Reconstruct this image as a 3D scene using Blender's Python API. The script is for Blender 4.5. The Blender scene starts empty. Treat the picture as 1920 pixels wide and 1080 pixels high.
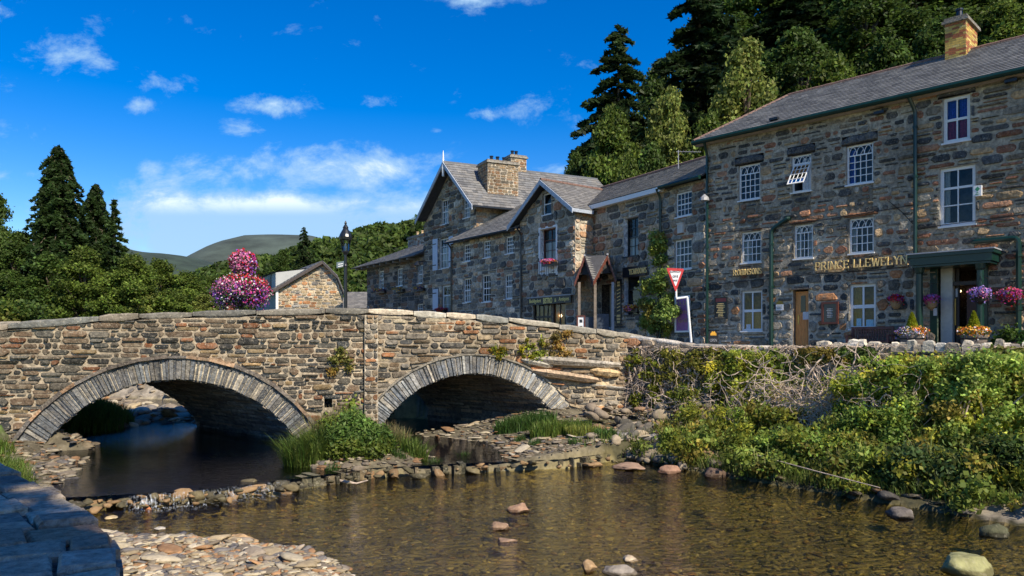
import bpy, math, random
import numpy as np
from mathutils import Vector, noise as mnoise
R = math.radians
random.seed(7); rng = np.random.default_rng(7)
sc = bpy.context.scene
COL = sc.collection
# ---------------- camera ----------------
FPX, HOR, EYE = 1400.0, 650.0, 2.9        # focal length and horizon of the 1920 px wide photograph, eye height in metres
cam_d = bpy.data.cameras.new('camera'); cam = bpy.data.objects.new('camera', cam_d); COL.objects.link(cam)
cam.location = (0, 0, EYE); cam.rotation_euler = (R(90), 0, 0)
cam_d.sensor_width = 36; cam_d.lens = 36 * FPX / 1920; cam_d.shift_y = (HOR - 540) / 1920
cam_d.clip_start = .05; cam_d.clip_end = 6000
sc.camera = cam
# ---------------- light ----------------
SUN_EL = R(43)
sd = Vector((.60 * math.cos(SUN_EL), -.80 * math.cos(SUN_EL), math.sin(SUN_EL)))
sun_d = bpy.data.lights.new('sun', 'SUN'); sun_d.energy = 3.5; sun_d.angle = R(.55); sun_d.color = (1, .90, .74)
sun = bpy.data.objects.new('sun', sun_d); COL.objects.link(sun)
sun.rotation_euler = sd.to_track_quat('Z', 'Y').to_euler(); sun.location = (20, -20, 40)
w = bpy.data.worlds.new('World'); sc.world = w; w.use_nodes = True
nt = w.node_tree; nt.nodes.clear(); N = nt.nodes.new; LK = nt.links.new
def wn(t, **k):
    n = N(t)
    for a, b in k.items(): setattr(n, a, b)
    return n
def wm(op, a, b=None, c=None, clamp=False):
    n = wn('ShaderNodeMath', operation=op, use_clamp=clamp)
    for i, v in enumerate((a, b, c)):
        if v is None: continue
        if isinstance(v, (int, float)): n.inputs[i].default_value = v
        else: LK(v, n.inputs[i])
    return n.outputs[0]
sky = wn('ShaderNodeTexSky', sky_type='NISHITA', sun_disc=False, sun_elevation=SUN_EL,
         sun_rotation=math.atan2(sd.x, sd.y), altitude=100, air_density=1.0, dust_density=.35, ozone_density=2.2)
hs = wn('ShaderNodeHueSaturation'); hs.inputs['Saturation'].default_value = 1.58; hs.inputs['Hue'].default_value = .515
hs.inputs['Value'].default_value = .60
LK(sky.outputs[0], hs.inputs['Color'])
tc = wn('ShaderNodeTexCoord'); sep = wn('ShaderNodeSeparateXYZ'); LK(tc.outputs['Generated'], sep.inputs[0])
dy = wm('MAXIMUM', sep.outputs[1], .08)
ca = wm('DIVIDE', sep.outputs[0], dy); cb = wm('DIVIDE', sep.outputs[2], dy)
cv = wn('ShaderNodeCombineXYZ'); LK(ca, cv.inputs[0]); LK(cb, cv.inputs[1])
# clouds: (centre x, centre y, half width, half height, weight) in pixels of the photograph, turned into directions
blobs = [(470, 440, 480, 100, 1.6), (480, 395, 340, 46, 2.0), (600, 318, 270, 55, 1.15), (520, 200, 105, 26, .95), (445, 245, 62, 32, .95),
         (275, 318, 35, 32, .75), (265, 200, 48, 20, .8), (330, 150, 130, 30, .62), (90, 120, 150, 50, .75), (1030, 200, 160, 60, .5),
         (715, 190, 46, 26, .75), (328, 338, 24, 32, .6), (760, 400, 170, 60, 1.15), (1040, 320, 60, 22, .85), (40, 330, 130, 25, .62), (880, -5, 180, 22, .7),
         (620, 470, 420, 26, .7), (180, 350, 130, 30, .5), (900, 215, 60, 16, .7), (820, 245, 22, 10, .8)]
acc = None
for (bx, by, rx, ry, wt) in blobs:
    s_ = wn('ShaderNodeVectorMath', operation='SUBTRACT'); LK(cv.outputs[0], s_.inputs[0]); s_.inputs[1].default_value = ((bx - 960) / FPX, (HOR - by) / FPX, 0)
    m_ = wn('ShaderNodeVectorMath', operation='MULTIPLY'); LK(s_.outputs[0], m_.inputs[0]); m_.inputs[1].default_value = (FPX / rx, FPX / ry, 0)
    l_ = wn('ShaderNodeVectorMath', operation='LENGTH'); LK(m_.outputs[0], l_.inputs[0])
    v = wm('MULTIPLY', wm('SUBTRACT', 1.25, l_.outputs['Value'], clamp=True), wt)
    acc = v if acc is None else wm('MAXIMUM', acc, v)
mp = wn('ShaderNodeMapping'); mp.inputs['Scale'].default_value = (9.5, 15, 1); LK(cv.outputs[0], mp.inputs[0])
nz = wn('ShaderNodeTexNoise'); nz.inputs['Scale'].default_value = 1.0; nz.inputs['Detail'].default_value = 9; nz.inputs['Roughness'].default_value = .66
nz.inputs['Distortion'].default_value = .25
LK(mp.outputs[0], nz.inputs[0])
cl = wm('ADD', wm('MULTIPLY', acc, .60), wm('MULTIPLY', wm('SUBTRACT', nz.outputs[0], .5), 2.3))
mr = wn('ShaderNodeMapRange', interpolation_type='SMOOTHSTEP'); mr.inputs[1].default_value = .20; mr.inputs[2].default_value = .80; LK(cl, mr.inputs[0])
cf = wm('MULTIPLY', mr.outputs[0], .86)
mr2 = wn('ShaderNodeMapRange', interpolation_type='SMOOTHSTEP'); mr2.inputs[1].default_value = .62; mr2.inputs[2].default_value = 1.15; LK(cl, mr2.inputs[0])
bk = wn('ShaderNodeMapRange', interpolation_type='SMOOTHSTEP'); bk.inputs[1].default_value = (HOR - 408) / FPX; bk.inputs[2].default_value = (HOR - 370) / FPX; LK(cb, bk.inputs[0])
cc = wn('ShaderNodeMixRGB'); cc.inputs[1].default_value = (1.55, 2.45, 3.45, 1); cc.inputs[2].default_value = (3.9, 4.25, 4.6, 1); LK(wm('MULTIPLY', mr2.outputs[0], bk.outputs[0]), cc.inputs[0])
mx = wn('ShaderNodeMixRGB'); LK(cf, mx.inputs[0]); LK(hs.outputs[0], mx.inputs[1]); LK(cc.outputs[0], mx.inputs[2])
bg = wn('ShaderNodeBackground'); bg.inputs[1].default_value = .15; LK(mx.outputs[0], bg.inputs[0])
wo = wn('ShaderNodeOutputWorld'); LK(bg.outputs[0], wo.inputs[0])
sc.view_settings.view_transform = 'Standard'; sc.view_settings.look = 'None'; sc.view_settings.gamma = 1
sc.view_settings.exposure = .92
sc.render.engine = 'CYCLES'
sc.cycles.max_bounces = 6; sc.cycles.transparent_max_bounces = 12; sc.cycles.caustics_reflective = False; sc.cycles.caustics_refractive = False
sc.cycles.sample_clamp_indirect = 6; sc.cycles.use_denoising = True
# ---------------- materials ----------------
MATS = {}
def mat(name, col=(.5, .5, .5), rough=.7, attr=False, ns=8, nv=.25, bump=.0, bs=20, metal=0, trans=0, spec=.5, nv2=0, aniso=None, emit=0, stain=0):
    if name in MATS: return MATS[name]
    m = bpy.data.materials.new(name); m.use_nodes = True; t = m.node_tree; b = t.nodes['Principled BSDF']; L = t.links.new
    b.inputs['Roughness'].default_value = rough; b.inputs['Metallic'].default_value = metal; b.inputs['Specular IOR Level'].default_value = spec
    co = t.nodes.new('ShaderNodeTexCoord')
    vec = co.outputs['Object']
    if aniso:
        mpp = t.nodes.new('ShaderNodeMapping'); mpp.inputs['Scale'].default_value = aniso; L(vec, mpp.inputs[0]); vec = mpp.outputs[0]
    if attr:
        a = t.nodes.new('ShaderNodeAttribute'); a.attribute_name = 'col'; src = a.outputs['Color']
    else:
        a = t.nodes.new('ShaderNodeRGB'); a.outputs[0].default_value = (*col, 1); src = a.outputs[0]
    if nv:
        n1 = t.nodes.new('ShaderNodeTexNoise'); n1.inputs['Scale'].default_value = ns; n1.inputs['Detail'].default_value = 7; n1.inputs['Roughness'].default_value = .65; L(vec, n1.inputs[0])
        r = t.nodes.new('ShaderNodeMapRange'); r.inputs[1].default_value = .3; r.inputs[2].default_value = .7; r.inputs[3].default_value = 1 - nv; r.inputs[4].default_value = 1 + nv; L(n1.outputs[0], r.inputs[0])
        mu = t.nodes.new('ShaderNodeMixRGB'); mu.blend_type = 'MULTIPLY'; mu.inputs[0].default_value = 1; L(src, mu.inputs[1]); L(r.outputs[0], mu.inputs[2]); src = mu.outputs[0]
    if nv2:   # pale lichen / weathering flecks
        n2 = t.nodes.new('ShaderNodeTexNoise'); n2.inputs['Scale'].default_value = ns * 2.7; n2.inputs['Detail'].default_value = 4; L(vec, n2.inputs[0])
        r2 = t.nodes.new('ShaderNodeMapRange'); r2.inputs[1].default_value = .57; r2.inputs[2].default_value = .68; r2.inputs[4].default_value = nv2; L(n2.outputs[0], r2.inputs[0])
        mu2 = t.nodes.new('ShaderNodeMixRGB'); L(r2.outputs[0], mu2.inputs[0]); L(src, mu2.inputs[1]); mu2.inputs[2].default_value = (.44, .39, .28, 1); src = mu2.outputs[0]
    if stain:   # broad damp / soot staining and mortar or lime smears
        n5 = t.nodes.new('ShaderNodeTexNoise'); n5.inputs['Scale'].default_value = .55; n5.inputs['Detail'].default_value = 5; n5.inputs['Roughness'].default_value = .6; L(vec, n5.inputs[0])
        r5 = t.nodes.new('ShaderNodeMapRange'); r5.inputs[1].default_value = .35; r5.inputs[2].default_value = .65; r5.inputs[3].default_value = .68; r5.inputs[4].default_value = 1.28; L(n5.outputs[0], r5.inputs[0])
        m5 = t.nodes.new('ShaderNodeMixRGB'); m5.blend_type = 'MULTIPLY'; m5.inputs[0].default_value = 1; L(src, m5.inputs[1]); L(r5.outputs[0], m5.inputs[2]); src = m5.outputs[0]
        n6 = t.nodes.new('ShaderNodeTexNoise'); n6.inputs['Scale'].default_value = 3.6; n6.inputs['Detail'].default_value = 8; n6.inputs['Roughness'].default_value = .75; L(vec, n6.inputs[0])
        r6 = t.nodes.new('ShaderNodeMapRange'); r6.inputs[1].default_value = .52; r6.inputs[2].default_value = .66; r6.inputs[4].default_value = stain; L(n6.outputs[0], r6.inputs[0])
        m6 = t.nodes.new('ShaderNodeMixRGB'); L(r6.outputs[0], m6.inputs[0]); L(src, m6.inputs[1]); m6.inputs[2].default_value = (.25, .215, .155, 1); src = m6.outputs[0]
    L(src, b.inputs['Base Color'])
    if bump:
        n3 = t.nodes.new('ShaderNodeTexNoise'); n3.inputs['Scale'].default_value = bs; n3.inputs['Detail'].default_value = 6; L(vec, n3.inputs[0])
        bp = t.nodes.new('ShaderNodeBump'); bp.inputs['Strength'].default_value = bump; bp.inputs['Distance'].default_value = .03; L(n3.outputs[0], bp.inputs['Height']); L(bp.outputs[0], b.inputs['Normal'])
    if trans:
        tr = t.nodes.new('ShaderNodeBsdfTranslucent'); L(src, tr.inputs[0]); ms = t.nodes.new('ShaderNodeMixShader'); ms.inputs[0].default_value = trans
        L(b.outputs[0], ms.inputs[1]); L(tr.outputs[0], ms.inputs[2]); L(ms.outputs[0], t.nodes['Material Output'].inputs[0])
    if emit:
        L(src, b.inputs['Emission Color']); b.inputs['Emission Strength'].default_value = emit
    MATS[name] = m; return m
STONE = mat('stone', attr=True, rough=.85, ns=9, nv=.60, bump=1.0, bs=18, nv2=.5, spec=.25, stain=.55)
COPE = mat('coping_stone', attr=True, rough=.85, ns=7, nv=.45, bump=.9, bs=16, nv2=.6, spec=.25, stain=.3)
NEARS = mat('near_slate', attr=True, rough=.9, ns=14, nv=.5, bump=1.0, bs=38, nv2=.35, spec=.2)
SLATE = mat('slate', attr=True, rough=.62, ns=6, nv=.25, bump=.35, bs=25, spec=.3)
LEAF = mat('leaf', attr=True, rough=.55, nv=0, trans=.42, spec=.2)
PETAL = mat('petal', attr=True, rough=.6, nv=0, trans=.2, spec=.2)
BARK = mat('bark', (.12, .09, .06), .9, ns=4, nv=.4, bump=.8, bs=12)
TWIG = mat('pale_bark', (.50, .39, .29), .85, ns=10, nv=.35, bump=.3)
WHITE = mat('white_paint', (.78, .78, .76), .45, ns=14, nv=.06)
GREENP = mat('green_paint', (.006, .030, .021), .3, ns=12, nv=.25)
BLACKP = mat('black_paint', (.015, .015, .017), .35, ns=12, nv=.2)
BLACKM = mat('black_iron', (.014, .016, .018), .3, ns=8, nv=.25)
BROWNP = mat('brown_paint', (.12, .035, .02), .5, ns=12, nv=.3)
GOLD = mat('gold_lettering', (.90, .64, .24), .4, nv=.05)
DARKIN = mat('dark_interior', (.03, .028, .025), .9, nv=.2)
LEAD = mat('lead', (.32, .33, .35), .5, ns=6, nv=.2)
def glass_mat():
    m = bpy.data.materials.new('window_glass'); m.use_nodes = True; t = m.node_tree; t.nodes.clear(); L = t.links.new
    tr = t.nodes.new('ShaderNodeBsdfTransparent'); tr.inputs[0].default_value = (.86, .9, .9, 1)
    gl = t.nodes.new('ShaderNodeBsdfGlossy'); gl.inputs['Roughness'].default_value = .03
    fr = t.nodes.new('ShaderNodeFresnel'); fr.inputs[0].default_value = 1.5
    co = t.nodes.new('ShaderNodeTexCoord'); nn = t.nodes.new('ShaderNodeTexNoise'); nn.inputs['Scale'].default_value = 1.6; L(co.outputs['Object'], nn.inputs[0])
    bp = t.nodes.new('ShaderNodeBump'); bp.inputs['Strength'].default_value = .25; bp.inputs['Distance'].default_value = .05; L(nn.outputs[0], bp.inputs['Height']); L(bp.outputs[0], gl.inputs['Normal'])
    ad = t.nodes.new('ShaderNodeMath'); ad.operation = 'ADD'; ad.inputs[1].default_value = .0; L(fr.outputs[0], ad.inputs[0])
    mx = t.nodes.new('ShaderNodeMixShader'); L(ad.outputs[0], mx.inputs[0]); L(tr.outputs[0], mx.inputs[1]); L(gl.outputs[0], mx.inputs[2])
    o = t.nodes.new('ShaderNodeOutputMaterial'); L(mx.outputs[0], o.inputs[0]); return m
GLASS = glass_mat()
def water_mat(name, tint, rip, sc_=1.0, rough=.04, ior=1.33, dist=.12):
    m = bpy.data.materials.new(name); m.use_nodes = True; t = m.node_tree; t.nodes.clear(); L = t.links.new
    tr = t.nodes.new('ShaderNodeBsdfTransparent'); tr.inputs[0].default_value = (*tint, 1)
    gl = t.nodes.new('ShaderNodeBsdfGlossy'); gl.inputs['Roughness'].default_value = rough
    co = t.nodes.new('ShaderNodeTexCoord')
    mp = t.nodes.new('ShaderNodeMapping'); mp.inputs['Scale'].default_value = (1.0 * sc_, 2.2 * sc_, 1); L(co.outputs['Object'], mp.inputs[0])
    n1 = t.nodes.new('ShaderNodeTexNoise'); n1.inputs['Scale'].default_value = 3.2; n1.inputs['Detail'].default_value = 5; n1.inputs['Roughness'].default_value = .6; n1.inputs['Distortion'].default_value = .6; L(mp.outputs[0], n1.inputs[0])
    n2 = t.nodes.new('ShaderNodeTexNoise'); n2.inputs['Scale'].default_value = .45; n2.inputs['Detail'].default_value = 2; L(co.outputs['Object'], n2.inputs[0])
    mu = t.nodes.new('ShaderNodeMath'); mu.operation = 'MULTIPLY'; L(n1.outputs[0], mu.inputs[0]); L(n2.outputs[0], mu.inputs[1])
    bp = t.nodes.new('ShaderNodeBump'); bp.inputs['Strength'].default_value = rip; bp.inputs['Distance'].default_value = dist; L(mu.outputs[0], bp.inputs['Height'])
    L(bp.outputs[0], gl.inputs['Normal'])
    fr = t.nodes.new('ShaderNodeFresnel'); fr.inputs[0].default_value = ior; L(bp.outputs[0], fr.inputs['Normal'])
    mx = t.nodes.new('ShaderNodeMixShader'); L(fr.outputs[0], mx.inputs[0]); L(tr.outputs[0], mx.inputs[1]); L(gl.outputs[0], mx.inputs[2])
    o = t.nodes.new('ShaderNodeOutputMaterial'); L(mx.outputs[0], o.inputs[0]); return m
# ---------------- helpers ----------------
def W(x, y, d):      # photograph pixel + distance -> world point
    return Vector(((x - 960) / FPX * d, d, EYE + (HOR - y) / FPX * d))
def wloc(p):
    v = Vector((0, 0, 0))
    while p is not None: v += p.location; p = p.parent
    return v
def put(o, parent=None, label=None, cat=None, group=None, kind=None):
    COL.objects.link(o)
    if parent is not None: o.parent = parent
    return tag(o, label, cat, group, kind)
def tag(o, label=None, cat=None, group=None, kind=None):
    if label: o['label'] = label
    if cat: o['category'] = cat
    if group: o['group'] = group
    if kind: o['kind'] = kind
    return o
def thing(name, label, cat, loc=(0, 0, 0), group=None, rz=0):
    o = bpy.data.objects.new(name, None); o.empty_display_size = .2; o.location = loc; o.rotation_euler = (0, 0, rz)
    return put(o, None, label, cat, group)
class MB:
    def __init__(s): s.v = []; s.f = []; s.c = []; s.m = []
    def add(s, vs, fs, col=(.5, .5, .5), mi=0):
        n = len(s.v); s.v += [tuple(p) for p in vs]; s.c += [col] * len(vs)
        s.f += [tuple(i + n for i in f) for f in fs]; s.m += [mi] * len(fs); return s
    def box(s, O, a, b, c, col=(.5, .5, .5), mi=0):      # corner + three edge vectors
        O, a, b, c = map(Vector, (O, a, b, c))
        if a.cross(b).dot(c) < 0: a, b = b, a
        vs = [O, O + a, O + a + b, O + b, O + c, O + a + c, O + a + b + c, O + b + c]
        return s.add(vs, [(0, 3, 2, 1), (4, 5, 6, 7), (0, 1, 5, 4), (1, 2, 6, 5), (2, 3, 7, 6), (3, 0, 4, 7)], col, mi)
    def cbox(s, c, sx, sy, sz, col=(.5, .5, .5), mi=0, rz=0):   # centred in x,y; z from c.z up
        a = Vector((math.cos(rz), math.sin(rz), 0)) * sx; b = Vector((-math.sin(rz), math.cos(rz), 0)) * sy
        return s.box(Vector(c) - a / 2 - b / 2, a, b, (0, 0, sz), col, mi)
    def tube(s, pts, r, n=6, col=(.5, .5, .5), mi=0, cap=True):
        pts = [Vector(p) for p in pts]; rr = r if isinstance(r, (list, tuple)) else [r] * len(pts)
        vs = []; prev = None
        for i, p in enumerate(pts):
            d = (pts[min(i + 1, len(pts) - 1)] - pts[max(i - 1, 0)]).normalized()
            a = prev if prev is not None else (Vector((0, 0, 1)) if abs(d.z) < .9 else Vector((1, 0, 0)))
            a = (a - d * a.dot(d)).normalized(); prev = a; b = d.cross(a)
            for k in range(n): t = 2 * math.pi * k / n; vs.append(p + (a * math.cos(t) + b * math.sin(t)) * rr[i])
        fs = [(i * n + k, i * n + (k + 1) % n, (i + 1) * n + (k + 1) % n, (i + 1) * n + k) for i in range(len(pts) - 1) for k in range(n)]
        if cap: fs += [tuple(reversed(range(n))), tuple(range((len(pts) - 1) * n, len(pts) * n))]
        return s.add(vs, fs, col, mi)
    def lathe(s, c, prof, n=16, col=(.5, .5, .5), mi=0):
        c = Vector(c); vs = []
        for (r, z) in prof:
            for k in range(n): t = 2 * math.pi * k / n; vs.append(c + Vector((r * math.cos(t), r * math.sin(t), z)))
        fs = [(i * n + k, i * n + (k + 1) % n, (i + 1) * n + (k + 1) % n, (i + 1) * n + k) for i in range(len(prof) - 1) for k in range(n)]
        fs += [tuple(reversed(range(n))), tuple(range((len(prof) - 1) * n, len(prof) * n))]
        return s.add(vs, fs, col, mi)
    def mesh(s, name, mats, off=Vector((0, 0, 0)), smooth=False):
        me = bpy.data.meshes.new(name)
        o = off
        me.from_pydata([(p[0] - o.x, p[1] - o.y, p[2] - o.z) for p in s.v], [], s.f)
        for m in (mats if isinstance(mats, (list, tuple)) else [mats]): me.materials.append(m)
        me.polygons.foreach_set('material_index', s.m)
        at = me.color_attributes.new('col', 'FLOAT_COLOR', 'POINT')
        a = np.ones((len(s.v), 4), np.float32)
        if len(s.c): a[:, :3] = np.array([c[:3] for c in s.c])
        at.data.foreach_set('color', a.ravel())
        if smooth: me.polygons.foreach_set('use_smooth', [True] * len(s.f))
        me.update(); return me
    def build(s, name, mats, parent=None, label=None, cat=None, group=None, kind=None, loc=None, smooth=False):
        if not s.f: return None
        off = wloc(parent) if parent is not None else Vector(loc if loc is not None else (0, 0, 0))
        o = bpy.data.objects.new(name, s.mesh(name, mats, off, smooth))
        if parent is None: o.location = off
        return put(o, parent, label, cat, group, kind)
def np_mesh(name, V, Fq, C, m, parent=None, off=None, **k):      # fast: V (n,3), Fq (m,4) or (m,3), C (n,3)
    me = bpy.data.meshes.new(name); nv, nf, fk = len(V), len(Fq), Fq.shape[1]
    V = np.asarray(V, np.float32)
    if off is not None: V = V - np.array(off, np.float32)
    me.vertices.add(nv); me.vertices.foreach_set('co', V.ravel())
    me.loops.add(nf * fk); me.loops.foreach_set('vertex_index', np.asarray(Fq, np.int32).ravel())
    me.polygons.add(nf); me.polygons.foreach_set('loop_start', np.arange(nf, dtype=np.int32) * fk)
    at = me.color_attributes.new('col', 'FLOAT_COLOR', 'POINT'); a = np.ones((nv, 4), np.float32); a[:, :3] = C; at.data.foreach_set('color', a.ravel())
    me.materials.append(m); me.update(calc_edges=True); me.validate()
    o = bpy.data.objects.new(name, me)
    if off is not None and parent is None: o.location = off
    return put(o, parent, **k)
def leaves(P, size, col, cvar=.3, up=0, elong=1.6, nrm=None, hang=0):
    """leaf quads around points P: returns V, F, C.  col: (3,) or (n,3)"""
    n = len(P); P = np.asarray(P)
    d = rng.normal(size=(n, 3)); 
    if hang: d[:, 2] = d[:, 2] * .4 - hang
    d /= np.linalg.norm(d, axis=1)[:, None]
    q = rng.normal(size=(n, 3))
    if nrm is not None: q = q * .55 + nrm
    b = np.cross(d, q); b /= (np.linalg.norm(b, axis=1)[:, None] + 1e-9)
    sz = size * rng.uniform(.6, 1.4, (n, 1))
    a = d * sz * elong / 2; b = b * sz / 2
    V = np.stack([P - a, P + b, P + a, P - b], 1).reshape(-1, 3)
    F = np.arange(n * 4).reshape(-1, 4)
    c = np.broadcast_to(np.asarray(col, float), (n, 3)) * rng.uniform(1 - cvar, 1 + cvar, (n, 1)) * rng.uniform(.9, 1.1, (n, 3))
    return V, F, np.repeat(c, 4, 0)
def merge(parts):
    Vs, Fs, Cs, k = [], [], [], 0
    for V, F, C in parts: Vs.append(V); Fs.append(F + k); Cs.append(C); k += len(V)
    return np.concatenate(Vs), np.concatenate(Fs), np.concatenate(Cs)
def n2(x, y=0., z=0.): return mnoise.noise(Vector((x, y, z)))
PAL_BRIDGE = [((.080, .072, .056), 5), ((.125, .085, .052), 5), ((.20, .085, .038), 1.7), ((.24, .165, .08), 1.4), ((.040, .040, .037), 4.5), ((.14, .105, .068), 3)]
PAL_BRIDGE_R = [((.19, .16, .12), 5), ((.21, .15, .09), 4), ((.27, .12, .05), 1.4), ((.34, .27, .17), 2.2), ((.075, .07, .062), 3)]
PAL_PUB = [((.062, .062, .060), 5.5), ((.235, .105, .06), 2.8), ((.44, .30, .16), 1.7), ((.19, .155, .11), 3), ((.35, .18, .10), 1.2), ((.36, .31, .23), 1)]
PAL_TEA = [((.10, .10, .095), 4.5), ((.29, .15, .09), 1.6), ((.46, .34, .22), 2.2), ((.25, .225, .18), 4), ((.50, .43, .33), 1.2)]
PAL_BARN = [((.40, .30, .17), 4), ((.48, .22, .09), 2), ((.22, .21, .19), 2.6), ((.52, .42, .28), 2)]
def pick(pal, rnd):
    t = rnd.random() * sum(p[1] for p in pal)
    for c, wt in pal:
        t -= wt
        if t <= 0: break
    k = rnd.uniform(.72, 1.28); h = rnd.uniform(-.06, .06)
    return (c[0] * k * (1 + h), c[1] * k, c[2] * k * (1 - h))
class Fac:
    """vertical plane: origin (x, y), unit direction u along it, outward normal n"""
    def __init__(s, O, u, n=None):
        s.O = O; l = math.hypot(*u); s.u = (u[0] / l, u[1] / l)
        if n is None:
            n = (s.u[1], -s.u[0])
            if n[0] * -O[0] + n[1] * -O[1] < 0: n = (-n[0], -n[1])
        s.n = n
    def P(s, a, o, z): return Vector((s.O[0] + s.u[0] * a + s.n[0] * o, s.O[1] + s.u[1] * a + s.n[1] * o, z))
    def px(s, x, y, o=0):
        r = (x - 960) / FPX; Ox = s.O[0] + s.n[0] * o; Oy = s.O[1] + s.n[1] * o
        a = (r * Oy - Ox) / (s.u[0] - r * s.u[1]); D = Oy + s.u[1] * a
        return a, EYE + (HOR - y) / FPX * D
    def rect(s, x0, x1, y0, y1, o=0):       # pixel box (heights read at its middle) -> s0, s1, z0, z1
        a0 = s.px(x0, y0, o)[0]; a1 = s.px(x1, y0, o)[0]; xm = (x0 + x1) / 2
        return a0, a1, s.px(xm, y1, o)[1], s.px(xm, y0, o)[1]
    def V(s, a=0, o=0, z=0): return Vector((s.u[0] * a + s.n[0] * o, s.u[1] * a + s.n[1] * o, z))
def masonry(mb, F, L, top, z0, holes=(), arcs=(), pal=PAL_PUB, hh=(.16, .36), ll=(.25, .7), gap=.03, amp=.05, dep=(.02, .06), seed=1, s0=0, mortar=(.3, .27, .22), rnd_corner=.28, zmax=None, ends=True):
    """irregular coursed stones as geometry, mortar sheet behind. top: f(s)->z. holes: (s0,s1,z0,z1). arcs: (cs, cz, R, zspring)"""
    rnd = random.Random(seed)
    zt = zmax or max(top(s0 + L * i / 40) for i in range(41))
    lines = [z0]
    while lines[-1] < zt: lines.append(lines[-1] + rnd.uniform(*hh))
    def ln(k, s): return lines[k] + (amp * (n2(s * .7 + 31 * k, seed * 1.7) * 1.4 + .6 * n2(s * 2.3, k * 5.1 + seed)) if k else 0)
    for k in range(len(lines) - 1):
        h = lines[k + 1] - lines[k]
        s = s0 - rnd.uniform(0, .3)
        while s < s0 + L:
            wd = rnd.uniform(*ll) * (1 + .4 * (rnd.random() ** 3))
            a, b = max(s, s0), min(s + wd, s0 + L); s += wd
            if b - a < .07: continue
            rows = [(0., 1.)]
            if h > .17 and rnd.random() < .22 and b - a > .25: q = rnd.uniform(.38, .62); rows = [(0, q), (q, 1)]
            for (f0, f1) in rows:
                a_, b_ = a, b
                m = (a + b) / 2
                za = ln(k, m) + f0 * (ln(k + 1, m) - ln(k, m)); zb = ln(k, m) + f1 * (ln(k + 1, m) - ln(k, m))
                ok = True
                for (h0, h1, g0, g1) in holes:
                    if a_ < h1 and b_ > h0 and za < g1 and zb > g0:
                        opts = [((h0 - a_) * (zb - za), (a_, h0, za, zb)), ((b_ - h1) * (zb - za), (h1, b_, za, zb)),
                                ((b_ - a_) * (g0 - za), (a_, b_, za, g0)), ((b_ - a_) * (zb - g1), (a_, b_, g1, zb))]
                        ar, bx = max(opts)
                        if ar < .25 * (b_ - a_) * (zb - za) and ar < .012: ok = False; break
                        a_, b_, za, zb = bx
                if not ok or b_ - a_ < .05 or zb - za < .035: continue
                g = gap * rnd.uniform(.5, 1.3) / 2
                wv, hv = b_ - a_ - 2 * g, zb - za - 2 * g
                if wv < .03 or hv < .02: continue
                c = min(rnd_corner * min(wv, hv) * 1.6, wv * .45, hv * .45)
                j = lambda q: rnd.uniform(-q, q) * min(wv, hv)
                x0_, x1_, y0_, y1_ = a_ + g, b_ - g, za + g, zb - g
                def cc(): return c * rnd.uniform(.25, 1.2)
                pts = [(x0_ + cc(), y0_), (x1_ - cc(), y0_ + j(.05)), (x1_, y0_ + cc()), (x1_ + j(.03), y1_ - cc()), (x1_ - cc(), y1_), (x0_ + cc(), y1_ + j(.05)), (x0_, y1_ - cc()), (x0_ + j(.03), y0_ + cc())]
                if arcs:
                    ins = 0; q = []
                    for (px_, pz_) in pts:
                        for (cs, cz, Rr, zs) in arcs:
                            d = math.hypot(px_ - cs, pz_ - cz)
                            if d < Rr + .01 and pz_ > zs: ins += 1; f = (Rr + .012) / max(d, .01); px_, pz_ = cs + (px_ - cs) * f, cz + (pz_ - cz) * f
                        q.append((px_, pz_))
                    if ins >= 6: continue
                    pts = q
                tp = [top(p[0]) for p in pts]
                if sum(p[1] > t for p, t in zip(pts, tp)) >= 5: continue
                pts = [(p[0], min(p[1], t - .005)) for p, t in zip(pts, tp)]
                cx = sum(p[0] for p in pts) / 8; cz_ = sum(p[1] for p in pts) / 8
                d = rnd.uniform(*dep); tl = rnd.uniform(-.3, .3) * d; tl2 = rnd.uniform(-.3, .3) * d
                col = pick(pal(cx, cz_) if callable(pal) else pal, rnd)
                vs = [F.P(p[0], .001, p[1]) for p in pts]
                for i, p in enumerate(pts):
                    f = rnd.uniform(.80, .93)
                    vs.append(F.P(cx + (p[0] - cx) * f, d + tl * (p[0] - cx) / wv * 2 + tl2 * (p[1] - cz_) / hv * 2, cz_ + (p[1] - cz_) * f))
                vs.append(F.P(cx, d * rnd.uniform(1.0, 1.35), cz_))
                fs = [(i, (i + 1) % 8, 8 + (i + 1) % 8, 8 + i) for i in range(8)] + [(8 + i, 8 + (i + 1) % 8, 16) for i in range(8)]
                mb.add(vs, fs, col)
    # mortar sheet
    br = {s0, s0 + L}
    for hl in holes: br |= {min(max(hl[0], s0), s0 + L), min(max(hl[1], s0), s0 + L)}
    nstep = max(2, int(L / (.15 if arcs else .6)))
    br |= {s0 + L * i / nstep for i in range(nstep + 1)}
    br = sorted(br)
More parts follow.
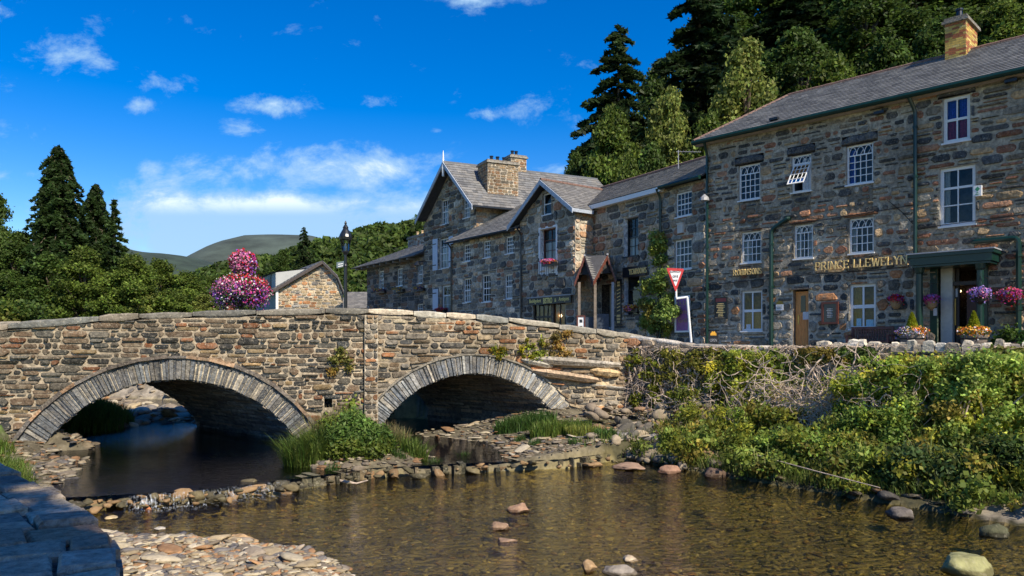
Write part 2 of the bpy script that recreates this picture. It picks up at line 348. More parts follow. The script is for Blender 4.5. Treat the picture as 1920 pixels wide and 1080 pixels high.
    for a, b in zip(br, br[1:]):
        if b - a < 1e-5: continue
        m = (a + b) / 2
        lo = z0; segs = []
        def lowz(s_):
            for (cs, cz, Rr, zs) in arcs:
                if abs(s_ - cs) < Rr - .03: return max(z0, cz + math.sqrt((Rr - .03) ** 2 - (s_ - cs) ** 2)) if True else z0
            return z0
        hs_ = sorted((hl[2], hl[3]) for hl in holes if hl[0] < m < hl[1])
        cur = None
        cuts = []
        for g0, g1 in hs_: cuts.append((cur, g0)); cur = g1
        cuts.append((cur, None))
        for c0, c1 in cuts:
            za, zb = (max(c0, lowz(a)), max(c0, lowz(b))) if c0 is not None else (lowz(a), lowz(b))
            zc, zd = (c1, c1) if c1 is not None else (top(a), top(b))
            if (zc + zd) - (za + zb) < 1e-3: continue
            mb.add([F.P(a, .003, za), F.P(b, .003, zb), F.P(b, .003, zd), F.P(a, .003, zc)], [(0, 1, 2, 3)], mortar)
    return mb
def quadwall(mb, A, B, ztA, ztB, z0, col):
    A, B = Vector((A[0], A[1], 0)), Vector((B[0], B[1], 0)); Z = Vector((0, 0, 1))
    mb.add([A + Z * z0, B + Z * z0, B + Z * ztB, A + Z * ztA], [(0, 1, 2, 3)], col)
def slates(mb, E0, E1, R0, R1, cols, seed=1, row=.24, wd=.30, th=.02):
    """slated slope: eave from E0 to E1, ridge from R0 to R1, as overlapping thin plates on a deck"""
    rnd = random.Random(seed); E0, E1, R0, R1 = map(Vector, (E0, E1, R0, R1))
    nrm = (E1 - E0).cross(R0 - E0 if (R0 - E0).length > .1 else R1 - E0).normalized()
    if nrm.z < 0: nrm = -nrm
    H = max((R0 - E0).length, (R1 - E1).length) if False else ((R0 + R1) / 2 - (E0 + E1) / 2).length
    dk = nrm * -.06
    mb.box  # deck
    mb.add([E0, E1, R1, R0, E0 + dk, E1 + dk, R1 + dk, R0 + dk], [(0, 1, 2, 3), (7, 6, 5, 4), (0, 4, 5, 1), (1, 5, 6, 2), (2, 6, 7, 3), (3, 7, 4, 0)], (.05, .05, .055))
    n = max(2, int(H / row)); u = (E1 - E0).normalized()
    for i in range(n):
        t0, t1 = i / n, min((i + 1.15) / n, 1)
        A, B = E0.lerp(R0, t0), E1.lerp(R1, t0); A2, B2 = E0.lerp(R0, t1), E1.lerp(R1, t1)
        up = (A2 - A) - u * (A2 - A).dot(u); Ln = (B - A).length; s = -rnd.random() * wd
        lo2, hi2 = (A2 - A).dot(u), (B2 - A).dot(u)
        if s > 0: s = 0
        while s < Ln:
            w_ = wd * rnd.uniform(.8, 1.2); a, b = max(s, 0), min(s + w_ - .006, Ln); s += w_
            if b - a < .03: continue
            c = rnd.choice(cols); k = rnd.uniform(.84, 1.16); c = tuple(x * k for x in c)
            a2, b2 = min(max(a, lo2), hi2), max(min(b, hi2), lo2); o0 = nrm * (th + .012 + rnd.uniform(0, .007)); o1 = nrm * .006
            sk = up * rnd.uniform(-.04, .02)
            mb.add([A + u * a + o0 + sk, A + u * b + o0 + sk, A + u * b2 + up + o1, A + u * a2 + up + o1, A + u * a + sk, A + u * b + sk], [(0, 1, 2, 3), (4, 5, 1, 0), (4, 0, 3), (5, 2, 1)], c)
    return mb
def window(parent, F, r, cols=2, rows=4, style='sash', paint=None, fw=.06, bw=.025, setb=.10, sill=True, curtain=None, name='window', open_=False, label=None, revealcol=(.3, .27, .22), bars=None, interior=DARKIN, sashes=None):
    """window in the opening r=(s0,s1,z0,z1) of facade F: frame + glazing bars, reveal, glass, dark room box, sill"""
    paint = paint or WHITE
    s0, s1, z0, z1 = r; wd, ht = s1 - s0, z1 - z0
    mb = MB(); o = -setb
    def bar(a, b, c, d, t=.05, oo=0.): mb.box(F.P(a, o - t + oo, c), F.V(b - a), F.V(0, t), (0, 0, d - c))
    bar(s0, s0 + fw, z0, z1, .07); bar(s1 - fw, s1, z0, z1, .07); bar(s0 + fw, s1 - fw, z0, z0 + fw, .07); bar(s0 + fw, s1 - fw, z1 - fw, z1, .07)
    a0, a1, c0, c1 = s0 + fw, s1 - fw, z0 + fw, z1 - fw
    ctop = c1
    if style == 'gothic':
        ah = wd * .33; ctop = c1 - ah
        bar(a0, a1, ctop - .02, ctop + .02, .035)
        na = max(3, cols - 1) if cols < 4 else 3
        cw = (a1 - a0) / na
        for i in range(na):
            for side in (0, 1):
                pts = []
                for k in range(7):
                    t = k / 6; xx = (1 - math.cos(t * math.pi / 2)) * cw / 2 if side == 0 else cw - (1 - math.cos(t * math.pi / 2)) * cw / 2
                    pts.append(F.P(a0 + i * cw + xx, o - .014, ctop + math.sin(t * math.pi / 2) * ah * .97))
                mb.tube(pts, bw * .55, 4)
            if cols >= 4:
                mb.tube([F.P(a0 + i * cw + cw / 2, o - .014, ctop + .02), F.P(a0 + i * cw + cw / 2 * 1.6, o - .014, c1 - ah * .45)], bw * .4, 4)
    if not open_:
        for i in range(1, cols): x = a0 + (a1 - a0) * i / cols; bar(x - bw / 2, x + bw / 2, c0, ctop, .03, -.003)
        for i in range(1, rows):
            z = c0 + (ctop - c0) * i / rows; hb = bw
            if style == 'sash' and i == (rows + 1) // 2: hb = bw * 2.0
            bar(a0, a1, z - hb / 2, z + hb / 2, .035 if hb > bw else .027, 0 if hb > bw else -.001)
    else:
        # top-hung light swung outwards
        B0 = F.P(a0, o + .01, ctop - .03); dv = Vector((0, 0, -1)) * (ctop - c0) * .80 + F.V(0, (ctop - c0) * .60); uu = F.V(a1 - a0); nn = uu.cross(dv).normalized() * .03
        def sb(f0, f1, g0, g1): mb.box(B0 + uu * f0 + dv * g0, uu * (f1 - f0), dv * (g1 - g0), nn)
        e = .05
        sb(0, e, 0, 1); sb(1 - e, 1, 0, 1); sb(e, 1 - e, 0, e); sb(e, 1 - e, 1 - e, 1)
        for i in range(1, 4): sb(i / 4 - .012, i / 4 + .012, e, 1 - e)
        for i in range(1, 4): sb(e, 1 - e, i / 4 - .011, i / 4 + .009)
    if sill: mb.box(F.P(s0 - .04, -.1, z0 - .055), F.V(wd + .08), F.V(0, .16), (0, 0, .05))
    # reveals
    fo = mb.build(name, paint, parent, label)
    rv = MB(); dpt = setb + .07
    for (A, a, b) in ((F.P(s0, .002, z0), F.V(0, -dpt), Vector((0, 0, ht))), (F.P(s1, .002, z0), F.V(0, -dpt), Vector((0, 0, ht))), (F.P(s0, .002, z1), F.V(0, -dpt), F.V(wd)), (F.P(s0, .002, z0), F.V(0, -dpt), F.V(wd))):
        rv.add([A, A + a, A + a + b, A + b], [(0, 1, 2, 3)], revealcol)
    rv.build('reveal', STONE, fo)
    g = MB(); A = F.P(a0, o - .03, c0); g.add([A, A + F.V(a1 - a0), A + F.V(a1 - a0) + Vector((0, 0, c1 - c0)), A + Vector((0, 0, c1 - c0))], [(0, 1, 2, 3)])
    if open_:
        g = MB(); A = F.P(a0, o - .03, ctop); g.add([A, A + F.V(a1 - a0), A + F.V(a1 - a0) + Vector((0, 0, c1 - ctop)), A + Vector((0, 0, c1 - ctop))], [(0, 1, 2, 3)])
        g.add([B0 + nn * .5, B0 + uu + nn * .5, B0 + uu + dv + nn * .5, B0 + dv + nn * .5], [(0, 1, 2, 3)])
    g.build('glass', GLASS, fo)
    rm = MB(); q = -dpt; D_ = -.9
    A, B = F.P(s0, q, z0), F.P(s1, q, z0); C, D = F.P(s1, q + D_, z0), F.P(s0, q + D_, z0); Z = Vector((0, 0, ht))
    rm.add([A, B, C, D, A + Z, B + Z, C + Z, D + Z], [(3, 2, 6, 7), (0, 3, 7, 4), (1, 2, 6, 5), (0, 1, 2, 3), (4, 5, 6, 7)])
    rm.build('room', interior, fo)
    if curtain:
        cm = MB()
        for (f0, f1, g0, g1, mt) in curtain:
            n_ = 14; pts = []
            for i in range(n_ + 1):
                t = f0 + (f1 - f0) * i / n_; oo = -dpt - .05 + .018 * math.sin(i * 2.1)
                pts += [F.P(s0 + wd * t, oo, z0 + ht * g0), F.P(s0 + wd * t, oo, z0 + ht * g1)]
            c2 = MB(); c2.add(pts, [(2 * i, 2 * i + 2, 2 * i + 3, 2 * i + 1) for i in range(n_)])
            c2.build('curtain', mt, fo)
    return fo
def text_mesh(s, size, ext=.01, bold=0., font_shear=0):
    cu = bpy.data.curves.new('lettering', 'FONT'); cu.body = s; cu.size = size; cu.extrude = ext; cu.offset = bold; cu.align_x = 'CENTER'; cu.align_y = 'CENTER'; cu.resolution_u = 3; cu.shear = font_shear
    o = bpy.data.objects.new('lettering', cu); COL.objects.link(o)
    bpy.context.view_layer.update()
    me = bpy.data.meshes.new_from_object(o.evaluated_get(bpy.context.evaluated_depsgraph_get()))
    bpy.data.objects.remove(o); return me
def text_on(s, F, r, m, parent=None, out=.02, fill=.95, ext=.006, bold=0., name='lettering', fit=True, **k):
    """lettering filling the facade rectangle r, width fitted"""
    s0, s1, z0, z1 = r
    me = text_mesh(s, 1.0, ext, bold)
    n = len(me.vertices); co = np.empty(n * 3, np.float32); me.vertices.foreach_get('co', co); co = co.reshape(-1, 3)
    mn, mxx = co.min(0), co.max(0); wd = (s1 - s0) * fill; ht = (z1 - z0) * fill
    sx = wd / (mxx[0] - mn[0]); sy = ht / max(mxx[1] - mn[1], .3)
    if not fit: sx = sy = min(sx, sy)
    cx = (mn[0] + mxx[0]) / 2; cy = (mn[1] + mxx[1]) / 2
    sm, zm = (s0 + s1) / 2, (z0 + z1) / 2
    # text reads left to right for the viewer: along increasing photograph x
    out_v = np.array([[*F.P(sm + (p[0] - cx) * sx, out + p[2], zm + (p[1] - cy) * sy)] for p in co], np.float32)
    off = wloc(parent) if parent is not None else F.P(sm, 0, z0)
    out_v -= np.array(off); me.vertices.foreach_set('co', out_v.ravel()); me.update()
    me.materials.clear(); me.materials.append(m)
    o = bpy.data.objects.new(name, me)
    if parent is None: o.location = off
    return put(o, parent, **k)
SER = {  # serif capitals as strokes: (polylines), width
 'P': ([[(0, 0), (0, 1)], [(0, .98), (.35, .98), (.52, .86), (.52, .64), (.35, .5), (0, .5)]], .55, [(0, 0), (0, 1)]),
 'R': ([[(0, 0), (0, 1)], [(0, .98), (.35, .98), (.52, .86), (.52, .64), (.35, .5), (0, .5)], [(.28, .5), (.62, 0)]], .65, [(0, 0), (0, 1), (.62, 0)]),
 'I': ([[(0, 0), (0, 1)]], .08, [(0, 0), (0, 1)]),
 'N': ([[(0, 0), (0, 1)], [(0, 1), (.62, 0)], [(.62, 0), (.62, 1)]], .62, [(0, 0), (0, 1), (.62, 1)]),
 'C': ([[(.62, .82), (.45, .98), (.22, .96), (.04, .72), (.0, .5), (.04, .28), (.22, .04), (.45, .02), (.62, .18)]], .64, []),
 'E': ([[(0, 0), (0, 1)], [(0, .97), (.5, .97)], [(0, .5), (.42, .5)], [(0, .03), (.52, .03)], [(.5, .8), (.5, 1)], [(.52, 0), (.52, .22)]], .52, [(0, 0), (0, 1)]),
 'L': ([[(0, 0), (0, 1)], [(0, .03), (.5, .03)], [(.5, 0), (.5, .24)]], .5, [(0, 0), (0, 1)]),
 'W': ([[(0, 1), (.24, 0)], [(.24, 0), (.46, .9)], [(.46, .9), (.68, 0)], [(.68, 0), (.92, 1)]], .92, [(0, 1), (.92, 1)]),
 'Y': ([[(0, 1), (.3, .5)], [(.6, 1), (.3, .5)], [(.3, .5), (.3, 0)]], .6, [(0, 1), (.6, 1), (.3, 0)]),
 'O': ([[(.33, 1), (.1, .86), (0, .5), (.1, .14), (.33, 0), (.56, .14), (.66, .5), (.56, .86), (.33, 1)]], .66, []),
 'B': ([[(0, 0), (0, 1)], [(0, .98), (.3, .98), (.44, .86), (.44, .64), (.3, .52), (0, .52)], [(.3, .52), (.52, .4), (.52, .14), (.34, .02), (0, .02)]], .52, [(0, 0), (0, 1)]),
 'S': ([[(.5, .84), (.36, .98), (.16, .96), (.04, .78), (.12, .6), (.42, .42), (.52, .24), (.4, .04), (.18, .02), (.02, .18)]], .52, []),
 'T': ([[(.3, 0), (.3, 1)], [(0, .97), (.6, .97)], [(0, .8), (0, 1)], [(.6, .8), (.6, 1)]], .6, [(.3, 0)]),
 'A': ([[(0, 0), (.32, 1)], [(.32, 1), (.64, 0)], [(.12, .34), (.52, .34)]], .64, [(0, 0), (.64, 0)]),
 'M': ([[(.04, 0), (.04, 1)], [(.04, 1), (.4, .1)], [(.4, .1), (.76, 1)], [(.76, 1), (.76, 0)]], .8, [(.04, 0), (.76, 0), (.04, 1), (.76, 1)])}
def serif_sign(s, F, r, m, out=.03, name='lettering', wt=.17, parent=None, **k):
    s0, s1, z0, z1 = r; H = z1 - z0
    tot = sum((SER[c][1] + .26) if c != ' ' else .5 for c in s) - .26
    sx = (s1 - s0) / tot; x = 0; mb = MB(); i = 0
    for c in s:
        if c == ' ': x += .5; continue
        pl, wd, sf = SER[c]
        for line in pl:
            for (p, q) in zip(line, line[1:]):
                dx, dz = (q[0] - p[0]) * sx, (q[1] - p[1]) * H; l = math.hypot(dx, dz); t = (.55 + .45 * abs(dz) / l) * wt * H / 2; px_, pz_ = -dz / l * t, dx / l * t; e = .3 * t
                a = (s0 + (x + p[0]) * sx - dx / l * e, z0 + p[1] * H - dz / l * e); b = (s0 + (x + q[0]) * sx + dx / l * e, z0 + q[1] * H + dz / l * e); oo = out + .012 + .0006 * (i % 9); i += 1
                Q = [(a[0] - px_, a[1] - pz_), (b[0] - px_, b[1] - pz_), (b[0] + px_, b[1] + pz_), (a[0] + px_, a[1] + pz_)]
                mb.add([F.P(g[0], max(.01, out - .03), g[1]) for g in Q] + [F.P(g[0], oo, g[1]) for g in Q], [(4, 5, 6, 7), (0, 1, 5, 4), (1, 2, 6, 5), (2, 3, 7, 6), (3, 0, 4, 7)])
        for (fx, fz) in sf:
            a = s0 + (x + fx) * sx; hw = wt * H * .62; zz = z0 + fz * H - (.06 * H if fz > .5 else 0)
            mb.box(F.P(a - hw, max(.01, out - .03), zz), F.V(2 * hw), F.V(0, out + .02 - max(.01, out - .03)), (0, 0, .06 * H))
        x += wd + .26
    return mb.build(name, m, parent, loc=F.P((s0 + s1) / 2, 0, z0) if parent is None else None, **k)
# ================= the lie of the land =================
BR = Fac((0, 22.83), (.961, .276)); EX = Vector((-4.4, 4.0, 0))
WL0 = Vector((3.75, 23.95, 0)); WLu = Vector((.77, -.64, 0)).normalized()
RW = Fac((WL0.x, WL0.y), (WLu.x, WLu.y))
WEIR = [(-14, 12.2), (-9.5, 12.9), (-7.5, 13.4), (-5.8, 14), (-4.37, 15.2), (-3.07, 16.5), (-1.6, 17.0), (-.25, 17.4), (1.27, 17.8), (2.4, 18.8), (4.2, 20.2), (7, 23)]
RBANK = [(40, -6), (WL0.x + WLu.x * 17 + .26, WL0.y + WLu.y * 17 + .31), (WL0.x + .3, WL0.y + .35), (1.6, 23.55), (-2.8, 27.5), (-10, 35), (-17, 40), (-34, 45), (-95, 54)]
LBANK = [(-2.3, -6), (-2.2, 3.9), (-2.8, 5.0), (-3.8, 6.3), (-5.6, 8.0), (-9.5, 11.5), (-12.9, 17), (-12.9, 19.1), (-17.3, 23.1), (-26, 27.5), (-44, 31), (-95, 35)]
CH = RBANK + LBANK[::-1]
def seg_d(X, Y, pl):
    d = np.full(X.shape, 1e9); sg = np.zeros(X.shape)
    for (a, b) in zip(pl, pl[1:]):
        ax, ay = a; bx, by = b; ux, uy = bx - ax, by - ay; l2 = ux * ux + uy * uy
        t = np.clip(((X - ax) * ux + (Y - ay) * uy) / l2, 0, 1)
        dd = np.hypot(X - ax - t * ux, Y - ay - t * uy); cr = ux * (Y - ay) - uy * (X - ax)
        m = dd < d - 1e-9; d = np.where(m, dd, d); sg = np.where(m, np.sign(cr), sg)
    return d, sg
def inside(X, Y, poly):
    r = np.zeros(X.shape, bool); n = len(poly)
    for i in range(n):
        x1, y1 = poly[i]; x2, y2 = poly[(i + 1) % n]
        c = ((y1 > Y) != (y2 > Y)) & (X < (x2 - x1) * (Y - y1) / (y2 - y1 + 1e-12) + x1); r ^= c
    return r
def sm(x, a, b): t = np.clip((x - a) / (b - a), 0, 1); return t * t * (3 - 2 * t)
def fnoise(X, Y, s, seed=0):   # cheap smooth value noise
    r = np.random.default_rng(seed); G = r.random((64, 64)); x = X * s + 300.3; y = Y * s + 411.7
    xi = np.floor(x).astype(int); yi = np.floor(y).astype(int); fx = x - xi; fy = y - yi; fx = fx * fx * (3 - 2 * fx); fy = fy * fy * (3 - 2 * fy)
    g = lambda i, j: G[(xi + i) % 64, (yi + j) % 64]
    return (g(0, 0) * (1 - fx) * (1 - fy) + g(1, 0) * fx * (1 - fy) + g(0, 1) * (1 - fx) * fy + g(1, 1) * fx * fy) - .5
def Hh(X, Y):
    X = np.asarray(X, float); Y = np.asarray(Y, float)
    ins = inside(X, Y, CH); dr, _ = seg_d(X, Y, RBANK); dl, _ = seg_d(X, Y, LBANK); dw, sw = seg_d(X, Y, WEIR)
    up = sw > 0
    nz_ = fnoise(X, Y, .45, 1) * .25 + fnoise(X, Y, 1.4, 2) * .10 + fnoise(X, Y, 4, 3) * .05
    down = -.34 + nz_ * 1.0
    # gravel beach below the camera
    bch = .55 * sm(11.45 - Y + (-X - 3.6) * .10 - np.maximum(X + 3.0, 0) * 1.15 + fnoise(X, Y, .9, 9) * .9, 0, 1.5)
    down = down + bch
    down = np.maximum(down, -.12 + .10 * nz_ - ((X - 2.05) ** 2 * 1.0 + (Y - 10.0) ** 2 * .55) * .3)
    upz = -.02 + nz_ * .55
    isl = np.exp(-(((X + 3.55) / 1.5) ** 2 + ((Y - 18.2) / 1.9) ** 2) ** 1.5)              # island at the middle pier
    upz = upz + .62 * isl
    bb = sm(X - (-1.2 + (Y - 18) * -.15), 0, 3.2) * sm(30 - Y, 0, 4)                    # flat rock apron by the right abutment
    upz = np.maximum(upz, .12 + .32 * bb + nz_ * .25)* (X > -2.6) + upz * (X <= -2.6)
    lg = sm(-(X + 7.6) - (Y - 13) * .30, 0, 1.3) * (Y < 18)
    upz = upz + .30 * lg
    # upstream gravel bars beyond the bridge, on the left side of the stream
    gb = sm(26.0 - dr * 0 + 0 * X, 0, 1) * 0
    t_ = (X + 0.93 * Y)                    # grows to the right of the stream
    bar = sm(dr, 4.0, 5.6) * sm(Y, 25.5, 27.5)
    gap = np.exp(-((Y - 31.5 + fnoise(X, Y, .5, 5) * 2) / 1.1) ** 2)
    upz = upz + .65 * np.exp(-(((X + 13.9) / 1.1) ** 2 + ((Y - 24.6) / 1.5) ** 2)) 
    upz = upz + bar * (.48 - .48 * gap) + .35 * sm(Y, 44, 60)
    chn = np.where(up, upz, down)
    # banks inside the channel
    kk_ = np.clip((X - WL0.x) * WLu.x + (Y - WL0.y) * WLu.y, 0, 16); ew = 3.9 + .20 * kk_
    rb = np.where(Y < 23, (1.05 + .03 * kk_) * (1 - sm(dr / ew, .0, 1.25)) , np.where(Y > 28.2 + 0 * X, .35 + 2.1 * (1 - sm(dr, -.2, 2.2)) * (dr < 2.2) - .35 * (dr >= 2.2), .35 * (1 - sm(dr, 0, .8))))
    lb = np.where(Y < 12, .5 * (1 - sm(dl, 0, .8)), np.where(Y < 19.4, .50 * (1 - sm(dl, .3, 2.4)), 1.0 * (1 - sm(dl, .2, 2.6))))
    ch = np.maximum(chn, np.maximum(rb + nz_ * .3 * (rb > .05) - .35 * (rb <= .05), lb + nz_ * .3 - .35 * (lb <= .05)))
    # outside
    right = dr < dl
    lr = 2.72 + .12 * sm(dr, 3, 7) + 0 * X - 1.75 * sm(-(X + 7 + (Y - 27) * .45), 0, 7)
    hill = sm(dr - 24 + np.maximum(0, -X - 5) * .25, 0, 60) * 34 * sm(X - .10 * Y, 2, 20)
    lr = np.where(Y > 24, lr + hill, lr + hill)
    ll = np.where(Y < 19.5, .9 + .7 * sm(dl, 0, 3), 1.0 + 1.2 * sm(dl, 0, 4)) + 0 * X
    ll = ll + .5 * fnoise(X, Y, .15, 6) * sm(dl, 2, 8)
    z = np.where(ins, ch, np.where(right, lr, ll))
    return z
xs = np.unique(np.concatenate([np.linspace(-30, 14, 265), np.linspace(14, 60, 60), np.linspace(-120, -30, 60), np.linspace(60, 400, 22), np.linspace(-500, -120, 22)]))
ys = np.unique(np.concatenate([np.linspace(-30, 4, 24), np.linspace(4, 34, 220), np.linspace(34, 64, 90), np.linspace(64, 130, 50), np.linspace(130, 700, 30)]))
GX, GY = np.meshgrid(xs, ys); GZ = Hh(GX, GY)
far = sm(np.hypot(GX, GY), 140, 300); GZ = GZ * (1 - far) + 6 * far
V = np.stack([GX.ravel(), GY.ravel(), GZ.ravel()], 1); nx = len(xs); ny = len(ys)
ii = (np.arange(ny - 1)[:, None] * nx + np.arange(nx - 1)[None, :]).ravel(); Fq = np.stack([ii, ii + 1, ii + 1 + nx, ii + nx], 1)
X, Y, Z = V.T
ins = inside(X, Y, CH); dr_, _ = seg_d(X, Y, RBANK); dl_, _ = seg_d(X, Y, LBANK)
bed = np.array([.27, .22, .09]); grass = np.array([.070, .12, .022]); road = np.array([.10, .10, .10]); grav = np.array([.27, .23, .17])
C = np.where(ins[:, None], bed, np.where(((dr_ < dl_) & (dr_ < 24) & (X > -6 - (Y - 27) * .45))[:, None], road, grass))
sb = ins & (Y < 23) & (Z > -.12) & (X > 2.2); C = np.where(sb[:, None], np.array([.055, .05, .026]), C); ap = ins & (Y > 12) & (Y < 27) & (Z > -.12) & (X <= 2.2 + 0 * X); C = np.where(ap[:, None], np.array([.13, .11, .07]), C)
gm = (ins & (Z > .05) & (Y < 13)) | (ins & (Y > 24) & (Z > .3)); C = np.where(gm[:, None], grav, C)
C = C * (1 + .5 * fnoise(X, Y, 1.3, 8)[:, None])
GROUND = mat('ground', attr=True, rough=.95, ns=3, nv=.5, bump=1, bs=7, nv2=.12, spec=.2)
np_mesh('ground', V, Fq, C, GROUND, kind='structure')
def sheet(name, poly, z, m, **k):
    mb = MB(); mb.add([(x, y, z) for x, y in poly], [tuple(range(len(poly)))]); return mb.build(name, m, kind='structure', **k)
WAT1 = water_mat('river_water', (.97, .90, .58), .6, 1.4, .04, 1.48); WAT2 = water_mat('stream_water', (.45, .64, .88), .42, 1.3, .02, 1.9, .12)  # blue of the stream tint stands in for reflected sky
wr = [(x + .12, y - .12) for x, y in WEIR]
sheet('river_water', [(-12, 12.5), (-12, -20), (60, -20), (60, 24)] + [p for p in WEIR[::-1]], 0, WAT1)
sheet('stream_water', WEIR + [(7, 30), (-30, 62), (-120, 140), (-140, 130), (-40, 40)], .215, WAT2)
# ================= stones in the river: one loose spread of shingle =================
def ico():
    t = (1 + 5 ** .5) / 2; v = np.array([(-1, t, 0), (1, t, 0), (-1, -t, 0), (1, -t, 0), (0, -1, t), (0, 1, t), (0, -1, -t), (0, 1, -t), (t, 0, -1), (t, 0, 1), (-t, 0, -1), (-t, 0, 1)], float)
    f = [(0, 11, 5), (0, 5, 1), (0, 1, 7), (0, 7, 10), (0, 10, 11), (1, 5, 9), (5, 11, 4), (11, 10, 2), (10, 7, 6), (7, 1, 8), (3, 9, 4), (3, 4, 2), (3, 2, 6), (3, 6, 8), (3, 8, 9), (4, 9, 5), (2, 4, 11), (6, 2, 10), (8, 6, 7), (9, 8, 1)]
    v = list(v / np.linalg.norm(v[0])); out = []; mid = {}
    def md(a, b):
        k = (min(a, b), max(a, b))
        if k not in mid: q = v[a] + v[b]; v.append(q / np.linalg.norm(q)); mid[k] = len(v) - 1
        return mid[k]
    for a, b, c in f:
        ab, bc, ca = md(a, b), md(b, c), md(c, a); out += [(a, ab, ca), (b, bc, ab), (c, ca, bc), (ab, bc, ca)]
    return np.array(v), np.array(out)
IV, IF = ico()
SPAL = np.array([(.32, .25, .15), (.38, .32, .21), (.20, .16, .11), (.15, .135, .12), (.34, .19, .09), (.26, .21, .15), (.46, .39, .27)])
def stones(P, R_, flat=.45, pal=SPAL, cv=.25, el=1.5):
    """angular water-worn stones: P (n,3) centres, R_ (n,) radii"""
    n = len(P); v = np.repeat(IV[None], n, 0)
    for _ in range(9):   # chop flat facets
        d = rng.normal(size=(n, 1, 3)); d /= np.linalg.norm(d, axis=2)[:, :, None]; c = rng.uniform(.42, .88, (n, 1))
        dt = (v * d).sum(2); ex = np.maximum(dt - c, 0); v = v - d * ex[:, :, None]
    v = v * (1 + rng.normal(size=(n, len(IV), 1)) * .035)
    sc_ = np.stack([rng.uniform(1, el, n), rng.uniform(.75, 1.1, n), flat * rng.uniform(.6, 1.3, n)], 1)[:, None]
    v = v * sc_; a = rng.uniform(0, 6.28, n); ca, sa = np.cos(a)[:, None], np.sin(a)[:, None]
    tl = rng.normal(0, .16, (n, 1)); v[:, :, 2] = v[:, :, 2] + v[:, :, 0] * tl
    x = v[:, :, 0] * ca - v[:, :, 1] * sa; y = v[:, :, 0] * sa + v[:, :, 1] * ca
    V = np.stack([x, y, v[:, :, 2]], 2) * R_[:, None, None] + np.asarray(P)[:, None]
    F = (IF[None] + np.arange(n)[:, None, None] * len(IV)).reshape(-1, 3)
    c = pal[rng.integers(0, len(pal), n)] * rng.uniform(1 - cv, 1 + cv, (n, 1))
    return V.reshape(-1, 3), F, np.repeat(c, len(IV), 0)
PEB = mat('river_stone', attr=True, rough=.8, ns=7, nv=.3, bump=.5, bs=20, nv2=.2, spec=.3)
def scatter(n, x0, x1, y0, y1, test, rmin, rmax, sink=.2, **k):
    x = rng.uniform(x0, x1, n * 3); y = rng.uniform(y0, y1, n * 3); z = Hh(x, y); m = test(x, y, z); x, y, z = x[m][:n], y[m][:n], z[m][:n]
    r = rmin + (rmax - rmin) * rng.random(len(x)) ** 2.6
    return stones(np.stack([x, y, z + r * sink], 1), r, **k)
np_mesh('beach_shingle', *merge([scatter(15000, -6.6, 1.2, 7.6, 12.4, lambda x, y, z: (z > -.10) & inside(x, y, CH), .016, .085, flat=.36, el=1.9), scatter(170, -6.4, -.5, 8.2, 11.9, lambda x, y, z: z > -.02, .09, .2, flat=.28, el=1.8)]), PEB, label='pale loose shingle beach at the water edge', kind='stuff')
np_mesh('riverbed_shingle', *scatter(11000, -8, 14, 7, 21, lambda x, y, z: (z < .0) & inside(x, y, CH), .025, .085, pal=np.array([(.28, .23, .09), (.35, .29, .12), (.20, .165, .07), (.38, .32, .16), (.25, .215, .10), (.30, .20, .07)]), sink=.1), PEB, label='amber stones on the bed under the clear shallow water', kind='stuff')
np_mesh('gravel_bar', *scatter(3000, -34, -6, 24, 60, lambda x, y, z: (z > .13) & inside(x, y, CH), .08, .38), PEB, label='pale gravel bars in the stream beyond the left arch', kind='stuff')
np_mesh('spit_shingle', *scatter(150, 1.0, 3.4, 9.4, 11.2, lambda x, y, z: (z > -.2), .03, .09, sink=.5), PEB, label='small patch of white pebbles breaking the water surface', kind='stuff')
np_mesh('bank_stones', *merge([scatter(700, -8.5, -3, 12, 17.5, lambda x, y, z: (z > .12) & inside(x, y, CH) & (seg_d(x, y, WEIR)[0] < 1.6), .04, .16, pal=SPAL * .7), scatter(400, -2.5, 5, 17.6, 24, lambda x, y, z: (z > .2) & inside(x, y, CH), .04, .2, flat=.2, el=2.2), scatter(420, 3, 14, 6, 21, lambda x, y, z: (z > -.2) & (z < .5) & inside(x, y, CH), .05, .2, pal=SPAL * .35), scatter(350, -12, -7, 12.5, 21, lambda x, y, z: (z > .15), .05, .2, pal=SPAL * .7)]), PEB, label='small stones and flat slabs along the foot of the banks', kind='stuff')
np_mesh('dry_bed_shingle', *scatter(5200, -13, 4.5, 12.5, 27, lambda x, y, z: (z > .14) & inside(x, y, CH), .02, .11, flat=.3, el=2.0, pal=SPAL * .62), PEB, label='thin flat shingle strewn over the island and dry ledges by the bridge', kind='stuff')
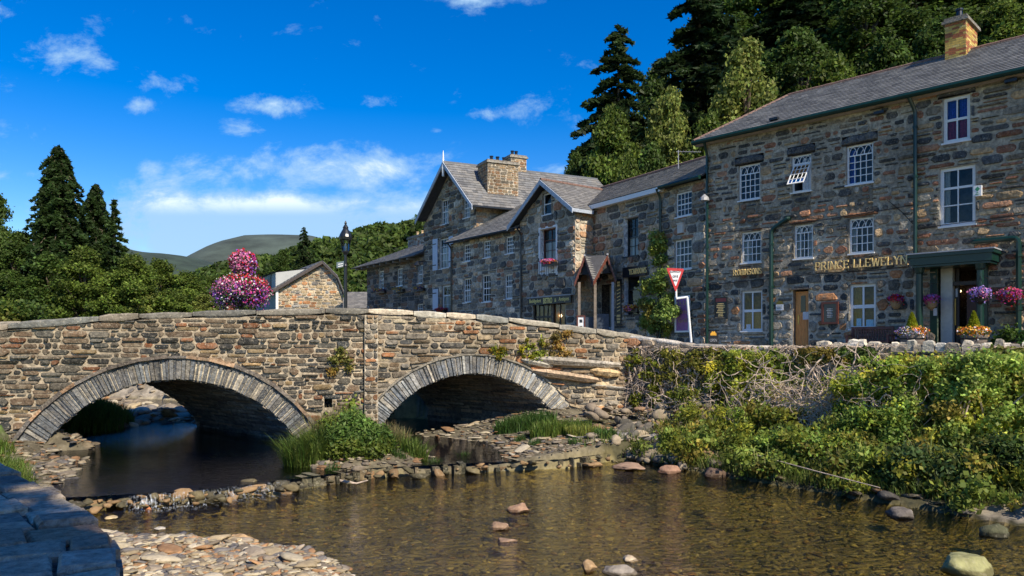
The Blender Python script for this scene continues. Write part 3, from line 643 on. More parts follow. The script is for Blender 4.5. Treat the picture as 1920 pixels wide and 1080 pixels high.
# boulders
def ico2(k):
    v, f = [tuple(p) for p in IV], [tuple(t) for t in IF]
    for _ in range(k):
        mid = {}; out = []
        def md(a, b):
            q = (min(a, b), max(a, b))
            if q not in mid: m = np.array(v[a]) + np.array(v[b]); v.append(tuple(m / np.linalg.norm(m))); mid[q] = len(v) - 1
            return mid[q]
        for a, b, c in f: ab, bc, ca = md(a, b), md(b, c), md(c, a); out += [(a, ab, ca), (b, bc, ab), (c, ca, bc), (ab, bc, ca)]
        f = out
    return np.array(v), np.array(f)
BV, BF_ = ico2(2)
def rock(r, flat, col):
    v = BV.copy(); sd_ = rng.uniform(0, 50)
    for _ in range(12):
        d = rng.normal(size=3); d /= np.linalg.norm(d); c = rng.uniform(.48, .86); v = v - d[None] * np.maximum(v @ d - c, 0)[:, None] * .85
    dsp = np.array([n2(p[0] * 1.6 + sd_, p[1] * 1.6, p[2] * 1.6) * .16 + n2(p[0] * 5 + sd_, p[1] * 5, p[2] * 5) * .05 for p in BV]); v = v * (1 + dsp)[:, None]
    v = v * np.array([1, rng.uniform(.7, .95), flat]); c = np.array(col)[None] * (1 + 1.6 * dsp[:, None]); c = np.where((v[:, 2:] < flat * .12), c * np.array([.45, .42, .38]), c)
    return v * r, BF_, c
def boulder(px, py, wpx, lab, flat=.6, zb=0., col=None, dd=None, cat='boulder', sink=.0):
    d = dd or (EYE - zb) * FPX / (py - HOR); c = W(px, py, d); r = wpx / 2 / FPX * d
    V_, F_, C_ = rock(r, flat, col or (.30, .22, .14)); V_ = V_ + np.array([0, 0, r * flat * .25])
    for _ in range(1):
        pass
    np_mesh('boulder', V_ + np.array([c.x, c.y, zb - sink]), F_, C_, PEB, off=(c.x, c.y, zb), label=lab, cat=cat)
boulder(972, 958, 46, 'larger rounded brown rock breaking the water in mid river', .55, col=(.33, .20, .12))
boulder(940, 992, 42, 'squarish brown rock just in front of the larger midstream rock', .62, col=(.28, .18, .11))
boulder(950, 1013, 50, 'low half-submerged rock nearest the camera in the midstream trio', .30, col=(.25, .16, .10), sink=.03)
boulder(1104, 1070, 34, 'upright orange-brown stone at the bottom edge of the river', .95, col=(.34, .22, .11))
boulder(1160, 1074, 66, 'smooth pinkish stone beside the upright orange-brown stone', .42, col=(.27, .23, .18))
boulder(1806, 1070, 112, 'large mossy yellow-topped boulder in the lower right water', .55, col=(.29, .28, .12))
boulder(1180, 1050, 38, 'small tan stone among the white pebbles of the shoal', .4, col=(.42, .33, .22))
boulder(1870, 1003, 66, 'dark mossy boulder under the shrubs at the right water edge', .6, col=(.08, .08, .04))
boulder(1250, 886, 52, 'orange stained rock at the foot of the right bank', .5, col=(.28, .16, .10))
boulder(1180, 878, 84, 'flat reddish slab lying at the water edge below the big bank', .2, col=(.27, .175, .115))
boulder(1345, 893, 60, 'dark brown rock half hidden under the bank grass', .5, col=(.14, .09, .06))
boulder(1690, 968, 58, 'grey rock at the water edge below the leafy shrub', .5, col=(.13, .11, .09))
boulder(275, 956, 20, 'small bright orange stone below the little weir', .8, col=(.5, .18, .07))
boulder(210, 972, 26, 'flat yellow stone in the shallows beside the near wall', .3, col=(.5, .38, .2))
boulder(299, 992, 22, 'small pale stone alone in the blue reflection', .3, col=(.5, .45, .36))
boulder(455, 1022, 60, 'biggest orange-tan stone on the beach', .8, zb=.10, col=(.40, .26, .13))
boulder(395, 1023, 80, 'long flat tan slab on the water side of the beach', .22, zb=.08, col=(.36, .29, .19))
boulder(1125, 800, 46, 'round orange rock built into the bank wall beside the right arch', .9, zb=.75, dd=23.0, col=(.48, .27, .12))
# weir: upright slabs along its line, and white water
wt_ = thing('stone_weir', 'low weir of upright slabs crossing the river below the bridge', 'weir', (-1, 17, 0))
mb = MB(); rnd = random.Random(5)
for (a, b) in zip(WEIR[1:], WEIR[2:-1]):
    a, b = Vector((*a, 0)), Vector((*b, 0)); L_ = (b - a).length; t = 0; u = (b - a).normalized(); q = Vector((u.y, -u.x, 0))
    while t < L_:
        wv = rnd.uniform(.07, .2); p = a + u * t; t += wv
        low = p.x < -4.6
        if low or -.9 < p.x < 1.5 and rnd.random() < .7: continue
        hh_ = rnd.uniform(.02, .12) if low else rnd.uniform(.08, .24) * (1 if p.x < .3 else 1.1)
        if .3 < p.x < 1.5: hh_ = rnd.uniform(.14, .24)
        c = pick([((.11, .095, .055), 3), ((.18, .14, .08), 2), ((.26, .16, .08), .6), ((.07, .065, .04), 3)], rnd)
        mb.box(p + q * rnd.uniform(-.08, .12) + Vector((0, 0, -.5)), u * wv * .93 + q * rnd.uniform(-.04, .04), -q * rnd.uniform(.3, .5), Vector((rnd.uniform(-.05, .05), rnd.uniform(-.05, .05), .5 + hh_)), c)
PW = []
for (a, b) in zip(WEIR[1:], WEIR[2:-1]):
    L_ = math.hypot(b[0] - a[0], b[1] - a[1]); ux, uy = (b[0] - a[0]) / L_, (b[1] - a[1]) / L_
    for _ in range(int(L_ * (46 if a[0] < -4.4 else 6))):
        t = rnd.random() * L_; q_ = rnd.gauss(0, .26) if a[0] < -4.4 else rnd.uniform(-.35, -.05); xx, yy = a[0] + ux * t - uy * q_ * -1 * -1, a[1] + uy * t + ux * q_; PW.append((xx, yy, rnd.uniform(.0, .16 if a[0] < -4.4 else .20)))
PW = np.array(PW); np_mesh('weir_rubble', *stones(PW, rng.uniform(.03, .09, len(PW)) + .14 * rng.random(len(PW)) ** 4, flat=.6, pal=np.array([(.10, .085, .045), (.15, .12, .06), (.07, .06, .035), (.24, .15, .07)])), PEB, label='small dark rubble packed along the low weir', kind='stuff')
mb.build('slab_edge', STONE, wt_)
def foam_mat():
    m = bpy.data.materials.new('foam'); m.use_nodes = True; t = m.node_tree; t.nodes.clear(); L = t.links.new
    at = t.nodes.new('ShaderNodeAttribute'); at.attribute_name = 'col'; sp = t.nodes.new('ShaderNodeSeparateXYZ'); L(at.outputs['Vector'], sp.inputs[0])
    co = t.nodes.new('ShaderNodeCombineXYZ'); mu = t.nodes.new('ShaderNodeMath'); mu.operation = 'MULTIPLY'; mu.inputs[1].default_value = 60; L(sp.outputs[0], mu.inputs[0]); L(mu.outputs[0], co.inputs[0])
    m2 = t.nodes.new('ShaderNodeMath'); m2.operation = 'MULTIPLY'; m2.inputs[1].default_value = 2.5; L(sp.outputs[1], m2.inputs[0]); L(m2.outputs[0], co.inputs[1])
    n = t.nodes.new('ShaderNodeTexNoise'); n.inputs['Scale'].default_value = 1.1; n.inputs['Detail'].default_value = 6; n.inputs['Roughness'].default_value = .7; L(co.outputs[0], n.inputs[0])
    r = t.nodes.new('ShaderNodeMapRange'); r.inputs[1].default_value = .50; r.inputs[2].default_value = .70; L(n.outputs[0], r.inputs[0])
    f = t.nodes.new('ShaderNodeMath'); f.operation = 'MULTIPLY'; L(r.outputs[0], f.inputs[0]); L(sp.outputs[2], f.inputs[1])
    tr = t.nodes.new('ShaderNodeBsdfTransparent'); d = t.nodes.new('ShaderNodeBsdfDiffuse'); d.inputs[0].default_value = (.75, .8, .84, 1)
    mx = t.nodes.new('ShaderNodeMixShader'); L(f.outputs[0], mx.inputs[0]); L(tr.outputs[0], mx.inputs[1]); L(d.outputs[0], mx.inputs[2]); o = t.nodes.new('ShaderNodeOutputMaterial'); L(mx.outputs[0], o.inputs[0]); return m
FOAM = foam_mat(); mb = MB(); rnd = random.Random(9)
for (a, b, ph) in ((Vector((-7.0, 13.4, 0)), Vector((-5.75, 14.0, 0)), 0), (Vector((-5.75, 14.0, 0)), Vector((-4.5, 15.05, 0)), 1.4)):
    u = (b - a).normalized(); q = Vector((u.y, -u.x, 0)); L_ = (b - a).length; n_ = 24
    rows = [(.02, .235, .0), (.14, .215, .7), (.19, .10, 1.0), (.23, .015, 1.0), (.32, .012, .9), (.5, .011, .35), (.8, .010, 0.)]
    vs = []; cs = []
    for i in range(n_ + 1):
        t = i / n_; e = min(1, 4 * min(t if ph == 0 else 1, 1 - t if ph else 1)); wob = .05 * math.sin(i * 1.9 + ph) + rnd.uniform(-.03, .03)
        for k_, (o, z, al) in enumerate(rows): p = a + u * L_ * t + q * (o + wob * (k_ > 1)) + Vector((0, 0, z)); vs.append(p); cs.append((t * L_ * .4 + ph, k_ * .3, al * e * (.6 if ph else 1)))
    k = len(mb.v); R7 = len(rows)
    mb.add(vs, [(i * R7 + j_, (i + 1) * R7 + j_, (i + 1) * R7 + j_ + 1, i * R7 + j_ + 1) for i in range(n_) for j_ in range(R7 - 1)]); mb.c[k:] = cs
mb.build('white_water', FOAM, label='thin white water spilling over the low weir', kind='stuff')
# ================= bridge =================
bridge = thing('stone_bridge', 'old two-arched humpback bridge of brown and grey rubble stone', 'bridge', (-3, 22, 0))
def arcfit(pts):
    P = np.array([BR.px(*p) for p in pts]); A = np.c_[2 * P, np.ones(len(P))]; b = (P ** 2).sum(1); c, *_ = np.linalg.lstsq(A, b, rcond=None)
    return c[0], c[1], math.sqrt(c[2] + c[0] ** 2 + c[1] ** 2), P
aL = arcfit([(75, 840), (125, 790), (190, 747), (240, 725), (300, 711), (350, 711), (400, 717), (450, 736), (500, 765), (530, 790), (555, 820)])
aR = arcfit([(713, 800), (740, 765), (780, 737), (825, 712), (880, 700), (920, 700), (960, 712), (1000, 737), (1025, 760), (1038, 778)])
ARCS = []
for (cs, cz, Rr, P), sL, sR in ((aL, BR.px(72, 840)[0], BR.px(558, 820)[0]), (aR, BR.px(709, 812)[0], BR.px(1041, 790)[0])):
    ARCS.append((cs, cz, Rr, sL, sR))
    print('ARC', cs, cz, Rr, sL, sR)
TW = .56
capx = [(-420, 655), (-200, 632), (0, 607), (100, 598), (200, 590), (300, 585), (400, 582), (500, 580), (600, 578), (700, 579), (800, 583), (900, 589), (960, 595), (1020, 603), (1100, 613), (1205, 628)]
capP = [BR.px(*p) for p in capx]
def captop(s): return float(np.interp(s, [p[0] for p in capP], [p[1] for p in capP]))
def facetop(s): return captop(s) - .19
sA, sB = capP[0][0], capP[-1][0]
holes = []; arcs = []
for (cs, cz, Rr, sL, sR) in ARCS:
    arcs.append((cs, cz, Rr + TW, cz + .0))
    zs = cz + math.sqrt(max(Rr ** 2 - (sR - cs) ** 2, 0))
    holes.append((sL, sR, -1, max(.5, cz + .02)))
dh = BR.rect(608, 623, 748, 764); holes.append(dh)
def palb(s, z): return PAL_BRIDGE if s < BR.px(690, 700)[0] else PAL_BRIDGE_R
mb = masonry(MB(), BR, sB - sA, facetop, -.5, holes, arcs, pal=palb, hh=(.06, .17), ll=(.12, .60), gap=.034, amp=.075, dep=(.012, .075), seed=3, s0=sA, mortar=(.37, .30, .205), rnd_corner=.3)
mb.add([BR.P(dh[0] - .05, -.25, dh[2] - .05), BR.P(dh[1] + .05, -.25, dh[2] - .05), BR.P(dh[1] + .05, -.25, dh[3] + .05), BR.P(dh[0] - .05, -.25, dh[3] + .05)], [(0, 1, 2, 3)], (.02, .02, .02))
mb.build('face_masonry', STONE, bridge)
# back parapet, deck and inner parapet faces
mb = MB(); nS = 60; n3 = Vector((BR.n[0], BR.n[1], 0))
def tops(s): return facetop(s) + .02
EXu = EX.normalized()
for i in range(nS):
    a, b = sA + (sB - sA) * i / nS, sA + (sB - sA) * (i + 1) / nS
    for (o, fl) in ((-.42, 0),):
        mb.add([BR.P(a, o, facetop(a) - 1.05), BR.P(b, o, facetop(b) - 1.05), BR.P(b, o, facetop(b)), BR.P(a, o, facetop(a))], [(0, 1, 2, 3)], (.28, .25, .2))
    q = [BR.P(a, -.42, facetop(a) - 1.0), BR.P(b, -.42, facetop(b) - 1.0)]; ex = EX - n3 * -.0
    mb.add([q[0], q[1], q[1] + EX, q[0] + EX], [(0, 1, 2, 3)], (.12, .12, .12))
    A_, B_ = BR.P(a, 0, 0) + EX, BR.P(b, 0, 0) + EX; Z = lambda z: Vector((0, 0, z))
    za, zb = facetop(a), facetop(b)
    lo = lambda s_: next((cz + math.sqrt(max(Rr ** 2 - (s_ - cs) ** 2, 0)) if s_ > sL and s_ < sR else -.5 for (cs, cz, Rr, sL, sR) in ARCS if sL <= s_ <= sR), -.5)
    mb.add([A_ + Z(lo(a)), B_ + Z(lo(b)), B_ + Z(zb), A_ + Z(za)], [(3, 2, 1, 0)], (.25, .22, .18))
    A2, B2 = A_ + n3 * .42, B_ + n3 * .42
    mb.add([A2 + Z(za - 1.05), B2 + Z(zb - 1.05), B2 + Z(zb), A2 + Z(za)], [(0, 1, 2, 3)], (.28, .25, .2))
    mb.add([A_ + Z(za), B_ + Z(zb), B2 + Z(zb), A2 + Z(za)], [(0, 1, 2, 3)], (.28, .25, .2))
    A3, B3 = BR.P(a, .0, za), BR.P(b, .0, zb); mb.add([A3, B3, BR.P(b, -.42, zb), BR.P(a, -.42, za)], [(0, 1, 2, 3)], (.28, .25, .2))
mb.build('deck_and_back_parapet', STONE, bridge)
def copings(mb, P, s0, s1, ztop, w0, w1, h, lmin, lmax, seed, cols, over=.05):
    rnd = random.Random(seed); s = s0
    while s < s1:
        l = rnd.uniform(lmin, lmax); a, b = s + .012, min(s + l - .012, s1); s += l
        c = pick(cols, rnd); za, zb = ztop(a) + rnd.uniform(-.015, .015), ztop(b) + rnd.uniform(-.015, .015); n_ = 5
        ring = []
        hh = h * rnd.uniform(.85, 1.1); ov = over + rnd.uniform(-.03, .04)
        for i in range(n_):
            t = i / (n_ - 1); ss = a + (b - a) * t; z = za + (zb - za) * t + rnd.uniform(-.008, .008); e = .035 if i in (0, n_ - 1) else 0
            o = ov + rnd.uniform(-.012, .012) - e * .6
            ring.append([P(ss, o - .01, z - hh + e), P(ss, o, z - hh + .04), P(ss, o - .005, z - .045), P(ss, o - .05, z - e * .6), P(ss, -w1 + .05, z - e * .6), P(ss, -w1, z - .05), P(ss, -w1, z - hh)])
        vs = [p for r_ in ring for p in r_]; k = 7
        fs = [(i * k + j, (i + 1) * k + j, (i + 1) * k + (j + 1) % k, i * k + (j + 1) % k) for i in range(n_ - 1) for j in range(k)] + [tuple(range(k)), tuple(reversed(range((n_ - 1) * k, n_ * k)))]
        mb.add(vs, fs, c)
CPAL = [((.17, .165, .14), 3), ((.24, .21, .16), 2), ((.13, .13, .12), 2), ((.22, .13, .09), .6)]
CPALR = [((.36, .32, .25), 3), ((.28, .26, .21), 2), ((.42, .37, .28), 2)]
mb = MB(); s69 = BR.px(690, 580)[0]
copings(mb, BR.P, sA, s69, captop, 0, .47, .19, .7, 2.1, 4, CPAL); copings(mb, BR.P, s69, sB, captop, 0, .47, .19, .7, 1.7, 5, CPALR)
mb.build('coping', COPE, bridge); mb = MB()
copings(mb, lambda s, o, z: BR.P(s, o + .42, z) + EX, sA, sB, captop, 0, .47, .19, .8, 2.0, 6, CPAL)
mb.build('far_coping', COPE, bridge)
VP = [((.12, .12, .115), 4), ((.17, .17, .16), 3), ((.085, .088, .09), 3), ((.24, .22, .18), 1.5)]
for ai, (cs, cz, Rr, sL, sR) in enumerate(ARCS):
    mb = MB(); rnd = random.Random(20 + ai); t0 = math.acos(max(-1, min(1, (sR - cs) / Rr))); t1 = math.acos(max(-1, min(1, (sL - cs) / Rr)))
    t0 = max(t0, -.05); t = t0
    gapc = (.42, .37, .28)
    while t < t1:
        dt = rnd.uniform(.06, .135) / Rr; r1 = Rr + TW * rnd.uniform(.93, 1.05) * (1 if ai == 0 else .92); a, b = t + .02 / Rr * rnd.uniform(.4, 2.6), t + dt; o = rnd.uniform(.055, .095)
        c = pick(VP, rnd) if ai == 0 else tuple(x * 1.6 for x in pick(VP, rnd)); t += dt
        w = lambda an, rr, oo: BR.P(cs + rr * math.cos(an), oo, cz + rr * math.sin(an))
        r0 = Rr + rnd.uniform(-.02, .02)
        mb.add([w(a, r0, 0), w(b, r0, 0), w(b, r1, 0), w(a, r1, 0), w(a, r0, o), w(b, r0, o), w(b, r1, o), w(a, r1, o)], [(4, 7, 6, 5), (0, 4, 5, 1), (1, 5, 6, 2), (2, 6, 7, 3), (3, 7, 4, 0)], c)
        mb.add([w(b, r0, .03), w(b + .04 / Rr, r0, .03), w(b + .04 / Rr, r1, .03), w(b, r1, .03)], [(0, 3, 2, 1)], gapc)
    k = 40
    for i in range(k):
        a, b = t0 + (t1 - t0) * i / k, t0 + (t1 - t0) * (i + 1) / k
        mb.add([w(a, Rr, .025), w(b, Rr, .025), w(b, Rr + TW + .02, .025), w(a, Rr + TW + .02, .025)], [(0, 3, 2, 1)], gapc)
    mb.build('arch_ring', STONE, bridge)
    if ai == 0:   # thin projecting drip course over the left ring
        mb = MB(); t = t0 + .02; 
        while t < t1 + .12:
            dt = rnd.uniform(.25, .7) / Rr; a, b = t, t + dt; t += dt; r0 = Rr + TW + .01; r1 = r0 + rnd.uniform(.07, .11); o = rnd.uniform(.12, .18)
            mb.add([w(a, r0, 0), w(b, r0, 0), w(b, r1, 0), w(a, r1, 0), w(a, r0, o), w(b, r0, o), w(b, r1, o), w(a, r1, o)], [(4, 7, 6, 5), (0, 4, 5, 1), (1, 5, 6, 2), (2, 6, 7, 3), (3, 7, 4, 0)], pick([((.14, .12, .10), 3), ((.30, .19, .11), 1)], rnd))
        mb.build('drip_course', STONE, bridge)
    else:
        mb = MB(); t = t0 + .25
        while t < t1 - .1:
            dt = rnd.uniform(.2, .5) / Rr; a, b = t, t + dt; t += dt; r0 = Rr + TW * .97; r1 = r0 + rnd.uniform(.04, .06); o = rnd.uniform(.09, .13)
            mb.add([w(a, r0, 0), w(b, r0, 0), w(b, r1, 0), w(a, r1, 0), w(a, r0, o), w(b, r0, o), w(b, r1, o), w(a, r1, o)], [(4, 7, 6, 5), (0, 4, 5, 1), (1, 5, 6, 2), (2, 6, 7, 3), (3, 7, 4, 0)], (.25, .22, .17))
        mb.build('drip_course', STONE, bridge)
    # vault: long thin slabs set along the skewed barrel
    mb = MB(); nA = 44; prof = [(sR, -.6)] + [(sR, z) for z in np.linspace(-.1, cz + Rr * math.sin(t0), 5)] + [(cs + Rr * math.cos(t), cz + Rr * math.sin(t)) for t in np.linspace(t0, t1, nA)] + [(sL, z) for z in np.linspace(cz + Rr * math.sin(t1), -.1, 5)] + [(sL, -.6)]
    VPAL = [((.16, .14, .12), 4), ((.10, .09, .08), 3), ((.23, .20, .16), 2), ((.28, .20, .13), .6)]
    for (p, q) in zip(prof, prof[1:]):
        if abs(p[0] - q[0]) + abs(p[1] - q[1]) < 1e-4: continue
        A, B = BR.P(p[0], .02, p[1]), BR.P(q[0], .02, q[1]); mb.add([A, B, B + EX, A + EX], [(0, 1, 2, 3)], (.12, .11, .095))
        nin = (Vector(BR.P(cs, .02, cz * .5 + .5)) - A); sd_ = (B - A); nn = EX.cross(sd_).normalized()
        if nn.dot(nin) < 0: nn = -nn
        t = -rnd.random() * .3; sl = sd_.length
        nrow = 2 if sl < .3 else 3
        for rr_ in range(nrow):
            t = -rnd.random() * .1
            while t < 1:
                l = rnd.uniform(.05, .2); a, b = max(t, .002), min(t + l - .004, 1); t += l
                if b <= a: continue
                f0, f1 = rr_ / nrow + .06 / nrow, (rr_ + 1) / nrow - .06 / nrow
                h_ = rnd.uniform(.01, .055); O = A + sd_ * f0 + EX * a
                mb.box(O, EX * (b - a), sd_ * (f1 - f0), nn * h_, pick(VPAL, rnd))
    mb.build('vault', STONE, bridge)
# buttress strip between the arches
mb = MB(); PB = Fac((BR.P(0, .13, 0).x, BR.P(0, .13, 0).y), BR.u, BR.n); b0, b1 = BR.px(683, 700)[0], BR.px(708, 700)[0]
masonry(mb, PB, b1 - b0, facetop, -.4, pal=PAL_BRIDGE_R, hh=(.08, .2), ll=(.15, .4), gap=.03, amp=.02, dep=(.02, .05), seed=8, s0=b0, mortar=(.4, .34, .25))
for s_ in (b0, b1): mb.add([PB.P(s_, 0, -.4), PB.P(s_, -.15, -.4), PB.P(s_, -.15, facetop(s_)), PB.P(s_, 0, facetop(s_))], [(0, 1, 2, 3)], (.3, .26, .2))
mb.build('buttress', STONE, bridge)
# big jutting slabs to the right of the right arch
mb = MB(); rnd = random.Random(12)
for (x0, y0, x1, y1, th_, o, c) in ((990, 672, 1160, 684, .26, .30, (.34, .30, .24)), (995, 694, 1118, 712, .24, .34, (.42, .30, .19)), (1105, 694, 1160, 700, .26, .25, (.44, .31, .16)), (975, 674, 1035, 686, .18, .22, (.4, .37, .3)), (1060, 684, 1150, 690, .1, .16, (.3, .24, .16)), (1090, 720, 1190, 730, .1, .1, (.26, .24, .2))):
    A, B = BR.px(x0, y0), BR.px(x1, y1); a, b = A[0], B[0]; n_ = 6; ring = []
    for i in range(n_):
        t = i / (n_ - 1); s_ = a + (b - a) * t; z = A[1] + (B[1] - A[1]) * t; k_ = (.35 if i == 0 else .6 if i == n_ - 1 else 1) * rnd.uniform(.85, 1.1)
        ring.append([BR.P(s_, 0, z + th_ * .3 * k_), BR.P(s_, o * k_ * .8, z + th_ * .4 * k_), BR.P(s_, o * k_, z), BR.P(s_, o * k_ * .7, z - th_ * .5 * k_), BR.P(s_, 0, z - th_ * .7 * k_)])
    vs = [p for r_ in ring for p in r_]
    mb.add(vs, [(i * 5 + j, (i + 1) * 5 + j, (i + 1) * 5 + j + 1, i * 5 + j + 1) for i in range(n_ - 1) for j in range(4)] + [(0, 1, 2, 3, 4), tuple(reversed(range((n_ - 1) * 5, n_ * 5)))], c)
mb.build('jutting_slab', STONE, bridge)
# ================= riverside wall =================
rw = thing('riverside_wall', 'long rubble retaining wall below the pub, hung with creepers and topped with upright stones', 'wall', (WL0.x, WL0.y, 0))
wx = [(1200, 628), (1240, 636), (1300, 645), (1400, 647), (1530, 650), (1700, 652), (1920, 652), (2200, 655)]
wp = [RW.px(*p) for p in wx]
def wtop(s): return float(np.interp(s, [p[0] for p in wp], [p[1] for p in wp]))
mb = masonry(MB(), RW, 17, lambda s: wtop(s) - .08, -.3, pal=[((.20, .18, .15), 4), ((.13, .125, .12), 3), ((.34, .27, .19), 2), ((.36, .19, .10), .6), ((.42, .37, .3), 1.2)], hh=(.12, .34), ll=(.2, .7), gap=.03, amp=.07, dep=(.03, .12), seed=14, s0=-.25, mortar=(.26, .22, .17))
mb.build('rubble_face', STONE, rw)
mb = MB(); copings(mb, RW.P, -.25, RW.px(1530, 650)[0], wtop, 0, .4, .13, .4, 1.1, 15, [((.48, .43, .36), 3), ((.36, .33, .28), 2)], over=.03)
mb.build('coping', COPE, rw)
mb = MB(); rnd = random.Random(16); s = RW.px(1528, 650)[0]
VV, FF, CC = [], [], []
s = RW.px(1530, 650)[0]; Pp, Rr_ = [], []
while s < 17:
    w_ = rnd.uniform(.14, .30); hgt = rnd.uniform(.18, .33); c = pick([((.52, .46, .36), 4), ((.62, .57, .47), 2), ((.30, .26, .20), 1)], rnd)
    z = wtop(s + w_ / 2) - .10; lean = rnd.uniform(-.05, .05); ov = rnd.uniform(-.02, .06); dp = rnd.uniform(.28, .40)
    f = lambda: rnd.uniform(.6, .95)
    base = [(0, ov), (w_ * .97, ov + rnd.uniform(-.03, .03)), (w_ * .97, ov - dp), (0, ov - dp)]
    vs = [RW.P(s + x, o, z) for x, o in base]; cx = w_ / 2
    for hf, k_ in ((.55, 1.04), (.88, .86), (1.0, .5)):
        kk = k_ * rnd.uniform(.9, 1.08); dxx = lean * hf + rnd.uniform(-.02, .02)
        vs += [RW.P(s + cx + (x - cx) * kk + dxx, ov - dp / 2 + (o - ov + dp / 2) * (kk * .5 + .5) + rnd.uniform(-.015, .015), z + hgt * hf * rnd.uniform(.93, 1.07)) for x, o in base]
    fs = [(l * 4 + i, l * 4 + (i + 1) % 4, l * 4 + 4 + (i + 1) % 4, l * 4 + 4 + i) for l in range(3) for i in range(4)] + [(12, 13, 14, 15)]
    mb.add(vs, fs, c); s += w_ * rnd.uniform(.95, 1.1)
mb.build('upright_coping', COPE, rw)
mb = MB()
for i in range(34):
    a, b = i * .5, (i + 1) * .5
    mb.add([RW.P(a, -.4, 2.5), RW.P(b, -.4, 2.5), RW.P(b, -.4, wtop(b) - .06), RW.P(a, -.4, wtop(a) - .06)], [(3, 2, 1, 0)], (.25, .22, .18)); mb.add([RW.P(a, 0, wtop(a) - .08), RW.P(b, 0, wtop(b) - .08), RW.P(b, -.4, wtop(b) - .08), RW.P(a, -.4, wtop(a) - .08)], [(0, 1, 2, 3)], (.3, .27, .22))
mb.build('back_face', STONE, rw)
def rubble_heap():
    pts, rs = [], []
    for _ in range(260):
        t = rng.random() ** .8; px_ = 1105 + 240 * t; d = rng.uniform(18.4, 22.6) - 1.2 * t; x = (px_ - 960) / FPX * d; z = float(Hh(np.array([x]), np.array([d]))[0]); r = .07 + .22 * rng.random() ** 2; pts.append((x, d, z + r * .25 + max(0, (d - 20.5)) * .18)); rs.append(r)
    return np.array(pts), np.array(rs)
HP, HR = rubble_heap()
np_mesh('fallen_rubble', *stones(HP, HR, flat=.75, pal=np.array([(.23, .18, .125), (.14, .12, .09), (.30, .24, .16), (.26, .16, .09), (.10, .09, .07)]), cv=.3), PEB, label='tumbled broken blocks at the foot of the wall right of the arch', kind='stuff')
# big rocks bedded at the foot of the wall left end
for (x, y, r_, lab) in ((1130, 842, 30, 'grey block at the foot of the wall nearest the arch'), (1168, 850, 44, 'pale fractured block bedded below the creepers'), (1215, 848, 46, 'dark cracked block right of the pale fractured one'), (1262, 852, 40, 'rough dark block at the edge of the bank grass')):
    boulder(x, y, r_, lab, .8, zb=.35, dd=20.5 - (x - 1130) * .008, col=(.22, .20, .18))
# ================= foreground wall =================
fw = thing('foreground_wall', 'dark slate-topped wall curving along the near left bank', 'wall', (-3, 5, 0))
edge = [(-1.75, 2.2), (-2.08, 3.9), (-2.62, 4.85), (-3.5, 5.95), (-5.3, 7.7), (-8.6, 10.6), (-13, 14.2), (-17, 17.5)]; zt = 1.68
def along(pl, t):
    for a, b in zip(pl, pl[1:]):
        l = math.hypot(b[0] - a[0], b[1] - a[1])
        if t <= l: f = t / l; return a[0] + (b[0] - a[0]) * f, a[1] + (b[1] - a[1]) * f, (b[0] - a[0]) / l, (b[1] - a[1]) / l
        t -= l
    return b[0], b[1], (b[0] - a[0]) / l, (b[1] - a[1]) / l
Ltot = sum(math.hypot(b[0] - a[0], b[1] - a[1]) for a, b in zip(edge, edge[1:]))
mb = MB(); rnd = random.Random(30); t = 0; WID = .62
FPAL = [((.28, .235, .175), 4), ((.36, .31, .23), 3), ((.20, .175, .14), 2), ((.34, .22, .13), .8)]
while t < Ltot - .4:     # top slabs, two or three across
    dl = rnd.uniform(.28, .55); x, y, ux, uy = along(edge, t + dl / 2); u = Vector((ux, uy, 0)); q = Vector((-uy, ux, 0)); o = 0; c0 = Vector((x, y, 0))
    if q.x > 0: q = -q
    while o < WID:
        wq = rnd.uniform(.22, .45); 
        if WID - (o + wq) < .15: wq = WID - o + rnd.uniform(0, .04)
        zz = zt + rnd.uniform(-.03, .02); tk = .09; e = .03; st = -rnd.uniform(0, .05) if o == 0 else 0
        a = u * (dl / 2 - .012) * -1; pts = [c0 - u * (dl / 2 - .012) + q * (o + st), c0 + u * (dl / 2 - .012) + q * (o + st + rnd.uniform(-.02, .02)), c0 + u * (dl / 2 - .012) + q * (o + wq - .02), c0 - u * (dl / 2 - .012) + q * (o + wq - .02)]
        cen = sum(pts, Vector()) / 4; vs = [p + Vector((0, 0, zz - tk)) for p in pts] + [p + Vector((0, 0, zz - .02 + rnd.uniform(-.012, .012))) for p in pts] + [cen + (p - cen) * .86 + Vector((0, 0, zz + rnd.uniform(-.008, .012))) for p in pts]
        mb.add(vs, [(l * 4 + i, l * 4 + (i + 1) % 4, l * 4 + 4 + (i + 1) % 4, l * 4 + 4 + i) for l in range(2) for i in range(4)] + [(8, 9, 10, 11)], pick(FPAL, rnd)); o += wq
    t += dl
mb.build('slate_top', NEARS, fw)
mb = MB(); t = 0
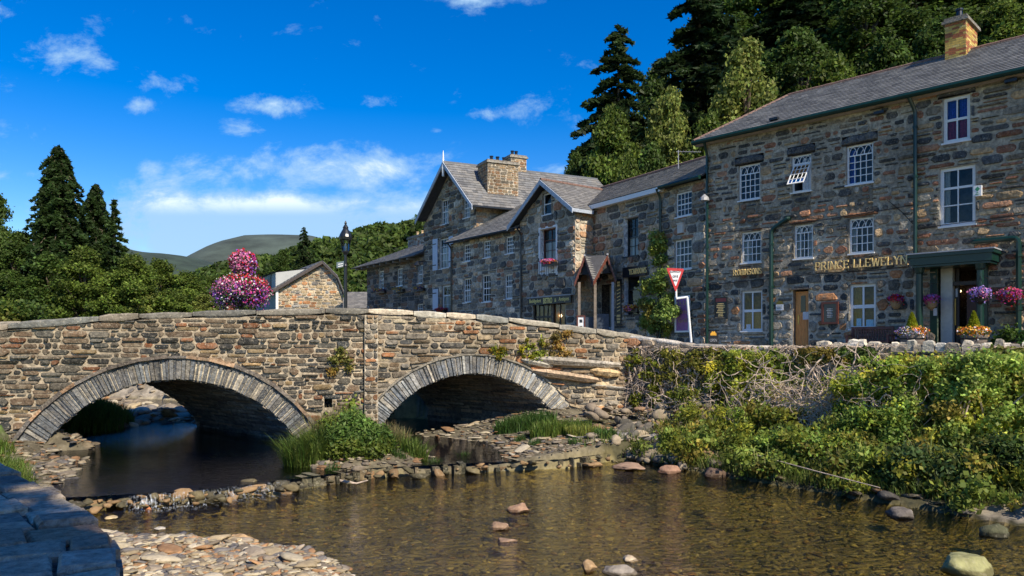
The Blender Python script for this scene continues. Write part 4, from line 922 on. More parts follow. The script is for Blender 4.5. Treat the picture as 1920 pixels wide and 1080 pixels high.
while t < Ltot - .3:
    x, y, ux, uy = along(edge, t); x2, y2, ux2, uy2 = along(edge, t + .3); q = Vector((-uy, ux, 0)); q = -q if q.x > 0 else q; q2 = Vector((-uy2, ux2, 0)); q2 = -q2 if q2.x > 0 else q2
    A, B = Vector((x, y, 0)), Vector((x2, y2, 0)); Z = lambda z: Vector((0, 0, z))
    mb.add([A + Z(-.5), B + Z(-.5), B + Z(zt - .06), A + Z(zt - .06)], [(0, 1, 2, 3)], (.08, .08, .08)); A2, B2 = A + q * WID, B + q2 * WID
    mb.add([A2 + Z(-.5), B2 + Z(-.5), B2 + Z(zt - .06), A2 + Z(zt - .06)], [(3, 2, 1, 0)], (.08, .08, .08)); mb.add([A + Z(zt - .06), B + Z(zt - .06), B2 + Z(zt - .06), A2 + Z(zt - .06)], [(0, 1, 2, 3)], (.10, .10, .095))
    z = .1
    while z < zt - .15:
        h_ = rnd.uniform(.09, .2)
        for (Pq, nq) in ((A, -q), (A2, q)):
            mb.box(Pq + Z(z), (B - A) * .93, nq * rnd.uniform(.02, .07), Z(h_ * .85), pick(FPAL, rnd))
        z += h_
    t += .3
mb.build('rubble_sides', STONE, fw)
# ================= buildings =================
ZG = 2.80
RIDGE = mat('ridge_tile', (.20, .12, .09), .8, ns=10, nv=.3, bump=.3)
SL = [(.15, .15, .148), (.175, .175, .17), (.13, .13, .128), (.19, .188, .18)]
SLW = [(.185, .178, .165), (.215, .205, .185), (.165, .16, .15)]
def gutter(F, a, b, z, parent, m, o=.22, r=.07, name='gutter'):
    mb = MB(); mb.tube([F.P(a, o, z), F.P(b, o, z)], r, 8); return mb.build(name, m, parent)
def pipe(pts, r, parent, m, name='downpipe', joints=True):
    mb = MB(); pts = [Vector(p) for p in pts]; q = [pts[0]]
    for i in range(1, len(pts) - 1):
        a, b, c = pts[i - 1], pts[i], pts[i + 1]; d = min(.16, (b - a).length / 3, (c - b).length / 3)
        s_, e_ = b + (a - b).normalized() * d, b + (c - b).normalized() * d
        for t in (0, .33, .66, 1): q.append(s_ * (1 - t) ** 2 + b * 2 * t * (1 - t) + e_ * t * t)
    q.append(pts[-1]); mb.tube(q, r, 8)
    if joints:
        a, b = pts[-2], pts[-1]; L_ = (b - a).length
        for i in range(int(L_ / 1.6)): p = a + (b - a).normalized() * (.5 + 1.6 * i); mb.tube([p, p + (b - a).normalized() * .07], r * 1.35, 8)
    return mb.build(name, m, parent)
def shell(F, L, back, ztop, parent, col, s0=0, z0=None, right=True, left=True, ztopb=None):
    """plain side and back walls"""
    z0 = ZG - .3 if z0 is None else z0; mb = MB(); A, B = F.P(s0, 0, 0), F.P(s0 + L, 0, 0); C, D = F.P(s0 + L, -back, 0), F.P(s0, -back, 0)
    zb = ztopb or ztop
    if left: quadwall(mb, A, D, ztop, zb, z0, col)
    if right: quadwall(mb, B, C, ztop, zb, z0, col)
    quadwall(mb, C, D, zb, zb, z0, col); return mb.build('side_wall', STONE, parent)
def lintel(mb, F, r, h=.28, e=.15, col=(.07, .075, .08), rnd=random.Random(2)):
    s0, s1, z0, z1 = r; x0, x1 = s0 - e, s1 + e; n_ = 7; vs = []
    for i in range(n_):
        t = i / (n_ - 1); x = x0 + (x1 - x0) * t; k = .7 if i in (0, n_ - 1) else 1; za = z1 + .03 + rnd.uniform(0, .03); zb = z1 + .03 + h * k + rnd.uniform(-.03, .03)
        vs += [F.P(x, 0, za), F.P(x, .08 * k, za + .03), F.P(x, .09 * k, (za + zb) / 2), F.P(x, .07 * k, zb - .03), F.P(x, 0, zb)]
    mb.add(vs, [(i * 5 + j, (i + 1) * 5 + j, (i + 1) * 5 + j + 1, i * 5 + j + 1) for i in range(n_ - 1) for j in range(4)], col)
def grow(r, e=0.): return (r[0] - e, r[1] + e, r[2] - e, r[3] + e)
# ---------- the pub ----------
PF = Fac((7.8, 30), (.70, -.714))
pub = thing('pub', 'three storey rubble stone pub with white gothic windows and long slate roof', 'building', (7.8, 30, ZG))
PL = 15.5; ez = PF.px(1325, 270)[1]
wins = {'a': (PF.rect(1385, 1425, 308, 374), dict(style='gothic', cols=4, rows=4, bars=1)), 'b': (PF.rect(1484, 1521, 290, 359), dict(style='gothic', cols=4, open_=True)), 'c': (PF.rect(1587, 1637, 270, 344), dict(style='gothic', cols=4, rows=4)),
        'd': (PF.rect(1390, 1427, 434, 492), dict(style='gothic', cols=4, rows=3)), 'e': (PF.rect(1489, 1524, 421, 484), dict(style='gothic', cols=4, rows=3)), 'f': (PF.rect(1592, 1638, 408, 474), dict(style='gothic', cols=4, rows=3)),
        'g': (PF.rect(1390, 1429, 545, 620), dict(cols=2, rows=2, fw=.075, bw=.05)), 'h': (PF.rect(1593, 1642, 533, 616), dict(cols=2, rows=2, fw=.085, bw=.06)),
        'i': (PF.rect(1762, 1829, 312, 422), dict(cols=2, rows=3, fw=.10, bw=.035)), 'j': (PF.rect(1768, 1819, 180, 265), dict(cols=2, rows=2, fw=.10, bw=.04))}
door_r = PF.rect(1487, 1516, 543, 643); door_r = (door_r[0], door_r[1], ZG, door_r[3])
ent_r = PF.rect(1758, 1852, 500, 646); ent_r = (ent_r[0], ent_r[1], ZG, ent_r[3])
hol = [w_[0] for w_ in wins.values()] + [door_r, ent_r]
lz = PF.px(1460, 634)[1]
sjoin = PF.px(1716, 400)[0]
def palp(s, z):
    if z < PF.px(1460, 525)[1] - .0 and s < sjoin: return [((.05, .058, .062), 5), ((.24, .21, .16), 2.5), ((.34, .16, .07), 1.6), ((.13, .12, .10), 2)]
    return PAL_PUB
def hz(s): return ez
zl = PF.px(1460, 520)[1]
mb = MB()
masonry(mb, PF, sjoin, lambda s: zl, ZG - .2, [h for h in hol], pal=palp, hh=(.22, .42), ll=(.28, .75), gap=.085, amp=.10, dep=(.02, .07), seed=41, mortar=(.42, .37, .29), rnd_corner=.36)
masonry(mb, PF, sjoin, lambda s: ez, zl, [grow(h, 0) for h in hol] + [(wins[k_][0][0] - .15, wins[k_][0][1] + .15, wins[k_][0][3], wins[k_][0][3] + .34) for k_ in 'abc'], pal=palp, hh=(.13, .30), ll=(.2, .62), gap=.10, amp=.12, dep=(.015, .06), seed=42, mortar=(.36, .315, .24), rnd_corner=.42)
masonry(mb, PF, PL - sjoin, lambda s: ez, ZG - .2, hol + [(wins['j'][0][0] - .15, wins['j'][0][1] + .15, wins['j'][0][3], wins['j'][0][3] + .34)], pal=PAL_PUB, hh=(.12, .30), ll=(.3, .85), gap=.075, amp=.09, dep=(.02, .07), seed=43, s0=sjoin, mortar=(.34, .295, .22), rnd_corner=.34)
wall = mb.build('wall', STONE, pub)
for k_ in 'abcj': q = MB(); lintel(q, PF, wins[k_][0], .30); q.build('lintel', STONE, pub)
for k_ in 'fe': q = MB(); lintel(q, PF, wins[k_][0], .16, col=(.2, .09, .045)); q.build('lintel', STONE, pub)
shell(PF, PL, 6.5, ez, pub, (.2, .17, .13))
BLUEC = mat('blue_curtain', (.05, .10, .55), .8, ns=30, nv=.8); PINKC = mat('red_patterned_curtain', (.35, .03, .10), .8, ns=40, nv=.9); LACE = mat('net_curtain', (.62, .64, .66), .8, ns=20, nv=.2); OCHRE = mat('ochre_curtain', (.42, .27, .05), .8, ns=10, nv=.3); WARM = mat('warm_interior', (.25, .14, .06), .8, ns=5, nv=.7)
DULL = mat('grey_interior', (.10, .11, .13), .8, ns=4, nv=.4)
cur = {'a': None, 'b': [(.45, 1, 0, .9, LACE)], 'c': [(0, .3, 0, .9, BLUEC)], 'd': [(0, .35, 0, .8, LACE)], 'e': [(0, .32, 0, .95, LACE), (.68, 1, 0, .95, LACE)], 'f': [(0, .2, 0, .8, LACE)], 'g': [(.05, .95, .02, .55, mat('wicker_tan', (.50, .32, .12), .8, ns=30, nv=.5))],
       'h': [(0, .42, 0, 1, OCHRE)], 'i': [(0, .25, 0, 1, LACE)], 'j': [(0, .45, .48, 1, BLUEC), (.55, 1, .48, 1, BLUEC), (0, .5, 0, .5, PINKC), (.55, 1, 0, .5, PINKC)]}
for k_, (r, o) in wins.items():
    if 'bars' in o: o.pop('bars')
    wo_ = window(pub, PF, r, curtain=cur[k_], setb=.08, interior=WARM if k_ in 'gh' else DULL, **o)
    if k_ == 'b': tag(wo_, 'gothic window with its lower light propped wide open')
    if k_ == 'j': tag(wo_, 'sash window with blue and red curtains')
# papers in the ground floor windows
mb = MB(); mb2 = MB()
SIGNB = mat('pale_blue_paper', (.35, .55, .62), .6, nv=.3, ns=30)
for (x0, x1, y0, y1, m_) in ((1604, 1613, 597, 611, SIGNB), (1622, 1636, 599, 612, SIGNB), (1397, 1405, 608, 617, LACE)):
    r = PF.rect(x0, x1, y0, y1); q = MB(); q.box(PF.P(r[0], -.10, r[2]), PF.V(r[1] - r[0]), PF.V(0, .006), (0, 0, r[3] - r[2])); q.build('notice_paper', m_, pub)
# timber door
WOOD = mat('varnished_pine', (.72, .30, .08), .5, ns=3, nv=.35, aniso=(14, 14, 1))
d0, d1, dz0, dz1 = door_r; mb = MB()
mb.box(PF.P(d0 + .02, -.22, dz0), PF.V(d1 - d0 - .04), PF.V(0, .05), (0, 0, dz1 - dz0 - .06))
for i in range(7): x = d0 + .1 + (d1 - d0 - .2) * i / 7; mb.box(PF.P(x, -.17, dz0 + .12), PF.V((d1 - d0 - .2) / 7 - .015), PF.V(0, .015), (0, 0, (dz1 - dz0) * .5))
dr_o = mb.build('door', WOOD, pub)
mb = MB(); mb.box(PF.P(d0 + .22, -.17, dz0 + (dz1 - dz0) * .62), PF.V(d1 - d0 - .40), PF.V(0, .012), (0, 0, (dz1 - dz0) * .28)); mb.build('door_pane', mat('dark_glass', (.02, .02, .025), .06), dr_o)
mb = MB(); mb.box(PF.P(d0 + .11, -.17, dz0 + (dz1 - dz0) * .42), PF.V(.05), PF.V(0, .03), (0, 0, .34)); mb.build('handle', mat('brass', (.5, .32, .1), .3, metal=1), dr_o)
mb = MB(); mb.box(PF.P(d0 + .3, -.155, dz0 + (dz1 - dz0) * .5), PF.V(.22), PF.V(0, .004), (0, 0, .28)); mb.build('notice_paper', LACE, dr_o)
mb = MB()
for (A, a, b) in ((PF.P(d0, .002, dz0), PF.V(0, -.3), Vector((0, 0, dz1 - dz0))), (PF.P(d1, .002, dz0), PF.V(0, -.3), Vector((0, 0, dz1 - dz0))), (PF.P(d0, .002, dz1), PF.V(0, -.3), PF.V(d1 - d0))): mb.add([A, A + a, A + a + b, A + b], [(0, 1, 2, 3)], (.26, .2, .14))
mb.box(PF.P(d0 - .15, 0, dz1), PF.V(d1 - d0 + .3), PF.V(0, .12), (0, 0, .05), (.12, .1, .08)); mb.build('door_surround', STONE, pub)
# entrance: recess, white column, door, porch
e0, e1, ez0, ez1 = ent_r; ENTP = mat('entrance_panel', (.55, .52, .45), .6, ns=5, nv=.15)
mb = MB(); Z = Vector((0, 0, ez1 - ez0))
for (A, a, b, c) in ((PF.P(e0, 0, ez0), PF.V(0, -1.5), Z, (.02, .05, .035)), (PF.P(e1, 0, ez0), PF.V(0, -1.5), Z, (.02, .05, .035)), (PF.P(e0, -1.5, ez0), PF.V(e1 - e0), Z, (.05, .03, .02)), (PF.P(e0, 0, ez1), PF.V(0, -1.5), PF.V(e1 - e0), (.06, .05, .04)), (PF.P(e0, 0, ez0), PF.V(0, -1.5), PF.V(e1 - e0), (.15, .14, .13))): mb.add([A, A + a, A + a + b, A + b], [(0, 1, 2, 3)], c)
ent = mb.build('entrance_recess', STONE, pub)
r = PF.rect(1762, 1784, 500, 646); mb = MB(); mb.box(PF.P(r[0], -.35, ez0), PF.V(r[1] - r[0]), PF.V(0, .25), (0, 0, ez1 - ez0)); mb.build('white_panel', ENTP, ent)
r = PF.rect(1786, 1793, 520, 646); mb = MB(); mb.box(PF.P(r[0], -.45, ez0), PF.V(r[1] - r[0]), PF.V(0, .12), (0, 0, ez1 - ez0)); r = PF.rect(1760, 1850, 527, 534); mb.box(PF.P(r[0], -.32, r[2]), PF.V(r[1] - r[0]), PF.V(0, .2), (0, 0, r[3] - r[2])); mb.build('door_frame', mat('dark_stained_wood', (.035, .022, .018), .5), ent)
r = PF.rect(1812, 1836, 532, 646, -.6); mb = MB(); mb.box(PF.P(r[0], -.7, ez0), PF.V(r[1] - r[0]), PF.V(0, .06), (0, 0, r[3] - ez0)); mb.build('open_door', mat('dark_red_paint', (.10, .025, .02), .45, nv=.3), ent)
mb = MB(); r = PF.rect(1790, 1791.5, 560, 610, -.3); mb.box(PF.P(r[0], -.31, r[2]), PF.V(.04), PF.V(0, .04), (0, 0, r[3] - r[2])); mb.build('door_handle', MATS['brass'], ent)
mb = MB(); mb.lathe(PF.P(PF.px(1800, 546, -1.2)[0], -1.2, PF.px(1800, 546, -1.2)[1]), [(0.01, -.05), (.05, 0), (.01, .05)], 8); mb.build('ceiling_lamp', mat('lit_lamp', (1, .7, .35), .5, emit=3, nv=0), ent)
mb = MB()
for (x0, x1, y0, y1) in ((1786, 1790, 540, 556),): r = PF.rect(x0, x1, y0, y1); mb.box(PF.P(r[0], -.32, r[2]), PF.V(r[1] - r[0]), PF.V(0, .01), (0, 0, r[3] - r[2]))
for (x0, x1, y0, y1) in ((1751, 1758, 578, 592), (1841, 1849, 555, 570)): r = PF.rect(x0, x1, y0, y1); mb.box(PF.P(r[0], .05, r[2]), PF.V(r[1] - r[0]), PF.V(0, .01), (0, 0, r[3] - r[2]))
mb.build('notice_paper', LACE, pub)
PO = .95   # porch projection
pr = PF.rect(1706, 1860, 470, 494, PO)
zc0, zc1 = pr[2], pr[3]; a_, b_ = pr[0], pr[1]
porch = MB(); porch.box(PF.P(a_, 0, zc0 + .02), PF.V(b_ - a_), PF.V(0, PO), (0, 0, zc1 - zc0 - .04)); porch.box(PF.P(a_ - .06, 0, zc1 - .14), PF.V(b_ - a_ + .12), PF.V(0, PO + .06), (0, 0, .10)); porch.box(PF.P(a_ + .05, 0, zc0 - .05), PF.V(b_ - a_ - .1), PF.V(0, PO - .05), (0, 0, .06))
pob = porch.build('porch_canopy', GREENP, pub)
mb = MB(); mb.box(PF.P(a_ - .08, 0, zc1 - .035), PF.V(b_ - a_ + .16), PF.V(0, PO + .09), (0, 0, .04)); mb.build('lead_flashing', LEAD, pob)
for (x, o) in ((1724, PO - .22), (1838, PO - .16)):
    s_ = PF.px(x, 560, o)[0]; c = PF.P(s_, o, ZG); mb = MB(); mb.lathe(c, [(.14, 0), (.14, .25), (.10, .30), (.095, zc0 - ZG - .25), (.13, zc0 - ZG - .2), (.15, zc0 - ZG - .04)], 12); mb.build('porch_post', GREENP, pub, smooth=False)
# back half-posts in green against the wall
for x0, x1 in ((1744, 1757), (1838, 1852)):
    r = PF.rect(x0, x1, 500, 646, .03); mb = MB(); mb.box(PF.P(r[0], .0, ZG), PF.V(r[1] - r[0]), PF.V(0, .05), (0, 0, zc0 - ZG)); mb.build('porch_pilaster', GREENP, pub)
# roof
RD = 3.4
rs = PF.px(1478, 180, -RD)[0]; rz = PF.px(1600, 149.0, -RD)[1]; print('PUB ridge', rz, 'eave', ez, rs)
EO = .35; slope = (rz - ez) / (RD + EO)
mb = MB(); E0 = PF.P(-.35, EO, ez + .12); E1 = PF.P(PL + .3, EO, ez + .12); R0 = PF.P(rs, -RD, rz); R1 = PF.P(PL + .3, -RD, rz)
slates(mb, E0, E1, R0, R1, SL, 51, .22, .30)
Bk0 = PF.P(-.35, -2 * RD - EO, ez + .12); Bk1 = PF.P(PL + .3, -2 * RD - EO, ez + .12)
mb.add([Bk0, Bk1, R1, R0], [(3, 2, 1, 0)], (.12, .12, .13)); mb.add([E0, R0, Bk0], [(0, 1, 2)], (.12, .12, .13))
roof = mb.build('roof', SLATE, pub)
mb = MB(); n_ = 46
for i in range(n_): 
    A = R0.lerp(R1, i / n_); B = R0.lerp(R1, (i + .96) / n_); mb.tube([A, B], .085 + (i % 2) * .006, 6)
for i in range(14): A = E0.lerp(R0, i / 14); B = E0.lerp(R0, (i + .95) / 14); mb.tube([A, B], .07, 6)
mb.build('ridge_tiles', RIDGE, roof)
mb = MB(); mb.box(PF.P(-.35, .02, ez - .06), PF.V(PL + .6), PF.V(0, .30), (0, 0, .10)); mb.build('soffit', mat('cream_board', (.45, .36, .27), .6), pub)
gutter(PF, -.4, PL + .3, ez + .03, pub, GREENP, .40, .085)
YB = mat('yellow_brick', attr=True, rough=.85, ns=20, nv=.15, bump=.4, bs=40)
def brickface(mb, F, L, z0, z1, cols, seed, bl=.225, bh=.078, top=None):
    rnd = random.Random(seed); z = z0; r = 0
    mb.add([F.P(0, 0, z0), F.P(L, 0, z0), F.P(L, 0, z1), F.P(0, 0, z1)], [(0, 1, 2, 3)], (.30, .25, .17))
    while z < z1 - .02:
        s = -(r % 2) * bl / 2
        while s < L:
            a, b = max(s, 0) + .004, min(s + bl, L) - .004; s += bl
            if b - a > .02: mb.box(F.P(a, 0, z + .006), F.V(b - a), F.V(0, .008), (0, 0, min(bh, z1 - z) - .010), pick(cols, rnd))
        z += bh; r += 1
def chimney(parent, F, s0, s1, o0, o1, z0, z1, style, pots=((.5, .5),), name='chimney', potm=None, zslope=None):
    mb = MB(); seed = int(s0 * 100) + 77
    c = [F.P(s0, o1, 0), F.P(s1, o1, 0), F.P(s1, o0, 0), F.P(s0, o0, 0)]
    Fs = [Fac((c[0].x, c[0].y), F.u, F.n), Fac((c[1].x, c[1].y), (-F.n[0], -F.n[1]), F.u), Fac((c[0].x, c[0].y), (-F.n[0], -F.n[1]), (-F.u[0], -F.u[1])), Fac((c[3].x, c[3].y), F.u, (-F.n[0], -F.n[1]))]
    Ls = [s1 - s0, o1 - o0, o1 - o0, s1 - s0]
    for G, L_ in zip(Fs, Ls):
        if style == 'brick': brickface(mb, G, L_, z0, z1, [((.50, .34, .08), 4), ((.36, .12, .045), 3.5), ((.56, .42, .14), 2)], seed)
        else: masonry(mb, G, L_, lambda s: z1, z0, pal=style, hh=(.13, .24), ll=(.22, .5), gap=.03, amp=.01, dep=(.01, .03), seed=seed, mortar=(.42, .36, .27))
    ch = mb.build(name, YB if style == 'brick' else STONE, parent)
    mb = MB(); e = .09
    mb.box(F.P(s0 - e, o0 - e, z1), F.V(s1 - s0 + 2 * e), F.V(0, o1 - o0 + 2 * e), (0, 0, .10), (.26, .24, .2)); mb.box(F.P(s0 - .03, o0 - .03, z1 + .10), F.V(s1 - s0 + .06), F.V(0, o1 - o0 + .06), (0, 0, .10), (.2, .18, .15)); mb.build('cap', STONE, ch)
    for (fx, fo) in pots:
        p = F.P(s0 + (s1 - s0) * fx, o0 + (o1 - o0) * fo, z1 + .2); q = MB(); q.lathe(p, [(.13, 0), (.12, .06), (.10, .10), (.09, .28), (.12, .30), (.12, .36), (.07, .36)], 10); q.build('chimney_pot', potm or BLACKM, ch)
    return ch
cs0, cs1 = PF.px(1772, 100, -RD + .6)[0], PF.px(1811, 100, -RD + .6)[0]
chimney(roof, PF, cs0, cs1, -RD - .8, -RD + .6, rz - .75, PF.px(1790, 42, -RD + .6)[1], 'brick', pots=((.55, .75),))
# pipes
s1325 = .12
pipe([PF.P(s1325, .38, ez + .05), PF.P(s1325, .13, ez - .45), PF.P(s1325, .13, ZG)], .055, pub, GREENP)
s_ = PF.px(1716, 400, .13)[0]; pipe([PF.P(s_ - .15, .38, ez + .05), PF.P(s_, .13, ez - .45), PF.P(s_, .13, zc1 + .02)], .06, pub, GREENP)
a = PF.px(1478, 409, .12); b = PF.px(1446, 426, .12); pipe([PF.P(a[0], -.02, a[1]), PF.P(a[0] - .03, .12, a[1]), PF.P(b[0], .12, b[1] - .1), PF.P(b[0], .12, ZG)], .075, pub, BLACKM if False else GREENP)
a = PF.px(1823, 453, .15); b = PF.px(1910, 452, .15); pipe([PF.P(a[0], -.02, a[1]), PF.P(a[0] + .05, .15, a[1]), PF.P(b[0], .15, a[1]), PF.P(b[0], .15, ZG)], .075, pub, GREENP)
# cables along the wall
mb = MB()
for pts in ([(1330, 438), (1440, 425), (1560, 408), (1716, 384)], [(1330, 534), (1450, 520), (1530, 512), (1640, 505), (1700, 500)], [(1722, 428), (1830, 412), (1920, 402)], [(1660, 372), (1690, 395), (1712, 420)]):
    q = [PF.P(PF.px(x, y, .08)[0], .08, PF.px(x, y, .08)[1] - (.03 if 0 < i < len(pts) - 1 else 0)) for i, (x, y) in enumerate(pts)]; mb.tube(q, .014, 5)
mb.build('wall_cable', BLACKP, pub)
for (x, y) in ((1450, 222), (1648, 210), (1895, 150)):
    a = PF.px(x, y, .2); mb = MB(); mb.box(PF.P(a[0] - .16, .05, a[1] - .05), PF.V(.32), PF.V(0, .18), (0, 0, .09)); mb.build('flood_light', BLACKM, pub)
# signs on the pub
serif_sign('PRINCE LLEWELYN', PF, (PF.px(1531, 0, .05)[0], PF.px(1701, 0, .05)[0], PF.px(1615, 501, .05)[1], PF.px(1615, 486, .05)[1]), GOLD, out=.115, wt=.135, name='pub_name_lettering', label='gold raised letters reading PRINCE LLEWELYN across the pub wall', cat='sign')
serif_sign('ROBINSONS', PF, (PF.px(1377, 0, .05)[0], PF.px(1429, 0, .05)[0], PF.px(1403, 515, .05)[1], PF.px(1403, 504.5, .05)[1]), GOLD, out=.115, wt=.12, name='brewery_lettering', label='gold raised letters reading ROBINSONS over the ground floor window', cat='sign')
def board(F, r, m, lab, name='notice_board', frame=None, fw=.04, out=.05, cat='sign', th=.03):
    s0, s1, z0, z1 = r; root = thing(name, lab, cat, F.P((s0 + s1) / 2, 0, z0)); mb = MB(); mb.box(F.P(s0, out - th, z0), F.V(s1 - s0), F.V(0, th), (0, 0, z1 - z0)); mb.build('panel', m, root)
    if frame:
        mb = MB(); e = fw; o = out - th
        for (a, b, c, d) in ((s0 - e, s0, z0 - e, z1 + e), (s1, s1 + e, z0 - e, z1 + e), (s0, s1, z0 - e, z0), (s0, s1, z1, z1 + e)): mb.box(F.P(a, o, c), F.V(b - a), F.V(0, th + .03), (0, 0, d - c))
        mb.build('frame', frame, root)
    return root
def lines(F, r, n_, m, root, out=.055, seed=0, name='lettering', fill=.5):
    rnd = random.Random(seed); s0, s1, z0, z1 = r; mb = MB(); h = (z1 - z0) / n_
    for i in range(n_):
        w_ = (s1 - s0) * rnd.uniform(.45, .95); c = (s0 + s1) / 2; x = c - w_ / 2
        while x < c + w_ / 2 - .01: l = rnd.uniform(.03, .09); l = min(l, c + w_ / 2 - x); mb.box(F.P(x, out, z0 + h * i + h * (1 - fill) / 2), F.V(l * .85), F.V(0, .004), (0, 0, h * fill)); x += l
    mb.build(name, m, root)
RED = mat('red_paint', (.50, .03, .03), .5, nv=.15); REDD = mat('dull_red_paint', (.30, .05, .04), .5, nv=.15)
r = PF.rect(1342, 1364, 558, 597); bd = board(PF, r, BLACKP, 'tall black notice board with a red header beside the corner downpipe', frame=BLACKM, fw=.02)
h = r[3] - r[2]; mb = MB(); mb.box(PF.P(r[0] + .03, .05, r[2] + h * .80), PF.V(r[1] - r[0] - .06), PF.V(0, .006), (0, 0, h * .17)); mb.build('header', REDD, bd)
lines(PF, (r[0] + .05, r[1] - .05, r[2] + h * .08, r[2] + h * .74), 8, GOLD, bd, seed=3)
r = PF.rect(1546, 1570, 570, 604); bd = board(PF, r, mat('menu_dark', (.03, .035, .045), .2, ns=40, nv=.6), 'glazed wooden menu case between the pine door and window', name='menu_case', frame=BROWNP, fw=.07, out=.09, th=.06)
lines(PF, (r[0] + .1, r[1] - .1, r[2] + .15, r[3] - .15), 6, LACE, bd, out=.092, seed=5, fill=.3)
r = PF.rect(1456, 1470, 571, 582); bd = board(PF, r, WHITE, 'small white plaque with an arched top left of the pine door', name='wall_plaque'); lines(PF, (r[0] + .03, r[1] - .03, r[2] + .05, r[3] - .03), 3, BLACKP, bd, seed=6, fill=.35)
mb = MB(); cx = (r[0] + r[1]) / 2; mb.add([PF.P(cx + (r[1] - r[0]) / 2 * math.cos(t), .045, r[3] + .14 * math.sin(t)) for t in np.linspace(0, math.pi, 9)], [tuple(range(9))]); mb.build('arched_top', OCHRE, bd)
r = PF.rect(1456, 1464, 549, 555); bd = board(PF, r, ENTP, 'small cream number plate above the arched plaque', name='number_plate')
text_on('12', PF, grow(r, -.015), BLACKP, bd, out=.052)
r = PF.rect(1826, 1841, 348, 368, .1); root = thing('alarm_box', 'white wall alarm box with green print beside the big sash window', 'alarm', PF.P(r[0], 0, r[2])); mb = MB(); mb.box(PF.P(r[0], 0, r[2]), PF.V(r[1] - r[0]), PF.V(0, .14), (0, 0, r[3] - r[2])); mb.build('case', WHITE, root)
GRN = mat('green_print', (.05, .25, .12), .5); c = ((r[0] + r[1]) / 2, r[2] + (r[3] - r[2]) * .66)
mb = MB(); mb.add([PF.P(c[0], .146, c[1] + .08), PF.P(c[0] + .07, .146, c[1]), PF.P(c[0], .146, c[1] - .08), PF.P(c[0] - .07, .146, c[1])], [(0, 1, 2, 3)]); mb.build('emblem', GRN, root); lines(PF, (r[0] + .05, r[1] - .05, r[2] + .03, r[2] + .13), 2, GRN, root, out=.144, seed=2)
r = PF.rect(1272, 1280, 419, 436)
# corner lantern on a bracket
a = PF.px(1322, 372, .55); root = thing('corner_floodlight', 'grey floodlight on a bracket at the pub corner', 'floodlight', PF.P(a[0], .55, a[1]))
mb = MB(); c = PF.P(a[0], .6, a[1]); mb.lathe(c, [(.20, -.10), (.17, .02), (.06, .12), (.03, .16)], 10); mb.build('shade', mat('grey_metal', (.3, .3, .3), .4), root); mb = MB(); mb.tube([PF.P(a[0] + .25, 0, a[1] + .22), PF.P(a[0] + .2, .3, a[1] + .22), c + Vector((0, 0, .14))], .03, 6); mb.build('bracket', BLACKM, root)
# ---------- tearooms ----------
TF = Fac((3.95, 36.4), (.515, -.857)); TL = math.hypot(7.8 - 3.95, 30 - 36.4)
tea = thing('tearooms_building', 'two storey stone tearooms joining the pub and the gabled bistro', 'building', (3.95, 36.4, ZG))
tz = TF.px(1318, 336)[1]; print('tea eave', tz, TF.px(1124, 386)[1], TL)
tw = [(TF.rect(1170, 1197, 407, 480), dict(cols=2, rows=4, paint=BLACKM, setb=.22, revealcol=(.62, .62, .6), bw=.03), [(0, 1, 0, .5, LACE)]), (TF.rect(1267, 1297, 360, 405), dict(cols=4, rows=4, setb=.06), None), (TF.rect(1265, 1297, 449, 505), dict(cols=4, rows=4, setb=.06), [(0, .2, 0, 1, LACE), (.8, 1, 0, 1, LACE)]),
      (TF.rect(1171, 1199, 518, 590), dict(cols=1, rows=3, paint=BLACKM, setb=.22, revealcol=(.6, .6, .6)), None)]
tdoor = TF.rect(1128, 1150, 533, 612); tdoor = (tdoor[0], tdoor[1], ZG, tdoor[3]); tsm = TF.rect(1102, 1112, 0, 1)
mb = masonry(MB(), TF, TL, lambda s: tz, ZG - .2, [t[0] for t in tw] + [tdoor], pal=PAL_TEA, hh=(.24, .46), ll=(.32, .85), gap=.055, amp=.06, dep=(.03, .08), seed=61, mortar=(.40, .36, .29))
mb.build('wall', STONE, tea); shell(TF, TL, 5.5, tz, tea, (.2, .18, .15))
for r, o, c in tw: window(tea, TF, r, curtain=c, interior=DULL, **o)
mb = MB(); A = TF.P(tdoor[0], -.5, ZG); mb.box(A, TF.V(tdoor[1] - tdoor[0]), TF.V(0, -.05), (0, 0, tdoor[3] - ZG)); dd_ = mb.build('doorway', mat('cream_paint', (.50, .45, .36), .6, nv=.1), tea)
mb = MB()
for i in range(8): mb.box(TF.P(tdoor[0] + (tdoor[1] - tdoor[0]) * i / 8 + .02, -.46, ZG), TF.V((tdoor[1] - tdoor[0]) / 8 - .03), TF.V(0, .03), (0, 0, 1.05))
mb.build('half_gate', WHITE, dd_)
mb = MB()
for (A, a, b) in ((TF.P(tdoor[0], .002, ZG), TF.V(0, -.5), Vector((0, 0, tdoor[3] - ZG))), (TF.P(tdoor[1], .002, ZG), TF.V(0, -.5), Vector((0, 0, tdoor[3] - ZG))), (TF.P(tdoor[0], .002, tdoor[3]), TF.V(0, -.5), TF.V(tdoor[1] - tdoor[0]))): mb.add([A, A + a, A + a + b, A + b], [(0, 1, 2, 3)], (.05, .04, .035))
mb.build('door_reveal', STONE, dd_)
TD = 3.0; tr = TF.px(1318, 298, -TD); trz = TF.px(1318, 298, -TD)[1]; print('tea ridge', trz, TF.px(1130, 348, -TD))
mb = MB(); slates(mb, TF.P(-3.2, .3, tz + .1), TF.P(TL + .05, .3, tz + .1), TF.P(-3.2, -TD, trz), TF.P(TL + .4, -TD, trz), SLW, 62, .2, .28)
mb.add([TF.P(-3.2, -TD, trz), TF.P(TL + .4, -TD, trz), TF.P(TL + .4, -2 * TD, tz), TF.P(-3.2, -2 * TD, tz)], [(0, 1, 2, 3)], (.15, .15, .15))
